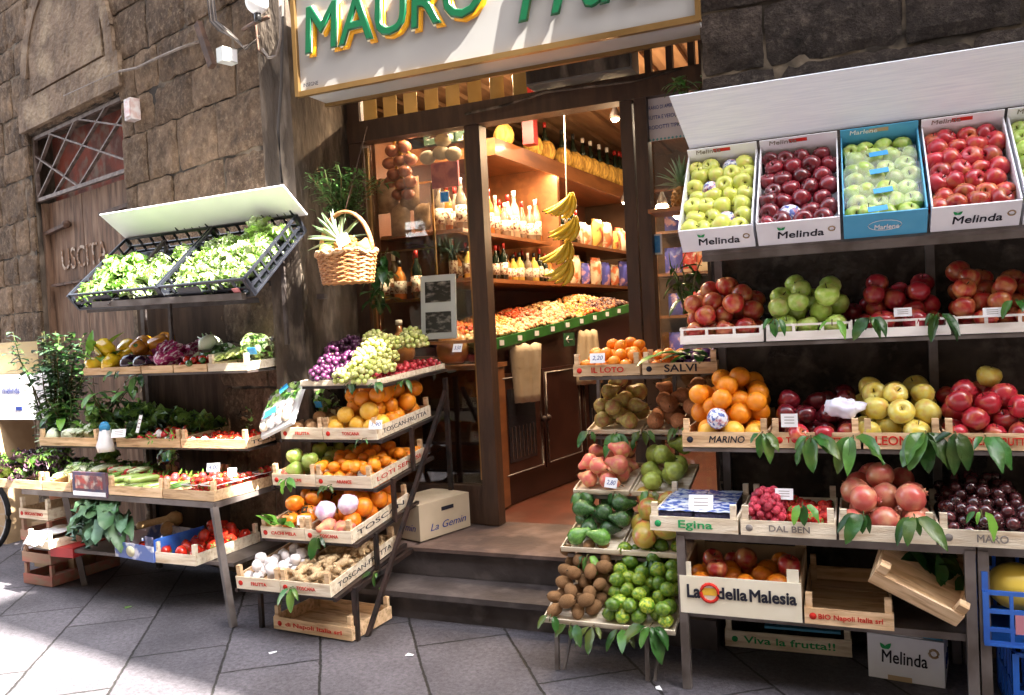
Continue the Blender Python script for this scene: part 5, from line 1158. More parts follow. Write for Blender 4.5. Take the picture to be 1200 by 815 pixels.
for k, (px, py, yy) in enumerate(((190, 494, 4.05), (215, 496, 4.08), (170, 486, 4.05), (240, 500, 4.05))):
    o = bpy.data.objects.new('cabbage', PR['cabbage']['meshes'][0]); COL.objects.link(o); o.matrix_world = Matrix.Translation(oY(px, py, yy)) @ Euler((.4, .2, k)).to_matrix().to_4x4() @ Matrix.Scale(.115, 4)
    tag(o, 'large dark cabbage in the deep shade of the middle shelf', 'cabbage', 'large cabbages in the shade')
# white and blue paper cone with card
T = Matrix.Translation(oY(124, 522, 3.68))
pc = thing('paper_bag', 'white and blue paper bag standing at the front of the middle shelf', 'bag', T)
m = MB(); m.lathe([(.045, -.04), (.05, .0), (.035, .06), (.03, .10)], WHITEP, 12, lambda t, z: 1 + .15 * cos(3 * t + z * 30)); m.build('bag_body', pc)
m = MB(); m.lathe([(.032, .095), (.036, .12), (.02, .145), (1e-4, .15)], pm('bright_blue_paper', (.03, .22, .42), None, rough=.5), 12, lambda t, z: 1 + .15 * cos(4 * t)); m.build('bag_top', pc)
card(oY(139, 508, 3.66), .085, .055, (radians(62), 0, .5), 'white card leaning against the blue topped paper bag', )
card(oY(163, 497, 3.68), .02, .11, (radians(80), .2, .3), 'thin white marker upright beside the grey green cabbage')

# --- pepper shelf
def psh(lab, p0, p1, mt=WOOD, **k):
    A = oY(p0, 436, PY); B = oY(p1, 436, PY); A.z = B.z = PZ; return crate(lab, A, B, .42, .045, 2, mt, group='crates on the pepper shelf', **k)
T, w, d, _ = psh('wooden crate of yellow peppers and aubergines', 98, 165, posts=False)
L_ = []
heap(T, 'pepper_yellow', 6, (-.02, w * .6, 0, d * .7), mound(.26, .10, .4), 'bright yellow pepper at the outer end of the pepper shelf', 'yellow peppers on the shelf', 3, lst=L_)
heap(T, 'aubergine', 4, (w * .55, w + .02, 0, d * .5), flat(.14), 'glossy black aubergine between the peppers and radicchio', 'aubergines on the shelf', 4, lst=L_)
heap(T, 'pepper_orange', 8, (w * .2, w, .1, d), flat(.26), 'orange pepper behind the aubergines', 'orange peppers on the shelf', 5, lst=L_)
T, w, d, _ = psh('wooden crate of radicchio on the pepper shelf', 166, 203, posts=False)
heap(T, 'radicchio', 14, (0, w * 1.15, 0, d), rise(.16, .22), 'purple radicchio head with white ribs', 'radicchio on the pepper shelf', 6)
T, w, d, _ = psh('wooden crate of courgettes and fennel beside the radicchio', 204, 243, posts=False)
heap(T, 'fennel', 6, (0, w * .7, .1, d), flat(.20), 'white fennel behind the dark courgettes', 'fennel on the pepper shelf', 8)
for k in range(8):
    P = PR['courgette']; o = bpy.data.objects.new('courgette', P['meshes'][0]); COL.objects.link(o)
    o.matrix_world = T @ Matrix.Translation((.07 + (w - .06) * (k % 3) / 3, .05 + .035 * k, .05 + .012 * k)) @ Matrix.Rotation(random.uniform(.7, 1.2), 4, 'Z') @ Matrix.Rotation(radians(88), 4, 'X') @ Matrix.Scale(.024, 4)
    tag(o, 'dark green courgette lying between radicchio and celery', 'courgette', 'dark courgettes on the pepper shelf')
T, w, d, _ = psh('pale crate of celery and bagged vegetables at the lit end of the pepper shelf', 244, 291, WOODP)
CEL = fm('celery_stalk', (.42, .58, .16), (.58, .68, .34), 6, rough=.35, stretch=(6, .5, 6))
for k in range(4): bunch(T, 'bright green celery bunch at the lit end of the pepper shelf', CEL, 9, .24, .010, w * (.1 + .17 * k), .03 + .03 * k, .05 + .015 * k, .3, 30 + k, .3, 'celery_bunch', 'celery', LEAFL, .3, 'celery on the pepper shelf')
BAGM = pm('clear_bag', (1, 1, 1), None, rough=.16, trans=1, ior=1.12, spec=.9)
def vegbag(p, sc, yaw, label, seed, tilt=.5, fillm=LET, flatb=.45, stick=True):
    T = Matrix.Translation(p) @ Euler((tilt, 0, yaw)).to_matrix().to_4x4(); t = thing('vegetable_bag', label, 'bag', T, 'clear bags of vegetables')
    m = MB(); m.ball((0, 0, 0), 1, BAGM, 16, 10, (sc[0], sc[1], sc[2])); m.v = [tuple(Vector(q) * (1 + .22 * noise.noise(Vector(q) * 28 + Vector((seed, 0, 0))))) for q in m.v]; m.build('clear_wrap', t)
    m = MB(); rn = random.Random(seed)
    for k in range(40): a = Vector((rn.uniform(-1, 1) * sc[0] * .6, rn.uniform(-1, 1) * sc[1] * .5, rn.uniform(-1, 1) * sc[2] * .6)); m.leaf(a, (rn.uniform(-1, 1), rn.uniform(-1, 1), rn.uniform(-1, 1)), .05, .03, (fillm, LETW, LETD)[k % 3], .5, 4, (0, 0, 1), .2, 1)
    m.build('salad_leaves', t)
    if stick: m = MB(); m.box((0, -sc[1] * .98, sc[2] * .2), (sc[0] * .5, .004, sc[2] * .5), MATS['blue_sticker']); m.build('blue_label', t)
vegbag(T @ Vector((w * .8, .16, .12)), (.10, .07, .09), .3, 'clear bag of salad with a blue label at the lit end of the pepper shelf', 3)
vegbag(T @ Vector((w * 1.1, .34, .13)), (.12, .08, .09), .1, 'clear bag of pale vegetables rearmost on the pepper shelf', 5, fillm=FEN)
vegbag(T @ Vector((w * .25, .34, .12)), (.09, .07, .07), -.1, 'clear bag with a small blue label behind the celery', 7)

# --- black plastic crates of lettuce
yF, zF = 3.46, 1.805
A1 = oY(92, 350, yF + .10); A2 = oY(197, 347, yF + .05); A3 = oY(300, 341, yF)
zz = zF - .035
A1.z = A2.z = A3.z = zz
for i, (A, B, lb) in enumerate(((A1, A2, 'black plastic crate of green lettuce on the upper rail, outer one'), (A2, A3, 'black plastic crate of pale lettuce on the upper rail, next to the hanging basket'))):
    T, w = frame(A, B, 41); w -= .006
    lattice_crate(lb, T, w, .58, .12, BPLAST, 'black plastic lettuce crates', 7, 2)
    m = MB()
    m.box((w * .35, -.004, .07), (w * .26, .004, .07), BPLAST)
    o = m.build('name_plate', None, T); o.parent = None
    par = [q for q in COL.objects if q.get('label') == lb][0]; o.parent = par; o.matrix_basis = Matrix()
    m = MB()
    for sx_ in (-.0, ): 
        m.bar((w * .62, .585, .10), (w * .62, .585, .19), .012, BPLAST); m.bar((w * .95, .585, .10), (w * .95, .585, .19), .012, BPLAST); m.bar((w * .62, .585, .185), (w * .95, .585, .185), .014, BPLAST)
        for q in range(1, 4): m.bar((w * (.62 + .0825 * q), .585, .12), (w * (.62 + .0825 * q), .585, .185), .006, BPLAST)
    o = m.build('carry_handle', par)
    if i == 1: m = MB(); m.box((w * .86, -.008, .055), (.05, .003, .03), pm('red_white_tag', (.6, .2, .2), None, rough=.5)); m.build('label', par)
    L_ = []
    if i == 0:
        heap(T, 'lettuce_green', 9, (0, w * .62, .0, .56), flat(.165), 'green leafy lettuce in the outer black crate', 'green lettuces in black crates', 3, lst=L_, scale=.82, tight=.74)
        heap(T, 'lettuce', 7, (w * .5, w, .0, .56), flat(.165), 'pale lettuce beside the green ones in the outer black crate', 'pale lettuces in black crates', 4, lst=L_, scale=.82, tight=.74)
    else:
        heap(T, 'lettuce', 22, (.01, w - .01, .01, .56), flat(.17), 'pale lettuce in the black crate next to the hanging basket', 'pale lettuces in black crates', 5, lst=L_, scale=.82, tight=.72)
# white board behind, leaning forward
T, w = frame(A1, A3, 41)
b0 = T @ Vector((-.02, .60, .10)); b1 = T @ Vector((w + .05, .60, .10))
t0 = oX(117, 262, b0.x - .02) ; t1 = oX(325, 215, b1.x)
zt_ = (t0.z + t1.z) / 2
board('white_board', 'smooth bright white board leaning forward over the lettuce crates', [b0, b1, Vector((b1.x, b1.y - .20, b1.z + .14)), Vector((b0.x, b0.y - .20, b0.z + .14))], .008, WB)

# --- stepped crates beside the doorway
XE = -2.385
stp = thing('crate_stand', 'black steel stand of stepped crates with a braced side frame facing the doorway', 'crate stand')
def sc_(lab, p0, py, Yf, Z, d, tilt, n_split, texts, side, **k):
    A = oY(p0, py, Yf); A.z = Z; B = Vector((XE, Yf, Z)); out = []
    for i in range(len(n_split) - 1):
        a = A.lerp(B, n_split[i]); b = A.lerp(B, n_split[i + 1])
        out.append(crate(lab[i], a, b, d, k.get('h', .065), tilt, k.get('mat', WOOD) , text=texts[i], tmat=INKR, tsize=.026, side=side if i == len(n_split) - 2 else None, smat=k.get('smat', INKK), group='printed crates on the stepped stand', face=k.get('face')))
    m = MB(); t_ = math.tan(radians(tilt))
    m.bar((A.x, Yf + .02, Z - .01), (XE + .014, Yf + .02, Z - .01), .016, BLACKM); m.bar((A.x, Yf + d, Z - .01 + d * t_), (XE + .014, Yf + d, Z - .01 + d * t_), .016, BLACKM)
    m.bar((XE + .016, Yf, Z - .01), (XE + .016, Yf + d + .05, Z - .01 + (d + .05) * t_), .02, BLACKM); m.bar((A.x - .006, Yf, Z - .01), (A.x - .006, Yf + d + .05, Z - .01 + (d + .05) * t_), .016, BLACKM)
    m.build('shelf_frame', stp); return out
lb = lambda a, b: (a, b)
r = sc_(lb('printed crate of kiwis and bagged herbs on the uppermost crate step', 'crate lettered TOSCAN-FRUTTA heaped with oranges, uppermost crate step'), 330, 514, 3.74, .965, .62, 5, (0, .45, 1), ('FRUTTA', 'TOSCANA'), 'TOSCAN-FRUTTA', face=WOODP)
(T0, w0, d0, _), (T1, w1, d1, _) = r
heap(T0, 'potato', 16, (0, w0, .02, d0), rise(.12, .2), 'brown potato on the uppermost crate step', 'potatoes on the crate step', 3)
L_ = []
heap(T1, 'orange_pale', 8, (-.06, w1, 0, .2), rise(.13, .22), 'pale sunlit orange at the front of the TOSCAN-FRUTTA crate', 'oranges on the uppermost crate step', 4, lst=L_)
heap(T1, 'orange', 32, (-.02, w1, .10, d1), mound(.36, .18, .5), 'orange heaped in the TOSCAN-FRUTTA crate', 'oranges on the uppermost crate step', 5, lst=L_)
r = sc_(lb('printed crate of green pomelos and leaves, second crate step', 'crate lettered LOTI SENESI heaped with mandarins, second crate step'), 320, 568, 3.66, .715, .60, 6, (0, .45, 1), ('AGRUMI', 'ARANCE'), 'LOTI SENESI', face=WOODP, smat=INKR)
(T0, w0, d0, _), (T1, w1, d1, _) = r
heap(T0, 'apple_green', 12, (0, w0, .02, d0), rise(.15, .25), 'round green pomelo on the second crate step', 'green pomelos on the crate step', 6, cat='pomelo')
heap(T0, 'pear_rosy', 3, (0, w0 * .5, 0, .2), flat(.14), 'small rosy fruit at the outer end of the second crate step', 'rosy fruit on the crate step', 7, scale=.7)
L_ = []
heap(T1, 'mandarin', 62, (-.06, w1, 0, d1), mound(.28, .11, .55), 'mandarin heaped in the LOTI SENESI crate', 'mandarins on the second crate step', 8, lst=L_)
r = sc_(lb('printed crate of persimmons and green leaves, third crate step', 'printed crate of peaches and persimmons, third crate step'), 307, 629, 3.45, .475, .60, 7, (0, .50, 1), ('CACHI MELA', 'TOSCANA'), 'TOSCAN', face=WOODP)
(T0, w0, d0, _), (T1, w1, d1, _) = r
heap(T0, 'persimmon', 13, (.0, w0, .06, d0), mound(.24, .13, .6), 'ripe orange persimmon on the third crate step', 'persimmons on the crate step', 9)
m = MB(); rn = random.Random(8)
for k in range(9): m.leaf((w0 * rn.uniform(.1, .7), rn.uniform(.0, .05), .07), (rn.uniform(-.8, .8), rn.uniform(-.6, .3), rn.uniform(.1, .9)), .10, .05, LEAFL, .8, 6)
o = m.build('leaf_sprig', None, T0); tag(o, 'bright green leaves at the front of the persimmon crate', 'leaves')
heap(T1, 'orange_deep', 20, (0, w1, .1, d1), rise(.14, .2), 'deep orange fruit in shade behind the tissue wrapped ones', 'deep orange fruit on the third step', 10)
heap(T1, 'pear_rosy', 3, (0, w1, 0, .16), flat(.16), 'rosy peach at the front of the third crate step', 'rosy peaches on the third step', 11, cat='peach')
PKW = pm('pink_tissue', (.66, .40, .60), (.78, .74, .80), 20, .4, .3, 40)
for k, (u, v, z) in enumerate(((.25, .1, .13), (.62, .16, .15))):
    m = MB(); m.ball((0, 0, 0), .055, PKW, 14, 9); m.v = [tuple(Vector(q) * (1 + .15 * noise.noise(Vector(q) * 40))) for q in m.v]; o = m.build('wrapped_fruit'); o.matrix_world = T1 @ Matrix.Translation((w1 * u, v, z)); tag(o, ['fruit in crumpled pinkish white tissue, front one on the third crate step', 'fruit in pink tissue behind the pale wrapped one on the third step'][k], 'wrapped fruit', 'tissue wrapped fruits')
r = sc_(lb('printed crate of garlic bulbs, lowest crate step', 'crate lettered TOSCAN FRUTTA with ginger roots, lowest crate step'), 278, 690, 3.25, .265, .64, 7, (0, .48, 1), ('FRUTTA', 'TOSCANA'), 'TOSCAN-FRUTTA', face=WOODP)
(T0, w0, d0, _), (T1, w1, d1, _) = r
heap(T0, 'garlic', 26, (0, w0 * 1.05, .02, d0 * .6), rise(.12, .17), 'white garlic bulb on the lowest crate step', 'garlic on the lowest step', 12)
heap(T0, 'potato', 14, (0, w0, d0 * .55, d0), flat(.16), 'brown potato in the shade behind the garlic', 'potatoes behind the garlic', 13, scale=.8)
heap(T1, 'ginger', 34, (-.04, w1, .0, d1 * .55), rise(.11, .17), 'knobbly pale ginger root on the lowest crate step', 'ginger on the lowest step', 14, tight=.8)
heap(T1, 'ginger', 34, (0, w1, d1 * .5, d1), rise(.14, .18), 'brown ginger root towards the back of the lowest crate step', 'ginger at the back of the lowest step', 15, tight=.8, scale=.9)
A = oZ(324, 735, .01); B = Vector((XE + .03, 3.36, .01)); A.y = 3.40
crate('empty crate lettered Napoli Italia on the ground under the garlic', A, B, .34, .065, 0, WOOD, text='di Napoli Italia srl', tmat=INKR, tsize=.03)
# side frame of the stand
m = MB()
fx = XE + .03
m.bar((fx, 3.40, 0), (fx, 3.40, .27), .026, BLACKM); m.build('leg', stp)
m = MB(); m.bar((XE + .03, 4.50, .32), (XE + .03, 4.50, 1.24), .026, BLACKM); m.build('leg', stp)
m = MB(); m.bar((fx, 3.40, .255), (fx, 4.50, .34), .022, BLACKM); m.build('side_rail', stp)
m = MB(); m.bar((fx + .022, 3.46, 0.0), (fx + .022, 4.45, 1.16), .022, BLACKM); m.build('brace', stp)
for Y, z0, z1 in ((3.62, .27, .49), (3.82, .50, .74), (4.05, .74, .99)):
    m = MB(); m.bar((fx, Y, z0), (fx, Y, z1), .022, BLACKM); m.build('upright', stp)
for Y, z1 in ((3.42, .26), (4.3, 1.2)):
    m = MB(); m.bar((-2.97, Y, 0 if Y < 4 else .32), (-2.97, Y, z1), .022, BLACKM); m.build('leg', stp)
# --- grape tray
A = oY(352, 448, 3.76); A.z = 1.262; B = Vector((XE + .02, 3.74, 1.262))
T, w, d, _ = tray('shallow tray of grapes and cherries on top of the stepped crates', A, B, .74, 3, WOODP, .03)
m = MB(); m.bar(T @ Vector((0, .02, -.01)), T @ Vector((w, .02, -.01)), .016, BLACKM); m.bar(T @ Vector((w + .006, 0, -.01)), T @ Vector((w + .006, .74, -.01)), .018, BLACKM); m.build('shelf_frame', stp)
def grapes(T, u, v, z, n, mt, label, group, seed, L=.16, R=.055, br=.0165, yaw=None):
    rn = random.Random(seed); t = thing('grape_bunch', label, 'grapes', T @ Matrix.Translation((u, v, z)) @ Matrix.Rotation(rn.uniform(-.6, .6) if yaw is None else yaw, 4, 'Z'), group)
    m = MB(); pts = []
    tries = 0
    while len(pts) < n and tries < n * 30:
        tries += 1
        q = rn.random(); a = rn.uniform(0, 2 * pi); rad = R * (sin(pi * (q * .85 + .12)) ** .7) * sqrt(rn.random() * .5 + .5)
        p = Vector((cos(a) * rad, (q - .5) * L, max(-.2 * R, sin(a) * rad * .9) + R * .4))
        if all((p - o).length > br * 1.55 for o in pts): pts.append(p)
    for p in pts: m.ball(p, br * rn.uniform(.85, 1.08), mt, 9, 6)
    m.build('grape_cluster', t)
    m = MB(); m.tube([(0, L * .4, R * .8), (0, L * .55, R * 1.1), (.02, L * .66, R * 1.3)], .003, STEM, 5); m.build('stem', t)
def gat(px, py, n, mt, lab, grp, seed, Y, R=.06, L=.17):
    p = oY(px, py, Y); q = T.inverted() @ p; grapes(T, q.x, q.y, max(.0, q.z - R * .4), n, mt, lab, grp, seed, L, R)
PG = 'bunch of purple grapes at the outer side of the grape tray'
for k, (px, py, Y) in enumerate(((376, 440, 3.80), (405, 439, 3.86), (385, 427, 3.90), (410, 422, 4.0), (395, 412, 4.1), (425, 410, 4.2), (412, 404, 4.25))): gat(px, py, 62, GRV, PG, 'purple grape bunches', 20 + k, Y)
GG = 'bunch of green grapes in the middle of the grape tray'
for k, (px, py, Y) in enumerate(((408, 442, 3.80), (428, 443, 3.79), (424, 430, 3.85), (446, 432, 3.85), (430, 419, 3.95), (452, 420, 3.97), (438, 407, 4.05), (456, 404, 4.1), (440, 398, 4.2))): gat(px, py, 66, GRG, GG, 'green grape bunches', 40 + k, Y, .062)
for k, (px, py, Y) in enumerate(((475, 403, 4.30), (490, 402, 4.32), (482, 394, 4.4))): gat(px, py, 62, GRG, 'bunch of green grapes at the back below the framed photos', 'green grape bunches at the back', 60 + k, Y)
heap(T, 'cherry', 190, (w * .55, w - .01, .03, d), mound(.10, .05, .75), 'small shiny red cherry on the grape tray', 'cherries on the grape tray', 21, scale=1.1, K=26)

# sprigs on the left
SPL = [((412, 448), 3.73, 4, .12, 'leaves hanging below the green grapes'), ((440, 449), 3.72, 3, .11, 'leaves hanging at the corner of the grape tray'), ((472, 446), 3.9, 3, .11, 'single broad leaves beside the cherries'), ((425, 515), 3.7, 2, .08, 'small leaf on the front of the uppermost orange crate'), ((384, 570), 3.62, 3, .10, 'leaves hanging at the front of the second crate step'), ((335, 562), 3.62, 4, .12, 'bright leaves at the outer end of the second crate step'), ((372, 630), 3.42, 4, .14, 'leaves hanging below the persimmons'),
 ((340, 690), 3.22, 4, .15, 'leaves hanging below the garlic'), ((438, 672), 3.5, 3, .08, 'small leaves tucked against the ginger crate side'), ((136, 436), PY - .03, 3, .11, 'leaves hanging below the yellow peppers'), ((160, 440), PY - .03, 4, .15, 'leaves hanging below the aubergines'), ((195, 528), 3.7, 3, .11, 'leaves hanging before the radish crate')]
for i, ((px, py), Y, n, L, lb_) in enumerate(SPL): sprig(oY(px, py, Y), n, L, lb_, LEAFL if 'bright' in lb_ else LEAF, i + 111)

# ================================================================ hanging basket, plants, boxes, bicycle
WICK = pm('wicker', (.50, .24, .09), (.34, .14, .05), 30, .5, .6, 60); WICL = pm('pale_wicker', (.66, .42, .24), (.5, .28, .12), 30, .5, .5, 60)
bc = oY(399, 300, 3.80); T = Matrix.Translation(bc + Vector((0, .06, -.15)))
bk = thing('wicker_basket', 'oval brown wicker basket of fruit hanging beside the doorway', 'basket', T)
m = MB(); RX, RY = .175, .12
for k in range(13):
    z = .005 + k * .0125; q = .86 + .14 * (k / 12)
    pts = [(RX * q * cos(a), RY * q * sin(a), z + .0035 * (1 if (i + k) % 2 else -1)) for i, a in enumerate([j * 2 * pi / 34 for j in range(34)])]
    pts = [(x * (1 + .018 * (1 if (i // 2 + k) % 2 else -1)), y * (1 + .018 * (1 if (i // 2 + k) % 2 else -1)), zq) for i, (x, y, zq) in enumerate(pts)]
    m.tube(pts, .0075, WICK, 6, True)
for j in range(24): a = j * 2 * pi / 24; m.bar((RX * .86 * cos(a), RY * .86 * sin(a), 0), (RX * cos(a), RY * sin(a), .16), .008, WICK)
m.lathe([(.001, .0), (.97, .0), (.97, .01), (.001, .012)], WICK, 24); m.v = m.v[:-96] + [(x * RX * .86, y * RY * .86, z) for x, y, z in m.v[-96:]]
m.build('basket_body', bk)
m = MB()
for ph in (0, pi): m.tube([((RX + .012 * cos(5 * a + ph)) * cos(a), (RY + .012 * cos(5 * a + ph)) * sin(a), .168 + .012 * sin(5 * a * 2 + ph)) for a in [j * 2 * pi / 60 for j in range(60)]], .010, WICL, 6, True)
m.build('rim', bk)
m = MB()
for o_ in (-.008, .008): m.tube([(RX * .98 * cos(a), o_, .16 + .24 * sin(a)) for a in [pi * j / 16 for j in range(17)]], .009, WICK, 7)
m.build('handle', bk)
m = MB(); m.tube([bc + Vector((0, .06, .24)), Vector((bc.x + .03, 4.1, 2.75))], .003, IRON, 5); tag(m.build('hanging_wire'), 'thin wire from which the wicker basket hangs', 'wire')
PINE = pm('pineapple_skin', (.40, .18, .04), (.20, .10, .03), 12, .6, .8, 14); PLF = pm('pineapple_leaf', (.16, .26, .12), (.30, .38, .26), 8, .4, rnd=.2)
def pineapple(M_, label, sc=1):
    t = thing('pineapple', label, 'pineapple', M_)
    m = MB(); m.lathe([(1e-4, -.09), (.04, -.085), (.062, -.04), (.066, .02), (.055, .07), (.03, .09), (1e-4, .092)], PINE, 16)
    for k in range(70):
        z = -.075 + .15 * k / 70; a = k * 2.4; r_ = .066 * sqrt(max(.1, 1 - (z / .1) ** 2)); m.ball((r_ * cos(a), r_ * sin(a), z), .011, PINE, 6, 4)
    m.build('fruit_body', t)
    m = MB(); rn = random.Random(3)
    for k in range(38): a = k * 2.4; e = .3 + 1.2 * (k / 38); m.leaf((cos(a) * .015, sin(a) * .015, .08 + .001 * k), (cos(a) * cos(e), sin(a) * cos(e), sin(e)), rn.uniform(.13, .19), .02, PLF, .5, 6, (0, 0, 1), .4)
    m.build('leaf_crown', t)
pineapple(Matrix.Translation(bc + Vector((.035, .03, .035))) @ Euler((-.5, -.85, .2)).to_matrix().to_4x4(), 'pineapple with a spiky crown leaning in the hanging wicker basket')
for k, (dx, dz_, kd, lb_) in enumerate(((-.11, .035, 'apple_yg', 'yellowish apple in the hanging basket beneath the pineapple crown'), (-.05, .025, 'pear', 'yellow pear in the hanging basket beside the pineapple'), (.135, .04, 'pear', 'pear behind the handle of the hanging basket'))):
    o = bpy.data.objects.new(PR[kd]['name'], PR[kd]['meshes'][0]); COL.objects.link(o); o.matrix_world = Matrix.Translation(bc + Vector((dx, .03, dz_))) @ Euler((.3, .4, k)).to_matrix().to_4x4() @ Matrix.Scale(.045, 4); tag(o, lb_, PR[kd]['cat'])
card(oY(402, 282, 3.72), .075, .06, (radians(80), radians(-25), .15), 'white card stuck on the hanging wicker basket')
def bush(base, h, rx, n, leafL, label, name, cat, mt, seed, stems=7, wd=.45, group=None, cen=.6, drp=.5, lo=.25):
    t = thing(name, label, cat, Matrix.Translation(base), group); rn = random.Random(seed); m = MB(); tips = []
    for k in range(stems):
        a = rn.uniform(0, 2 * pi); rr = rx * rn.uniform(.3, 1); hh = h * rn.uniform(.75, 1.05); pts = [Vector((0, 0, 0)) + Vector((cos(a), sin(a), 0)) * rr * q ** 1.3 + Vector((rn.gauss(0, .01), rn.gauss(0, .01), hh * q)) for q in (0, .2, .4, .6, .8, 1)]
        m.tube(pts, [.008, .007, .006, .005, .004, .002], STEM, 5); tips.append(pts)
    m.build('stem', t); m = MB()
    for k in range(n):
        pts = rn.choice(tips); q = rn.uniform(lo, .999) * 5; i = int(q); p = pts[i].lerp(pts[min(5, i + 1)], q - i) + Vector((rn.gauss(0, rx * .12), rn.gauss(0, rx * .12), rn.gauss(0, .01)))
        a = rn.uniform(0, 2 * pi); l = leafL * rn.uniform(.6, 1.2); m.leaf(p, (cos(a), sin(a), rn.uniform(-.2, .8)), l, l * wd, mt[k % len(mt)], drp * rn.uniform(.5, 1.8), 4, (0, 0, 1), .15, .2)
    m.build('foliage', t); return t
DG = pm('small_dark_leaf', (.10, .24, .06), (.05, .13, .035), 9, .35, rnd=.2, coat=.2); DG2 = pm('small_grey_leaf', (.09, .16, .09), (.05, .11, .05), 9, .35, coat=.2)
p = oY(68, 505, 4.05); bush(Vector((p.x, p.y, .62)), 1.02, 0.27, 1500, .066, 'leafy small leaved shrub standing behind the outer end of the vegetable table', 'leafy_shrub', 'plant', [DG, DG2, LEAF], 4, 22, .55)
m = MB(); m.lathe([(.10, 0), (.14, .3), (.15, .32), (.13, .32), (.12, .28), (1e-4, .28)], pm('terracotta', (.30, .13, .07), (.22, .1, .06), 6, .8), 20)
o = m.build('plant_pot'); o.matrix_world = Matrix.Translation((p.x, p.y + .05, .32)); tag(o, 'terracotta pot of the shrub behind the vegetable table', 'plant pot')
m = MB(); m.box((0, 0, .16), (.4, .3, .32), CARDB); o = m.build('carton_stand'); o.matrix_world = Matrix.Translation((p.x, p.y + .05, 0)); tag(o, 'plain brown carton on the ground under the shrub pot', 'box')
p = oY(125, 500, 3.98); bush(Vector((p.x, p.y, .95)), .36, .26, 48, .17, 'spray of long glossy leaves between the shrub and the pepper shelf', 'leafy_branch', 'plant', [LEAF, LEAF, LEAFL], 9, 8, .34, None, drp=1.0)
p = oY(80, 505, 3.9); bush(Vector((p.x, p.y, .90)), .34, .14, 30, .17, 'upright green leaves in front of the shrub above the fennel', 'leafy_branch', 'plant', [LEAF, LEAFL], 19, 5, .34, drp=.8)
m = MB(); rn = random.Random(31)
pp = oY(112, 418, PY + .05)
for k in range(9): m.leaf((rn.uniform(-.08, .08), rn.uniform(-.03, .08), rn.uniform(-.05, .05)), (rn.uniform(-.9, .7), rn.uniform(-.6, .2), rn.uniform(.1, 1)), .17, .06, LEAFL if k % 3 else LEAF, .5, 6)
o = m.build('leaf_sprig'); o.matrix_world = Matrix.Translation(pp); tag(o, 'big bright leaves standing up behind the yellow peppers', 'leaves')
# fern like spray above the basket
p = oY(402, 268, 4.02); bush(Vector((p.x, p.y, p.z + .02)), .30, .26, 900, .055, 'feathery green spray fixed to the stone pier above the hanging basket', 'green_spray', 'plant', [pm('feathery_leaf', (.10, .22, .05), (.05, .13, .03), 9, .45, rnd=.2)], 21, 14, .22, drp=.3, lo=.2)
p = oY(442, 300, 4.30); bush(Vector((p.x, p.y, p.z - .35)), .38, .10, 34, .14, 'dark hanging branch beside the basket at the window frame', 'leafy_branch', 'plant', [LEAF], 23, 5, .4, drp=1.6, lo=.05)
p = oY(812, 112, 4.1); bush(Vector((p.x, p.y, p.z - .12)), .22, .10, 60, .09, 'dark sprig hanging at the top corner of the doorway near the ribbed board', 'green_spray', 'plant', [LEAF, DG], 25, 6, .3, drp=.8, lo=.05)
p = oY(806, 345, 4.2); bush(Vector((p.x - .02, p.y, p.z - .1)), .30, .13, 18, .13, 'dark leafy branches in the shade behind the persimmon crate end', 'leafy_branch', 'plant', [LEAF], 27, 6, .35, drp=1.2, lo=.05)
# cartons at the far left
WYC = 4.35
A = oY(-40, 492, WYC); B = oY(38, 492, WYC)
A.z = B.z = oY(20, 492, WYC).z
T, w = frame(A, B); hh = oY(20, 440, WYC).z - A.z
cs = thing('fruit_box', 'white printed carton on top of the brown cartons beside the shrub', 'box', T); m = MB(); m.box((w / 2, .15, hh / 2), (w, .3, hh), CARD); b_ = m.build('carton_body', cs)
lettering('melinda', .08, INKB, b_, (w * .72, -.002, hh * .66), 'front', .0, 0, 0, 'lettering', .20); m = MB(); m.box((w * .82, -.0015, hh * .25), (.07, .003, .03), INKB); m.build('emblem', b_)
T2 = Matrix.Translation(Vector((A.x - .02, A.y, 0))); z0 = A.z - .004
m = MB(); m.box((.20, .15, z0 / 2), (.42, .3, z0), CARDB); b_ = m.build('carton_stack', None, T2); tag(b_, 'tall plain brown carton standing behind the table end', 'box')
tp = oY(20, 440, WYC).z
m = MB(); m.box((.2, .2, .13), (.46, .2, .26), pm('yellowed_carton', (.50, .38, .2), (.45, .36, .22), 4, .7, stretch=(1, 1, 9))); o = m.build('carton'); o.matrix_world = Matrix.Translation(Vector((A.x, A.y + .05, tp + .002))); tag(o, 'yellowish carton on top of the white printed one beside the shrub', 'box')
# bicycle: mostly beyond the frame
RUB = pm('tyre_rubber', (.015, .015, .016), None, rough=.7); CHR = pm('dull_chrome', (.4, .4, .4), None, rough=.3, metal=1)
Bp = oZ(13, 603, .34) - Vector((.05, 0, .34))
bi = thing('bicycle', 'dark bicycle parked against the table end at the left edge', 'bicycle', Matrix.Translation((Bp.x, Bp.y, 0)) @ Matrix.Rotation(radians(12), 4, 'Z'))
for cx in (-.30, -1.32):
    m = MB(); m.tube([(cx + .32 * cos(a), 0, .34 + .32 * sin(a)) for a in [k * 2 * pi / 40 for k in range(40)]], .018, RUB, 8, True); wh = m.build('wheel', bi)
    m = MB(); m.tube([(cx + .30 * cos(a), 0, .34 + .30 * sin(a)) for a in [k * 2 * pi / 40 for k in range(40)]], .008, CHR, 6, True)
    for k in range(18): a = k * pi / 9; m.bar((cx, .01 if k % 2 else -.01, .34), (cx + .3 * cos(a), 0, .34 + .3 * sin(a)), .002, CHR)
    m.build('rim', wh)
m = MB()
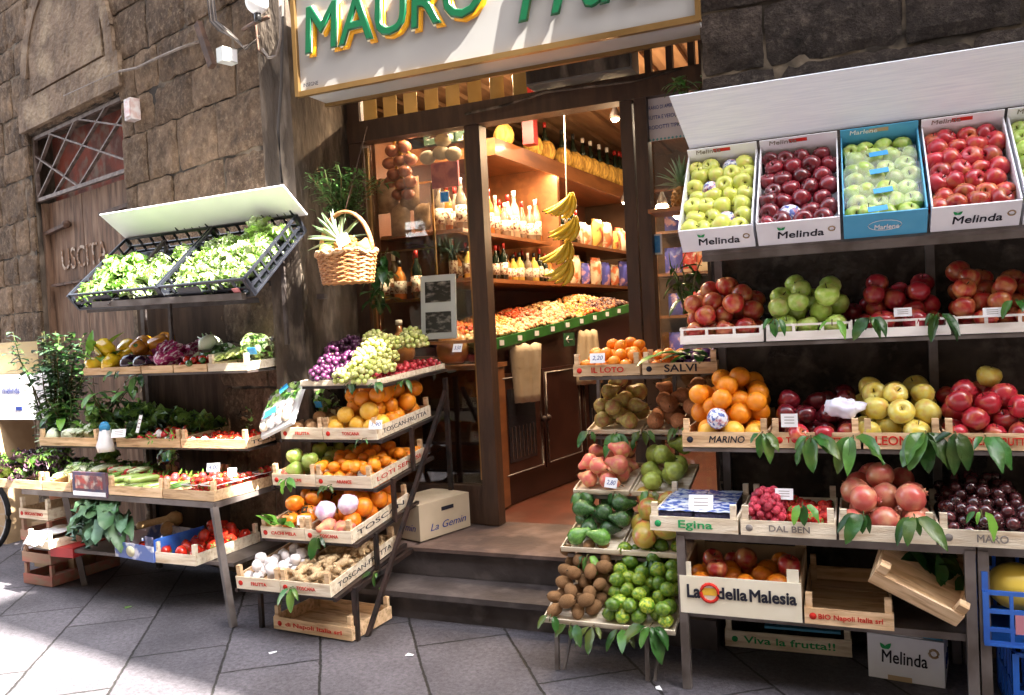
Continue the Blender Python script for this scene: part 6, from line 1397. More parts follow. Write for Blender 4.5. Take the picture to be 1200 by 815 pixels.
for a, b in (((-.30, 0, .34), (-.50, 0, .85)), ((-.50, 0, .85), (-.95, 0, .80)), ((-.95, 0, .80), (-1.32, 0, .34)), ((-.85, 0, .32), (-.98, 0, .92)), ((-.48, 0, .78), (-.85, 0, .32)), ((-.85, 0, .32), (-1.32, 0, .34)), ((-.50, 0, .85), (-.54, 0, 1.0))): m.bar(a, b, .03, BLACKM)
m.build('frame', bi)
m = MB(); m.tube([(-.62, -.25, .98), (-.54, -.1, 1.02), (-.54, .1, 1.02), (-.62, .25, .98)], .012, CHR, 6); m.build('handlebar', bi)
m = MB(); m.box((-1.0, 0, .94), (.25, .14, .05), BLACKM); m.build('saddle', bi)
# crate of "Gemin" on the upper step
A = oZ(465, 630, .325); B = oZ(500, 634, .325); A = Vector((-2.62, 4.16, .325)); B = Vector((-2.33, 4.10, .325))
T, w = frame(A, B); T = T @ Matrix.Rotation(radians(-6), 4, 'Z')
gx = thing('fruit_box', 'pale wooden box with blue script standing on the step behind the crate stand', 'box', T); m = MB(); m.box((w / 2, .2, .105), (w, .42, .21), pm('buff_carton', (.52, .42, .30), (.45, .36, .25), 4, .7)); b_ = m.build('box_body', gx)
lettering('min', .06, INKB, b_, (w * .72, -.0105, .07), 'front', .0, .3, 0, 'lettering', .09); lettering('La Gemin', .06, INKB, b_, (w + .0015, .22, .06), 'right', .0, .3, 0, 'lettering', .3)
m = MB(); m.box((w + .0015, .22, .155), (.003, .10, .022), INKK); m.build('handle_hole', gx)
# ================================================================ inside the shop
def lamp(p, label, power, r=.03, col=(1, .66, .36), size=.05, name='spot_lamp', cone=True):
    t = thing(name, label, 'lamp', Matrix.Translation(p), 'lit lamps of the shop')
    m = MB(); m.ball((0, 0, 0), r, EMI, 12, 8); m.build('bulb', t)
    m = MB(); m.lathe([(r * 1.25, -.01), (r * 1.2, .02), (r * .7, .05), (r * .4, .08)], STEEL, 12); m.build('lamp_shade', t) if cone else None
    l = bpy.data.lights.new('lamp_light', 'POINT'); l.energy = power * .35; l.color = col; l.shadow_soft_size = size
    o = bpy.data.objects.new('lamp_light', l); COL.objects.link(o); o.location = Vector(p) + Vector((0, -.01, -r * 1.6)); return t
EMI = pm('lit_bulb', (1, .86, .66), None, emit=3)
EMT = pm('lit_tube', (1, .90, .74), None, emit=2.2)
for (px, py, Y, pw, lb_) in ((655, 119, 4.85, 4, 'small lit spot lamp just behind the beam over the doorway'), (721, 138, 5.4, 16, 'bright lit spot lamp under the ceiling by the door post'), (733, 236, 6.3, 5, 'lit spot lamp beside the snack shelves left of the door post'), (776, 238, 6.0, 4, 'lit spot lamp seen through the narrow pane, nearer the post'), (796, 242, 6.0, 4, 'lit spot lamp seen through the narrow pane, nearer the wall')):
    lamp(oY(px, py, Y), lb_, pw)
def tubelamp(a, b, label, power, wd=.035):
    a, b = Vector(a), Vector(b); m = MB(); m.tube([a, b], wd / 2, EMT, 8); o = m.build('tube_lamp'); tag(o, label, 'lamp', 'lit tube lamps')
    l = bpy.data.lights.new('tube_light', 'AREA'); l.shape = 'RECTANGLE'; l.size = (b - a).length; l.size_y = .04; l.energy = power * .30; l.color = (1, .78, .52)
    q = bpy.data.objects.new('tube_light', l); COL.objects.link(q); q.location = (a + b) / 2 - Vector((0, 0, .022)); d = (b - a); q.rotation_euler = (0, 0, atan2(d.y, d.x))
tubelamp((-2.6, 4.95, 3.22), (-1.6, 4.95, 3.22), 'lit tube lamp glowing through the slats above the shop window', 36)
def sp(s, off=0, z=0): return Vector((-2.27 + .082 * (s - 5.6) - off, s, z))       # along the shelf front
tubelamp(sp(5.5, .055, 2.83), sp(6.6, .055, 2.83), 'lit tube lamp under the upper flask shelf above the spirits', 12)
tubelamp(sp(6.8, .055, 2.83), sp(8.6, .055, 2.83), 'lit tube lamp under the upper shelf above the snack packets', 12)
tubelamp((-1.2, 7.2, 3.3), (-.2, 7.2, 3.3), 'lit tube lamp under the ceiling towards the back of the shop', 14)
WRM = pm('varnished_shelf_wood', (.26, .095, .03), (.18, .065, .022), 4, .35, .1, 20, stretch=(3, .6, 3), coat=.3)
DKW = pm('dark_cabinet_wood', (.045, .016, .012), (.03, .01, .008), 4, .35, coat=.2)
su = thing('wall_shelf', 'varnished wooden wall shelving along the inside with flasks and bottles', 'wall shelf')
def slab(s0, s1, off0, off1, z, th, mt=WRM):
    m = MB(); a = sp(s0, off0, z); b = sp(s1, off0, z); c = sp(s1, off1, z); d = sp(s0, off1, z); up = Vector((0, 0, th))
    m.add([a, b, c, d, a + up, b + up, c + up, d + up], [(3, 2, 1, 0), (4, 5, 6, 7), (0, 1, 5, 4), (1, 2, 6, 5), (2, 3, 7, 6), (3, 0, 4, 7)], mt); return m
slab(5.35, 8.9, 0.022, .8, 2.845, .04).build('shelf', su); slab(5.35, 8.9, 0, .02, 2.765, .122).build('fascia', su); slab(5.33, 5.348, 0, .8, 2.765, .122).build('fascia', su)
slab(5.0, 6.45, .10, .75, 2.20, .025).build('shelf', su)
slab(6.75, 8.9, .10, .75, 2.23, .03).build('shelf', su)
slab(5.0, 8.9, .06, .75, 1.86, .028).build('shelf', su)
slab(5.0, 8.9, .76, .80, 1.4, 1.53, pm('shelf_backboard', (.12, .04, .016), (.08, .03, .012), 3, .5)).build('back_panel', su)
slab(6.5, 6.54, .05, .75, 1.9, 1.03).build('divider', su)
# red post
m = MB(); p = oY(607, 160, 5.5); m.box((p.x, 5.75, 3.13), (.09, .09, .47), pm('red_post', (.30, .015, .01), None, rough=.3)); tag(m.build('red_post'), 'short red post standing on the flask shelf', 'post')
# bottles
def bottle_proto(kind):
    m = MB()
    return m
def bottle(label, group, kind, gm, lm, cm, M_, sc=1):
    t = thing('bottle', label, 'bottle', M_, group)
    if kind == 'flask':
        m = MB(); m.lathe([(.03, .0), (.062, .012), (.085, .06), (.088, .10), (.07, .15), (.04, .18)], STRAW, 16, lambda a, z: 1 + .035 * cos(12 * a)); m.build('straw_cover', t)
        m = MB(); m.lathe([(.041, .178), (.026, .215), (.016, .26), (.015, .31)], gm, 12); m.build('neck', t)
        m = MB(); m.lathe([(.024, .205), (.020, .24)], lm, 12); m.build('label', t)
        m = MB(); m.lathe([(.0165, .30), (.0165, .345), (1e-4, .347)], cm, 10); m.build('cap', t)
    else:
        q = .036 if kind == 'slim' else .045; h = .33 if kind == 'slim' else .27
        m = MB(); m.lathe([(1e-4, 0), (q, .002), (q, h * .58), (q * .75, h * .68), (.014, h * .78), (.013, h)], gm, 12); m.build('glass_body', t)
        m = MB(); m.lathe([(q + .001, h * .15), (q + .001, h * .48)], lm, 12); m.build('label', t)
        m = MB(); m.lathe([(.0145, h * .86), (.0145, h + .004), (1e-4, h + .005)], cm, 10); m.build('cap', t)
    return t
STRAW = pm('straw_cover', (.78, .48, .10), (.42, .22, .05), 14, .6, .4, 60, stretch=(4, 4, .6))
GLD = pm('dark_green_glass', (.01, .018, .01), None, rough=.08); GLC = pm('pale_glass', (.42, .36, .28), (.30, .20, .12), 5, .08, rnd=.5); GLA = pm('amber_glass', (.45, .16, .03), None, rough=.08); GLY = pm('yellow_liqueur', (.70, .52, .12), None, rough=.1)
LB1 = pm('cream_label', (.74, .66, .52), (.22, .08, .05), 55, .6, lo=.52, hi=.58, rnd=.3); CPR = pm('red_cap', (.40, .02, .015), None, rough=.3); CPB = pm('black_cap', (.02, .02, .02), None, rough=.3); CPW = pm('white_cap', (.8, .76, .7), None, rough=.4)
prot = {}
def putb(key, kind, gm, lm, cm, p, label, group, sc=1, rz=0):
    M_ = Matrix.Translation(p) @ Matrix.Rotation(rz, 4, 'Z') @ Matrix.Scale(sc, 4)
    if key not in prot: prot[key] = bottle(label, group, kind, gm, lm, cm, M_)
    else: dup(prot[key], M_, label, group)
rn = random.Random(77)
GF = 'straw covered flasks on the upper shelf'
fz = 2.888
for k, (px, cm_) in enumerate(((592, 1), (626, 1), (640, 1), (660, 0), (673, 0), (684, 2), (693, 2), (703, 2), (712, 2), (721, 1), (728, 1), (790, 1), (803, 1))):
    d_ = ray(px, 190 if px < 650 else 200); off = .09; s_ = (-2.27 - .082 * 5.6 - off) / (d_.x / d_.y - .082) if px < 740 else 8.2 + (px - 790) * .015
    L_ = ['straw covered flask with a dark cap on the upper inside shelf', 'straw covered flask with a red cap on the upper inside shelf', 'straw covered flask with a white cap on the upper inside shelf'][cm_]
    putb('f%d' % cm_, 'flask', GLD, LB1, [CPB, CPR, CPW][cm_], sp(s_, off, fz), L_, GF + (' with dark caps', ' with red caps', ' with white caps')[cm_], .90 + .02 * k)
m = MB(); 
for k in range(3): 
    o = MB(); o.box((0, 0, .05), (.11, .16, .10), pm('dark_green_box', (.05, .08, .05), (.4, .42, .35), 20, .5, lo=.55, hi=.6)); q = o.build('small_carton'); q.matrix_world = Matrix.Translation(Vector((-2.78 + .13 * k, 5.36, fz))); tag(q, 'small dark carton in the row left of the flasks', 'box', 'small dark cartons beside the flasks')
kinds = [('sc', 'slim', GLC, LB1, CPW), ('sr', 'slim', GLC, LB1, CPR), ('sa', 'slim', GLA, LB1, CPR), ('wc', 'wide', GLC, LB1, CPW), ('wd', 'slim', GLD, LB1, CPR), ('wy', 'wide', GLY, LB1, CPB), ('wa', 'wide', GLA, LB1, CPB)]
desc = {'sc': 'clear slim bottle with a white cap', 'sr': 'clear slim bottle with a red cap', 'sa': 'amber slim bottle', 'wc': 'clear wide bottle', 'wd': 'dark wine bottle', 'wy': 'yellow liqueur bottle', 'wa': 'amber wide bottle'}
for z, s0, s1, off, lst, lab in ((2.228, 5.12, 6.42, .18, ['sc', 'sr', 'wc', 'sc', 'sa', 'sc', 'wc', 'sr'], 'on the bright middle shelf'), (2.228, 5.1, 6.42, .34, ['sc', 'sa', 'sr', 'wd'], 'in the rear row of the middle shelf'), (1.89, 5.15, 6.9, .16, ['wy', 'wy', 'wc', 'wy', 'wd', 'wd', 'wa'], 'on the low shelf above the dried fruit'), (1.89, 5.2, 6.9, .32, ['wd', 'wa', 'wd', 'wd'], 'in the rear row of the low shelf'), (2.262, 6.85, 7.3, .2, ['wd', 'sr', 'wd'], 'behind the bananas on the middle shelf')):
    s_ = s0; i = 0
    while s_ < s1:
        k = kinds[[q[0] for q in kinds].index(lst[i % len(lst)])]; i += 1
        sc = rn.uniform(.85, 1.08) * (.82 if z < 2 else 1.05)
        putb(k[0], k[1], k[2], k[3], k[4], sp(s_, off + rn.uniform(-.02, .02), z), desc[k[0]] + ' ' + lab, 'bottles ' + lab, sc, rn.uniform(0, 6)); s_ += rn.uniform(.09, .115)
# snack packets
PKM = [pm('bright_packet', (.80, .66, .45), (.75, .20, .08), 14, .3, lo=.5, hi=.58, rnd=.15), pm('red_packet', (.60, .06, .04), (.8, .6, .4), 14, .3, lo=.52, hi=.6, rnd=.2), pm('blue_packet', (.12, .12, .45), (.7, .4, .5), 14, .3, lo=.52, hi=.6, rnd=.2), pm('gold_packet', (.75, .48, .12), (.5, .1, .05), 14, .3, lo=.52, hi=.6, rnd=.2)]
def packet(p, sc, mt, label, group, yaw=0):
    m = MB(); n = 5; vs = []; fs = []
    for side in (-1, 1):
        for j in range(n + 1):
            for i in range(n + 1): u = i / n - .5; v = j / n - .5; vs.append((u * .13, side * .035 * max(0, (1 - (2 * u) ** 2) * (1 - (2 * v) ** 4)) ** .5, (v + .5) * .19 + .004 * sin(i * 3)))
    b = (n + 1) ** 2
    for j in range(n):
        for i in range(n): k = j * (n + 1) + i; fs.append((k, k + 1, k + n + 2, k + n + 1)); fs.append((b + k, b + k + n + 1, b + k + n + 2, b + k + 1))
    m.add(vs, fs, mt, True); o = m.build('snack_packet'); o.matrix_world = Matrix.Translation(p) @ Matrix.Rotation(yaw, 4, 'Z') @ Matrix.Scale(sc, 4); return tag(o, label, 'packet', group)
for z, zlab, s0 in ((2.262, 'on the bright shelf right of the bananas', 7.35), (1.89, 'on the low shelf right of the bananas', 7.0)):
    for k in range(12):
        packet(sp(s0 + .13 * k, .14 + .1 * (k % 2), z), rn.uniform(.9, 1.3) * 1.1, PKM[k % 4 if z < 2 else (0, 0, 3, 0)[k % 4]], ['cream', 'red', 'blue', 'golden'][k % 4 if z < 2 else (0, 0, 3, 0)[k % 4]] + ' snack packet ' + zlab, 'snack packets ' + zlab, 1.35)
bs = thing('wall_shelf', 'wooden shelving across the back of the shop seen through the narrow pane', 'wall shelf')
for z in (1.1, 1.55, 2.0, 2.45, 2.9): m = MB(); m.box((-.2, 8.85, z), (3.4, .4, .03), WRM); m.build('shelf', bs)
for z in (1.115, 1.565, 2.015, 2.465):
    for k in range(20): packet(Vector((-1.75 + .165 * k, 8.8, z)), rn.uniform(1.0, 1.5), PKM[(k * 7 + int(z * 9)) % 4], 'snack packet on the shelves at the very back of the shop', 'snack packets at the back', rn.uniform(-.2, .2))
# counter with dried fruit
cA = Vector((-2.20, 4.82, 1.405)); cB = Vector((-1.79, 7.05, 1.64)); cu = (cB - cA); cl = cu.length; cuh = Vector((cu.x, cu.y, 0)).normalized(); cn = Vector((-cuh.y, cuh.x, 0))     # cn points to the wall
ct = thing('shop_counter', 'dark wooden counter with a green price rail along its sloping top edge', 'counter')
def cp(s, n, z): p = cA + cu * s + cn * n; return Vector((p.x, p.y, p.z + z))
def cpz(s, n, z): p = cA + cu * s + cn * n; return Vector((p.x, p.y, z))
def hexa(P, mt, nm, par):
    m = MB(); m.add(P, [(3, 2, 1, 0), (4, 5, 6, 7), (0, 1, 5, 4), (1, 2, 6, 5), (2, 3, 7, 6), (3, 0, 4, 7)], mt); return m.build(nm, par)
GR_ = pm('green_price_rail', (.03, .16, .03), (.02, .10, .02), 6, .4)
hexa([cp(0, -.02, -.02), cp(1, -.02, -.02), cp(1, .0, -.02), cp(0, .0, -.02), cp(0, -.02, .05), cp(1, -.02, .05), cp(1, .0, .05), cp(0, .0, .05)], GR_, 'price_rail', ct)
hexa([cp(0, .002, -.05), cp(1, .002, -.05), cp(1, .75, .10), cp(0, .75, .10), cp(0, .002, -.02), cp(1, .002, -.02), cp(1, .75, .15), cp(0, .75, .15)], DKW, 'counter_top', ct)
hexa([cpz(0, .04, .32), cpz(1, .04, .32), cpz(1, .7, .32), cpz(0, .7, .32), cp(0, .04, -.052), cp(1, .04, -.052), cp(1, .7, .06), cp(0, .7, .06)], DKW, 'counter_body', ct)
for k in range(10):
    m = MB(); p = cp(.06 + .1 * k, -.024, .015); m.box((0, 0, 0), (.05, .004, .035), WHITEP); o = m.build('price_tag', None); o.matrix_world = Matrix.Translation(p) @ Matrix.Rotation(atan2(cuh.y, cuh.x), 4, 'Z'); tag(o, 'small white price tag on the green rail inside the shop', 'price tag', 'price tags on the green rail')
def door_(s0, s1, glass, nm='cabinet_door'):
    z0, z1 = .50, 1.22; M_ = Matrix.Translation(cpz(s0, .03, 0)) @ Matrix.Rotation(atan2(cuh.y, cuh.x), 4, 'Z'); w_ = (s1 - s0) * cl * .995
    m = MB(); m.box((w_ / 2, 0, (z0 + z1) / 2), (w_, .03, z1 - z0), DKW); o = m.build(nm, ct, M_)
    m = MB(); r = .012; ALU = pm('dull_aluminium', (.32, .28, .26), None, rough=.35, metal=.9)
    m.tube([(.03, -.02, z0 + .03), (w_ - .03, -.02, z0 + .03), (w_ - .03, -.02, z1 - .03), (.03, -.02, z1 - .03)], .008, ALU, 6, True); m.build('door_trim', o)
    if glass:
        m = MB(); m.box((w_ / 2, -.018, (z0 + z1) / 2), (w_ * .62, .004, (z1 - z0) * .7), pm('dark_pane', (.02, .02, .025), None, rough=.05)); m.build('pane', o)
        m = MB()
        for q in range(7): m.box((w_ * (.25 + .083 * q), -.022, z0 + .24), (.006, .003, .22), ALU)
        m.build('grating', o)
    m = MB(); m.ball((w_ - .02 if glass else .02, -.035, .86), .025, BLACKM, 8, 6); m.build('handle', o)
door_(.05, .30, True); door_(.31, .56, False); door_(.57, .82, True)
def pile(s0, s1, n0, n1, mats, label, seed, h=.07, sz=.014, n=260):
    m = MB(); r = random.Random(seed); vs = []; fs = []
    for k in range(n):
        a = r.random(); b = r.random(); hh = h * sin(pi * (a * .9 + .05)) * (.4 + .6 * sin(pi * (b * .8 + .1)))
        p = cp(s0 + (s1 - s0) * a, n0 + (n1 - n0) * b, .03 + .17 * (n0 + (n1 - n0) * b) + hh * r.uniform(.75, 1.0)); m.ball(p, sz * r.uniform(.7, 1.3), mats[k % len(mats)], 6, 4, (1.3, 1, .8), (r.random(), r.random(), r.random() * 3))
    o = m.build('dried_fruit'); tag(o, label, 'dried fruit', None, 'stuff')
DF = [pm('pale_nuts', (.72, .52, .26), (.6, .4, .18), 30, .5), pm('candied_red', (.50, .05, .02), (.6, .14, .05), 30, .3), pm('apricot', (.74, .26, .03), (.66, .18, .03), 30, .4), pm('brown_date', (.26, .09, .04), (.36, .16, .06), 30, .4), pm('dark_prune', (.05, .02, .02), (.1, .04, .03), 30, .3), pm('fig_tan', (.55, .34, .15), (.42, .24, .1), 30, .5)]
PLS = [(.0, .2, 0, .2, [DF[0], DF[5]], 'heap of pale nuts at the near end of the counter'), (.0, .14, .2, .5, [DF[1], DF[2]], 'heap of red candied fruit behind the pale nuts'), (.14, .34, .2, .5, [DF[2], DF[5]], 'heap of orange dried apricots behind the pale nuts'), (.2, .4, 0, .2, [DF[0], DF[5], DF[3]], 'heap of mixed tan nuts along the green rail'), (.34, .52, .2, .5, [DF[1], DF[1], DF[3]], 'heap of dark red dried fruit in the counter middle'), (.4, .58, 0, .2, [DF[5], DF[3]], 'heap of tan figs under the bananas'), (.58, .74, 0, .25, [DF[1], DF[2]], 'heap of bright red dried fruit right of the figs'), (.52, .74, .25, .5, [DF[3], DF[5], DF[0]], 'heap of brown dates behind the bright red fruit'), (.74, 1, 0, .25, [DF[4], DF[3]], 'heap of dark prunes at the far end of the counter'), (.74, 1, .25, .5, [DF[0], DF[2], DF[5]], 'heap of golden dried fruit at the far end of the counter')]
for i, (a, b, c, d, mm_, lb_) in enumerate(PLS): pile(a, b, c, d, mm_, lb_, i, n=320 if c == 0 else 260, sz=.017)
# bananas
BAN = fm('banana_skin', (.80, .56, .03), (.78, .60, .08), 3, rnd=.1, rough=.35, lo=.4, hi=.7); BTIP = pm('banana_tip', (.10, .08, .02), None, rough=.7)
def bananas(p, n, label, seed, sc=1, yaw=0):
    t = thing('banana_bunch', label, 'bananas', Matrix.Translation(p) @ Matrix.Rotation(yaw, 4, 'Z') @ Matrix.Scale(sc, 4), 'banana bunches hanging on the string'); rn = random.Random(seed)
    for k in range(n):
        f_ = k / (n - 1); yaw_ = -.5 + 1.5 * f_; m = MB(); R_ = .17 * rn.uniform(.92, 1.08); lean = .55 - .75 * f_
        pts = []
        for q in range(9):
            t_ = 1.25 * q / 8; x = -R_ * (1 - cos(t_)); z = -R_ * sin(t_) * 1.05
            x2 = x * cos(lean) + z * sin(lean); z2 = -x * sin(lean) * .6 + z * cos(lean)
            pts.append(Vector((x2 + .03 * (f_ - .5), -.03 - abs(x2) * .25 * cos(yaw_) + .05 * sin(yaw_) * q / 8 - (.022 if k % 2 else 0), z2)))
        m.tube(pts, [.007, .011, .018, .0215, .022, .0215, .019, .012, .005], BAN, 8); m.ball(pts[-1], .007, BTIP, 6, 4); m.ball(pts[0], .009, BAN, 6, 4); m.build('banana', t)
for k, (px, py, n, yw) in enumerate(((672, 228, 6, .0), (675, 256, 6, .15), (668, 284, 5, .0), (668, 306, 4, .25))):
    bananas(oY(px, py, 4.98), n, ['topmost banana bunch hanging in the doorway', 'second banana bunch from the top in the doorway', 'third banana bunch from the top in the doorway', 'lowest banana bunch hanging in the doorway'][k], k, .86, yw)
m = MB(); m.tube([oY(667, 330, 4.99), oY(664, 232, 4.99), oY(660, 100, 4.99)], .004, CPW, 5); tag(m.build('string'), 'pale string from which the banana bunches hang', 'string')
# paper bags hanging on the counter front
PB = pm('beige_paper', (.50, .40, .28), (.42, .33, .22), 4, .7, .4, 20)
def hang(pl, label, w0, w1, h):
    m = MB(); vs = []; fs = []
    for j in range(9):
        for i in range(9): f = j / 8; ww = w0 + (w1 - w0) * f; vs.append(((i / 8 - .5) * ww, .012 * sin(i * 2.2 + f * 2) - .012, -h * f + .01 * sin(i * 2.0) * (1 if j == 0 else .3)))
    for j in range(8):
        for i in range(8): k = j * 9 + i; fs.append((k, k + 1, k + 10, k + 9))
    b = len(vs); vs += [(x, y + .03, z) for x, y, z in vs]; fs += [tuple(b + q for q in f[::-1]) for f in list(fs)]
    for i in range(8): fs.append((i + 1, i, b + i, b + i + 1)); fs.append((72 + i, 73 + i, b + 73 + i, b + 72 + i))
    for j in range(8): fs.append((j * 9, (j + 1) * 9, b + (j + 1) * 9, b + j * 9)); fs.append((j * 9 + 8, b + j * 9 + 8, b + (j + 1) * 9 + 8, (j + 1) * 9 + 8))
    m.add(vs, fs, PB, True); o = m.build('paper_bag'); o.matrix_world = Matrix.Translation(pl) @ Matrix.Rotation(atan2(cuh.y, cuh.x) - pi * .15, 4, 'Z'); tag(o, label, 'paper bags', 'beige paper bags hanging at the counter')
def oC(px, py, n=-.04):     # pixel onto the counter's front plane
    d = ray(px, py); o = cA + cn * n; t_ = (o - CP).dot(cn) / d.dot(cn); return CP + d * t_
hang(oC(615, 404), 'beige paper bags hanging in front of the glazed cabinet door', .24, .20, .40)
hang(oC(688, 388), 'beige paper bags hanging above the mandarin crate end', .16, .26, .42)
m = MB(); p = oC(667, 398); m.box((0, 0, 0), (.16, .006, .10), pm('dark_green_sign', (.02, .09, .04), None, rough=.4)); o = m.build('exit_sign'); o.matrix_world = Matrix.Translation(p) @ Matrix.Rotation(atan2(cuh.y, cuh.x), 4, 'Z'); tag(o, 'small dark green sign with a white arrow on the counter', 'sign')
m = MB(); m.bar((-.05, -.005, 0), (.04, -.005, 0), .012, WHITEP, .003); m.bar((-.05, -.005, 0), (-.02, -.005, .025), .01, WHITEP, .003); m.bar((-.05, -.005, 0), (-.02, -.005, -.025), .01, WHITEP, .003); m.build('arrow', o)

# ---- behind the left window pane
def rack_in(): pass
t = thing('onion_string', 'string of brownish red onions hanging behind the window pane', 'onions', Matrix.Translation(oY(468, 168, 4.82)))
ONI = fm('red_onion_skin', (.34, .10, .06), (.42, .17, .10), 5, rnd=.2, stretch=(4, 4, .5)); rn = random.Random(3)
m = MB(); m.tube([(0, 0, .12), (.01, 0, 0), (0, 0, -.26)], .012, STRAW, 6); m.build('plait', t)
for k, (x, z) in enumerate(((-.05, -.05), (.04, -.03), (-.08, -.13), (.0, -.12), (.08, -.12), (-.04, -.21), (.05, -.2), (-.09, -.25), (.01, -.28), (.08, -.27), (-.04, -.34), (.05, -.35))):
    m = MB(); m.ball((x, rn.uniform(-.03, .02), z), .048, ONI, 12, 8, (1, 1, .85)); m.tube([(x, 0, z + .03), (x * .5, 0, z + .08)], [.012, .006], STRAW, 6); m.build('onion', t)
t = thing('hanging_bundle', 'bundle of pale bags and dried flowers hanging at the top of the window pane', 'bundle', Matrix.Translation(oY(516, 165, 4.8)))
for k, (x, z) in enumerate(((-.10, -.10), (0, -.08), (.09, -.10), (.02, -.0))):
    m = MB(); m.ball((x, 0, z), .06, pm('beige_cloth', (.42, .34, .24), (.3, .24, .17), 8, .8, .3), 12, 8, (1, .7, .8)); m.build('cloth_bag', t)
m = MB()
for k in range(26): a = rn.uniform(0, 6.28); m.leaf((0, 0, .02), (cos(a), -.3, abs(sin(a))), .10, .04, pm('dried_petals', (.28, .14, .22), (.4, .3, .2), 20, .7), .4, 4)
m.build('dried_flowers', t)
m = MB(); m.box((0, 0, 0), (.20, .02, .17), pm('pink_print', (.50, .16, .14), (.3, .08, .10), 12, .6)); o = m.build('printed_bag'); o.matrix_world = Matrix.Translation(oY(522, 205, 4.86)); tag(o, 'pinkish printed bag behind the window pane under the dried flowers', 'bag')
wr = thing('display_rack', 'thin gold framed glass rack standing behind the window pane', 'display rack', Matrix(), None)
ps = [oY(430, 240, 4.9), oY(507, 232, 4.9)]
m = MB()
for p in ps: m.bar((p.x, 4.9, .33), (p.x, 4.9, p.z + .1), .014, GOLD)
for z in (1.35, 1.75, 2.1): m.bar((ps[0].x, 4.9, z), (ps[1].x, 4.9, z), .012, GOLD)
m.bar((ps[0].x, 4.9, ps[0].z + .1), (ps[1].x, 4.9, ps[0].z + .1), .014, GOLD); m.build('rack_frame', wr)
for z in (1.36, 1.76):
    m = MB(); m.box(((ps[0].x + ps[1].x) / 2, 5.02, z), (.42, .26, .01), WRM); m.build('shelf', wr)
for k, (px, py, kk) in enumerate(((450, 300, 'wy'), (470, 300, 'wa'), (490, 300, 'wd'), (455, 268, 'sc'), (480, 266, 'sa'))):
    p = oY(px, py, 5.0); p.z = 1.765 if k < 3 else 1.765; K_ = [q for q in kinds if q[0] == kk][0]
    putb(K_[0], K_[1], K_[2], K_[3], K_[4], Vector((p.x, 4.97 + .08 * (k >= 3), p.z)), desc[kk] + ' in the gold framed rack behind the window pane', 'bottles in the gold framed rack', 1.0)

m = MB(); vs = []
LAC = pm('translucent_packets', (.55, .34, .20), (.32, .18, .10), 14, .35)
for k, (px, py, s_) in enumerate(((455, 235, .16), (480, 232, .15), (470, 262, .15), (495, 255, .12))):
    packet(oY(px, py, 4.86) - Vector((0, 0, .09)), s_ * 8, LAC, 'brownish see through packet hanging inside the gold framed rack', 'brownish packets in the gold framed rack')
# demijohns on the sill inside
sl_ = thing('window_bench', 'low wooden bench inside the shop window', 'bench'); m = MB(); m.box((-2.5, 4.86, 1.29), (.68, .36, .03), WRM); m.build('bench_top', sl_)
for x in (-2.8, -2.2): m = MB(); m.box((x, 4.86, .80), (.05, .32, .94), WRM); m.build('leg', sl_)
for k, (px, sc) in enumerate(((433, 1.25), (466, 1.2), (528, 1.3))):
    p = oY(px, 385, 4.82); T_ = Matrix.Translation(Vector((p.x, 4.84, 1.307))) @ Matrix.Scale(sc, 4)
    t = thing('demijohn', ['round amber demijohn behind the window pane nearest the pier', 'round amber demijohn behind the window pane in the middle', 'round amber demijohn behind the framed photos'][k], 'demijohn', T_, 'demijohns on the window bench')
    m = MB(); m.lathe([(1e-4, 0), (.06, .004), (.085, .05), (.088, .09), (.07, .14), (.035, .175), (.018, .20), (.016, .245)], pm('amber_demijohn', (.34, .15, .05), (.24, .10, .04), 4, .1, coat=.6), 16); m.build('glass_body', t)
    m = MB(); m.lathe([(.02, .235), (.02, .262), (1e-4, .264)], CPW, 10); m.build('stopper', t)
# framed photographs on the pane
pf = thing('photo_frame', 'white mount with two dark photographs one above the other leaning at the window', 'photo frame', Matrix.Translation(Vector((oY(514, 360, 4.50).x, 4.50, oY(514, 360, 4.50).z))) @ Euler((radians(-4), 0, 0)).to_matrix().to_4x4())
m = MB(); m.box((0, 0, 0), (.245, .012, .40), pm('grey_mount', (.52, .54, .50), (.46, .48, .45), 4, .5)); m.build('mount', pf)
PHM = pm('dark_photo', (.03, .03, .025), (.30, .28, .24), 16, .25, lo=.5, hi=.75, stretch=(1, 1, 2.2), detail=5)
for z in (.095, -.095): m = MB(); m.box((0, -.0075, z), (.18, .003, .13), PHM); m.build('photograph', pf)
m = MB(); m.box((0, 0, 0), (.42, .12, .02), WRM); o = m.build('sill_board'); o.matrix_world = Matrix.Translation(Vector((-2.36, 4.47, oY(514, 402, 4.47).z))); tag(o, 'small wooden ledge under the two framed photographs', 'ledge')
for (px, py, lb_, Y, sc) in ((521, 231, 'small blue sticker on the wide window pane', YF - .002, .6), (765, 287, 'blue card sticker with a white border on the narrow pane', YF - .004, 1)):
    t = thing('sticker', lb_, 'sticker', Matrix.Translation(oY(px, py, Y)) @ Matrix.Scale(sc, 4), 'blue stickers on the panes')
    m = MB(); m.box((0, 0, 0), (.105, .002, .115), WHITEP); m.build('border', t); m = MB(); m.box((0, -.002, 0), (.085, .002, .095), pm('sticker_blue', (.02, .20, .55), (.08, .3, .62), 30, .4)); m.build('print', t)
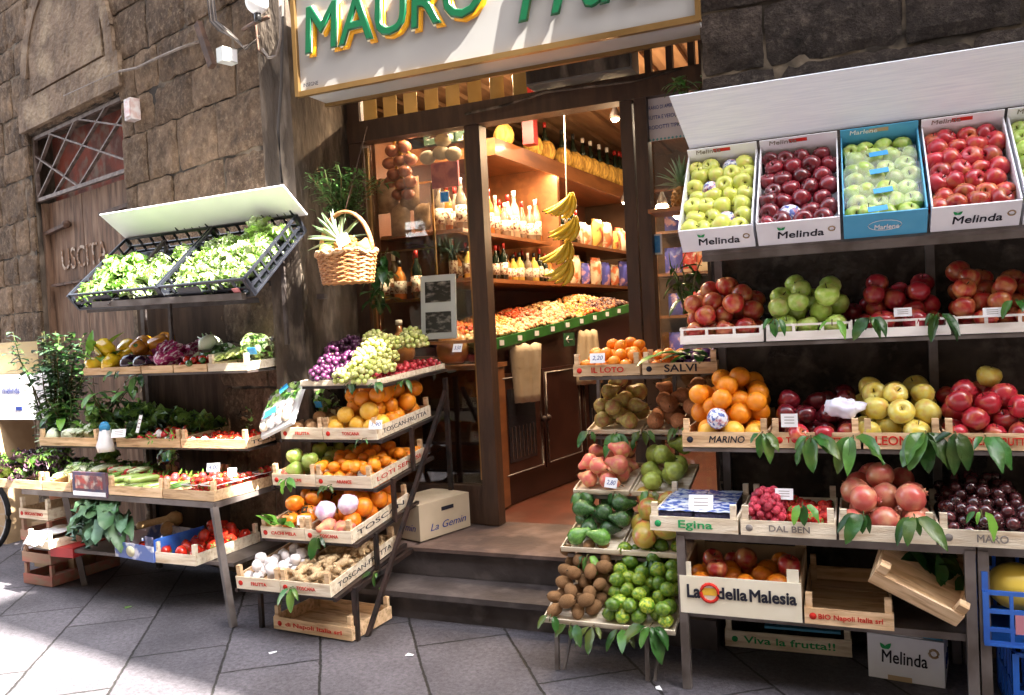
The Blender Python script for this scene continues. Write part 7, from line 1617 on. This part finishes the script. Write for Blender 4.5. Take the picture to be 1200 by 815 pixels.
# poster in the narrow pane
ps_ = thing('poster', 'white paper notice with a patterned border and navy lines on the narrow pane', 'poster', Matrix.Translation(oY(776, 137, YF - .01)))
m = MB(); m.box((0, 0, 0), (.30, .002, .26), pm('pinkish_paper', (.62, .56, .55), (.58, .52, .52), 3, .6)); b_ = m.build('sheet', ps_)
for k, tx in enumerate(('ORARIO DI APERTURA', 'FRUTTA E VERDURA', 'PRODOTTI TIPICI')): lettering(tx, .03, INKB, b_, (0.01, -.0018, .055 - .055 * k), 'front', .0, 0, 0, 'lettering', .2)
m = MB(); TEAL = pm('teal_border', (.12, .36, .34), None, rough=.6)
for k in range(14): m.box((-.14 + .0215 * k, -.0016, .122), (.011, .001, .012), TEAL, (0, radians(45), 0)); m.box((-.14 + .0215 * k, -.0016, -.122), (.011, .001, .012), TEAL, (0, radians(45), 0))
for k in range(11): m.box((-.143, -.0016, -.11 + .022 * k), (.011, .001, .012), TEAL, (0, radians(45), 0))
m.build('border_pattern', ps_)
# narrow pane: hanging pineapple and odds
pineapple(Matrix.Translation(oY(799, 228, 4.30) - Vector((0, 0, .03))) @ Matrix.Scale(.78, 4), 'pineapple standing beside the tilted box of yellow green apples')
m = MB(); m.box((0, 0, 0), (.30, .22, .02), WRM); o = m.build('small_ledge'); o.matrix_world = Matrix.Translation(oY(797, 225, 4.30) - Vector((0, -.0, .10))); tag(o, 'small wooden ledge carrying the pineapple at the narrow pane', 'ledge')

# ================================================================ fittings on the stone wall
def oLw(px, py, off): d = ray(px, py); o = LW(0, 0, off); n = Vector((nl.x, nl.y, 0)); return CP + d * ((Vector((o.x, o.y, 0)) - Vector((CP.x, CP.y, 0))).dot(n) / d.dot(n))
WIRE = pm('grey_wire', (.22, .18, .15), (.16, .13, .11), 20, .6); WIRD = pm('dark_wire', (.07, .06, .055), None, rough=.6)
m = MB(); m.tube([oLw(x, y, .03) for x, y in ((75, 113), (110, 97), (140, 84), (160, 80), (185, 68), (210, 57), (236, 48))], .009, WIRE, 6); tag(m.build('cable'), 'long pale cable running down along the neighbouring stone wall', 'cable')
m = MB(); m.bar(oLw(232, 28, .05), oLw(249, 78, .05), .035, IRON, .05); o = tag(m.build('bracket'), 'rusty iron bracket at the upper stone wall beside the small meter box', 'bracket')
p = oLw(266, 66, .09); t = thing('meter_box', 'small white and grey electric box hanging from wires on the stone wall', 'electric box', Matrix.Translation(p) @ Matrix.Rotation(atan2(ul.y, ul.x), 4, 'Z'))
m = MB(); m.box((0, 0, 0), (.07, .10, .085), pm('grey_box', (.5, .5, .46), None, rough=.4)); m.build('box_body', t); m = MB(); m.box((.037, 0, 0), (.006, .085, .07), WHITEP); m.build('cover', t)
p = oLw(155, 129, .04); t = thing('junction_box', 'pale square junction box beside the grille of the old door', 'electric box', Matrix.Translation(p) @ Matrix.Rotation(atan2(ul.y, ul.x), 4, 'Z')); m = MB(); m.box((0, 0, 0), (.10, .07, .15), pm('dirty_white_box', (.50, .46, .44), (.42, .30, .27), 20, .5)); m.build('box_body', t); m = MB(); m.box((0, -.038, 0), (.075, .006, .11), pm('dirty_white_lid', (.55, .5, .48), (.5, .3, .28), 30, .5)); m.build('cover', t)
for k in range(5):
    m = MB(); pts = [oLw(243 + k * 2, 0, .05), oLw(246 + 2 * k, 25, .06), oLw(256 + 3 * k, 36, .06 + .01 * k), oLw(272 + 2 * k, 44 + k, .07), oLw(284 + k, 55 + k, .06), oLw(300 + k, 50 - 2 * k, .05)]; 
    m.tube(pts, .0035 + .001 * (k % 2), WIRE if k % 2 else WIRD, 5); tag(m.build('wire'), 'loose wire in the tangle hanging under the white globe lamp', 'wire', 'tangled wires under the globe lamp')
m = MB(); m.tube([oLw(328, 0, .05), oLw(329, 45, .05), oLw(324, 66, .06), oLw(315, 68, .06), (oLw(308, 58, .05))], .008, WIRE, 6); tag(m.build('cable'), 'pale looping cable beside the left end of the shop sign', 'cable')
m = MB(); m.tube([oLw(331, 0, .03), oLw(330, 100, .03), oLw(326, 150, .03), oLw(330, 215, .03)], .010, WIRD, 6); tag(m.build('cable'), 'dark vertical cable running down the edge of the stone pier', 'cable')
m = MB(); m.tube([oLw(285, 35, .05), oLw(300, 26, .08), oLw(315, 20, .08)], .012, IRON, 6)
m.tube([oLw(300, 30, .05), oLw(303, 60, .06), oLw(312, 66, .05)], .006, IRON, 5); tag(m.build('lamp_bracket'), 'rusty scrolled iron bracket below the globe lamp', 'bracket')
p = oLw(301, 3, .12); t = thing('globe_lamp', 'white globe lamp on the wall left of the sign', 'lamp', Matrix.Translation(p)); m = MB(); m.ball((0, 0, .0), .066, pm('white_globe', (.85, .86, .88), None, rough=.3), 16, 10); m.build('globe', t); m = MB(); m.lathe([(.02, -.11), (.02, -.058)], CPB, 8); m.build('fitting', t)
# wrapped mushroom tray leaning by the small tomatoes, loose scraps on the paving
p0 = oY(303, 512, 3.66)
T = Matrix.Translation(Vector((p0.x, 3.70, .965))) @ Matrix.Rotation(radians(-22), 4, 'Y') @ Matrix.Rotation(radians(42), 4, 'X')
t = thing('mushroom_tray', 'film wrapped tray of white mushrooms leaning up beside the uppermost crate step', 'tray', T)
m = MB(); m.box((.12, .17, .012), (.24, .34, .02), pm('white_foam_tray', (.8, .8, .82), None, rough=.5)); m.build('foam_tray', t)
for i in range(4):
    for j in range(3):
        m = MB(); m.ball((.035 + .056 * i, .045 + .055 * j, .045), .030, GARL if (i + j) % 3 else MATS['mushroom_cap'], 10, 7, (1, 1, .8)); m.build('mushroom', t)
m = MB(); rn = random.Random(2)
for k in range(40): m.leaf((rn.uniform(.02, .22), rn.uniform(.2, .32), .03), (rn.uniform(-1, 1), rn.uniform(-1, 1), .5), .05, .03, (LETD, LET, LEAF)[k % 3], .5, 4)
m.build('herbs', t)
m = MB(); nx, ny = 14, 18; vs = []; fs = []
for j in range(ny + 1):
    for i in range(nx + 1):
        u = i / nx; v = j / ny; vs.append((-.004 + u * .248, -.004 + v * .348, .02 + .06 * min(1, 8 * min(u, 1 - u, v, 1 - v)) + .008 * noise.noise(Vector((u * 9, v * 12, 1)))))
for j in range(ny):
    for i in range(nx): k = j * (nx + 1) + i; fs.append((k, k + 1, k + nx + 2, k + nx + 1))
m.add(vs, fs, BAGM, True); m.build('clear_film', t)
m = MB(); m.box((.10, .10, .085), (.09, .06, .002), MATS['blue_sticker'], (0, 0, .1)); m.box((.15, .27, .085), (.06, .05, .002), MATS['blue_sticker'], (0, 0, .5)); m.build('blue_label', t)
for k, (px, py) in enumerate(((480, 768), (150, 712), (772, 807), (448, 690), (320, 765))):
    z = .003 if k != 3 else .153; p = oZ(px, py, z); m = MB(); m.add([(-.02, -.012, 0), (.022, -.008, .003), (.018, .012, 0), (-.015, .014, .004)], [(0, 1, 2, 3)], WHITEP if k % 2 == 0 else LEAFL); o = m.build('paper_scrap' if k % 2 == 0 else 'fallen_leaf'); o.matrix_world = Matrix.Translation(p) @ Matrix.Rotation(k, 4, 'Z'); tag(o, ['tiny white paper scrap on the paving in front of the crate stand', 'small green leaf scrap on the paving before the vegetable table', 'tiny white paper scrap on the paving near the big rack leg', 'small yellowish scrap lying on the lower step', 'tiny white scrap on the paving nearest the bottom edge'][k], 'scrap')
# ================================================================ more small produce on the left-hand stand
def crate_T(label):
    o = [q for q in COL.objects if q.get('label') == label][0]; return o.matrix_world.copy() if False else o.matrix_basis.copy()
T = crate_T('wooden crate of green beans behind the dark printed carton')
heap(T, 'radish', 60, (0, .26, .22, .5), rise(.12, .18), 'red radish behind the beans of the printed carton', 'radishes behind the beans', 91)
T = crate_T('wooden crate of bagged pale leeks next to the dark purple salad')
heap(T, 'lettuce_green', 5, (0, .26, .25, .5), flat(.2), 'small green lettuce behind the pale leeks', 'green lettuces behind the leeks', 92, scale=.75)
vegbag(T @ Vector((.12, .16, .10)), (.09, .07, .05), .2, 'clear bag of pale salad lying on the leeks', 21, .2, FEN, stick=False)
T = crate_T('wooden crate of pale courgettes and beans under the radishes')
vegbag(T @ Vector((.14, .33, .17)), (.07, .05, .04), .5, 'small clear bag with a blue label on the radishes', 22, .3, DARKV)
T = crate_T('wooden crate of radishes below the big dark cabbages')
heap(T, 'tomato_small', 34, (.14, .40, .12, .42), rise(.12, .2), 'small red tomato behind the radishes on the middle shelf', 'small tomatoes behind the radishes', 93)
T = crate_T('wooden crate of fennel and greens at the outer end of the middle shelf')
for k in range(4): bunch(T, 'small bunch of spring greens beside the fennel', FEN, 7, .14, .007, .20 + .05 * k, .02 + .02 * k, .06, -.3 + .2 * k, 140 + k, .3, 'spring_greens', 'greens', LEAFM, .5, 'spring greens beside the fennel')
T = crate_T('wooden crate of courgettes and fennel beside the radicchio')
heap(T, 'tomato_small', 16, (.0, .22, .0, .14), flat(.09), 'small red tomato in front of the dark courgettes', 'small tomatoes before the courgettes', 94)
T = crate_T('wooden crate of small tomatoes and onions beside the boxed mushrooms')
vegbag(T @ Vector((.25, .36, .12)), (.10, .07, .07), .1, 'clear bag of brown and green produce behind the small tomatoes', 24, .4, SPUD, stick=False)
T = crate_T('printed crate of kiwis and bagged herbs on the uppermost crate step')
vegbag(T @ Vector((.10, .30, .16)), (.09, .07, .08), .1, 'clear bag of herbs behind the potatoes on the uppermost crate step', 25, .4, LETD)
# price cards with figures
def price(p, txt, label, yaw=0, w_=.075, h_=.05, tilt=72):
    t = thing('price_card', label, 'price card', Matrix.Translation(p) @ Euler((radians(tilt - 90), 0, yaw)).to_matrix().to_4x4(), 'handwritten price cards')
    m = MB(); m.box((0, 0, 0), (w_, .0015, h_), WHITEP); b = m.build('card_sheet', t); lettering(txt, h_ * .62, INKB, b, (0, -.0012, 0), 'front', 0, .2, 0, 'lettering', w_ * .7, .0003)
for (px, py, Y, tx, lb_, yw) in ((356, 610, 3.5, '1,80', 'white price card among the persimmons', .2), (425, 553, 3.68, '2,50', 'white price card leaning on the mandarins of the second crate step', -.3), (440, 498, 3.74, '1,90', 'white price card at the corner of the sunlit oranges', .2), (716, 566, 3.76, '2,80', 'white price card at the corner of the rosy pear tray', -.4), (536, 408, 4.3, '3,50', 'white price card at the far corner of the cherries', -.3), (700, 420, 3.86, '2,20', 'white price card between the small mandarins', .1), (250, 548, 3.5, '4,00', 'white price card before the front punnets', .4)):
    price(oY(px, py, Y), tx, lb_, yw)
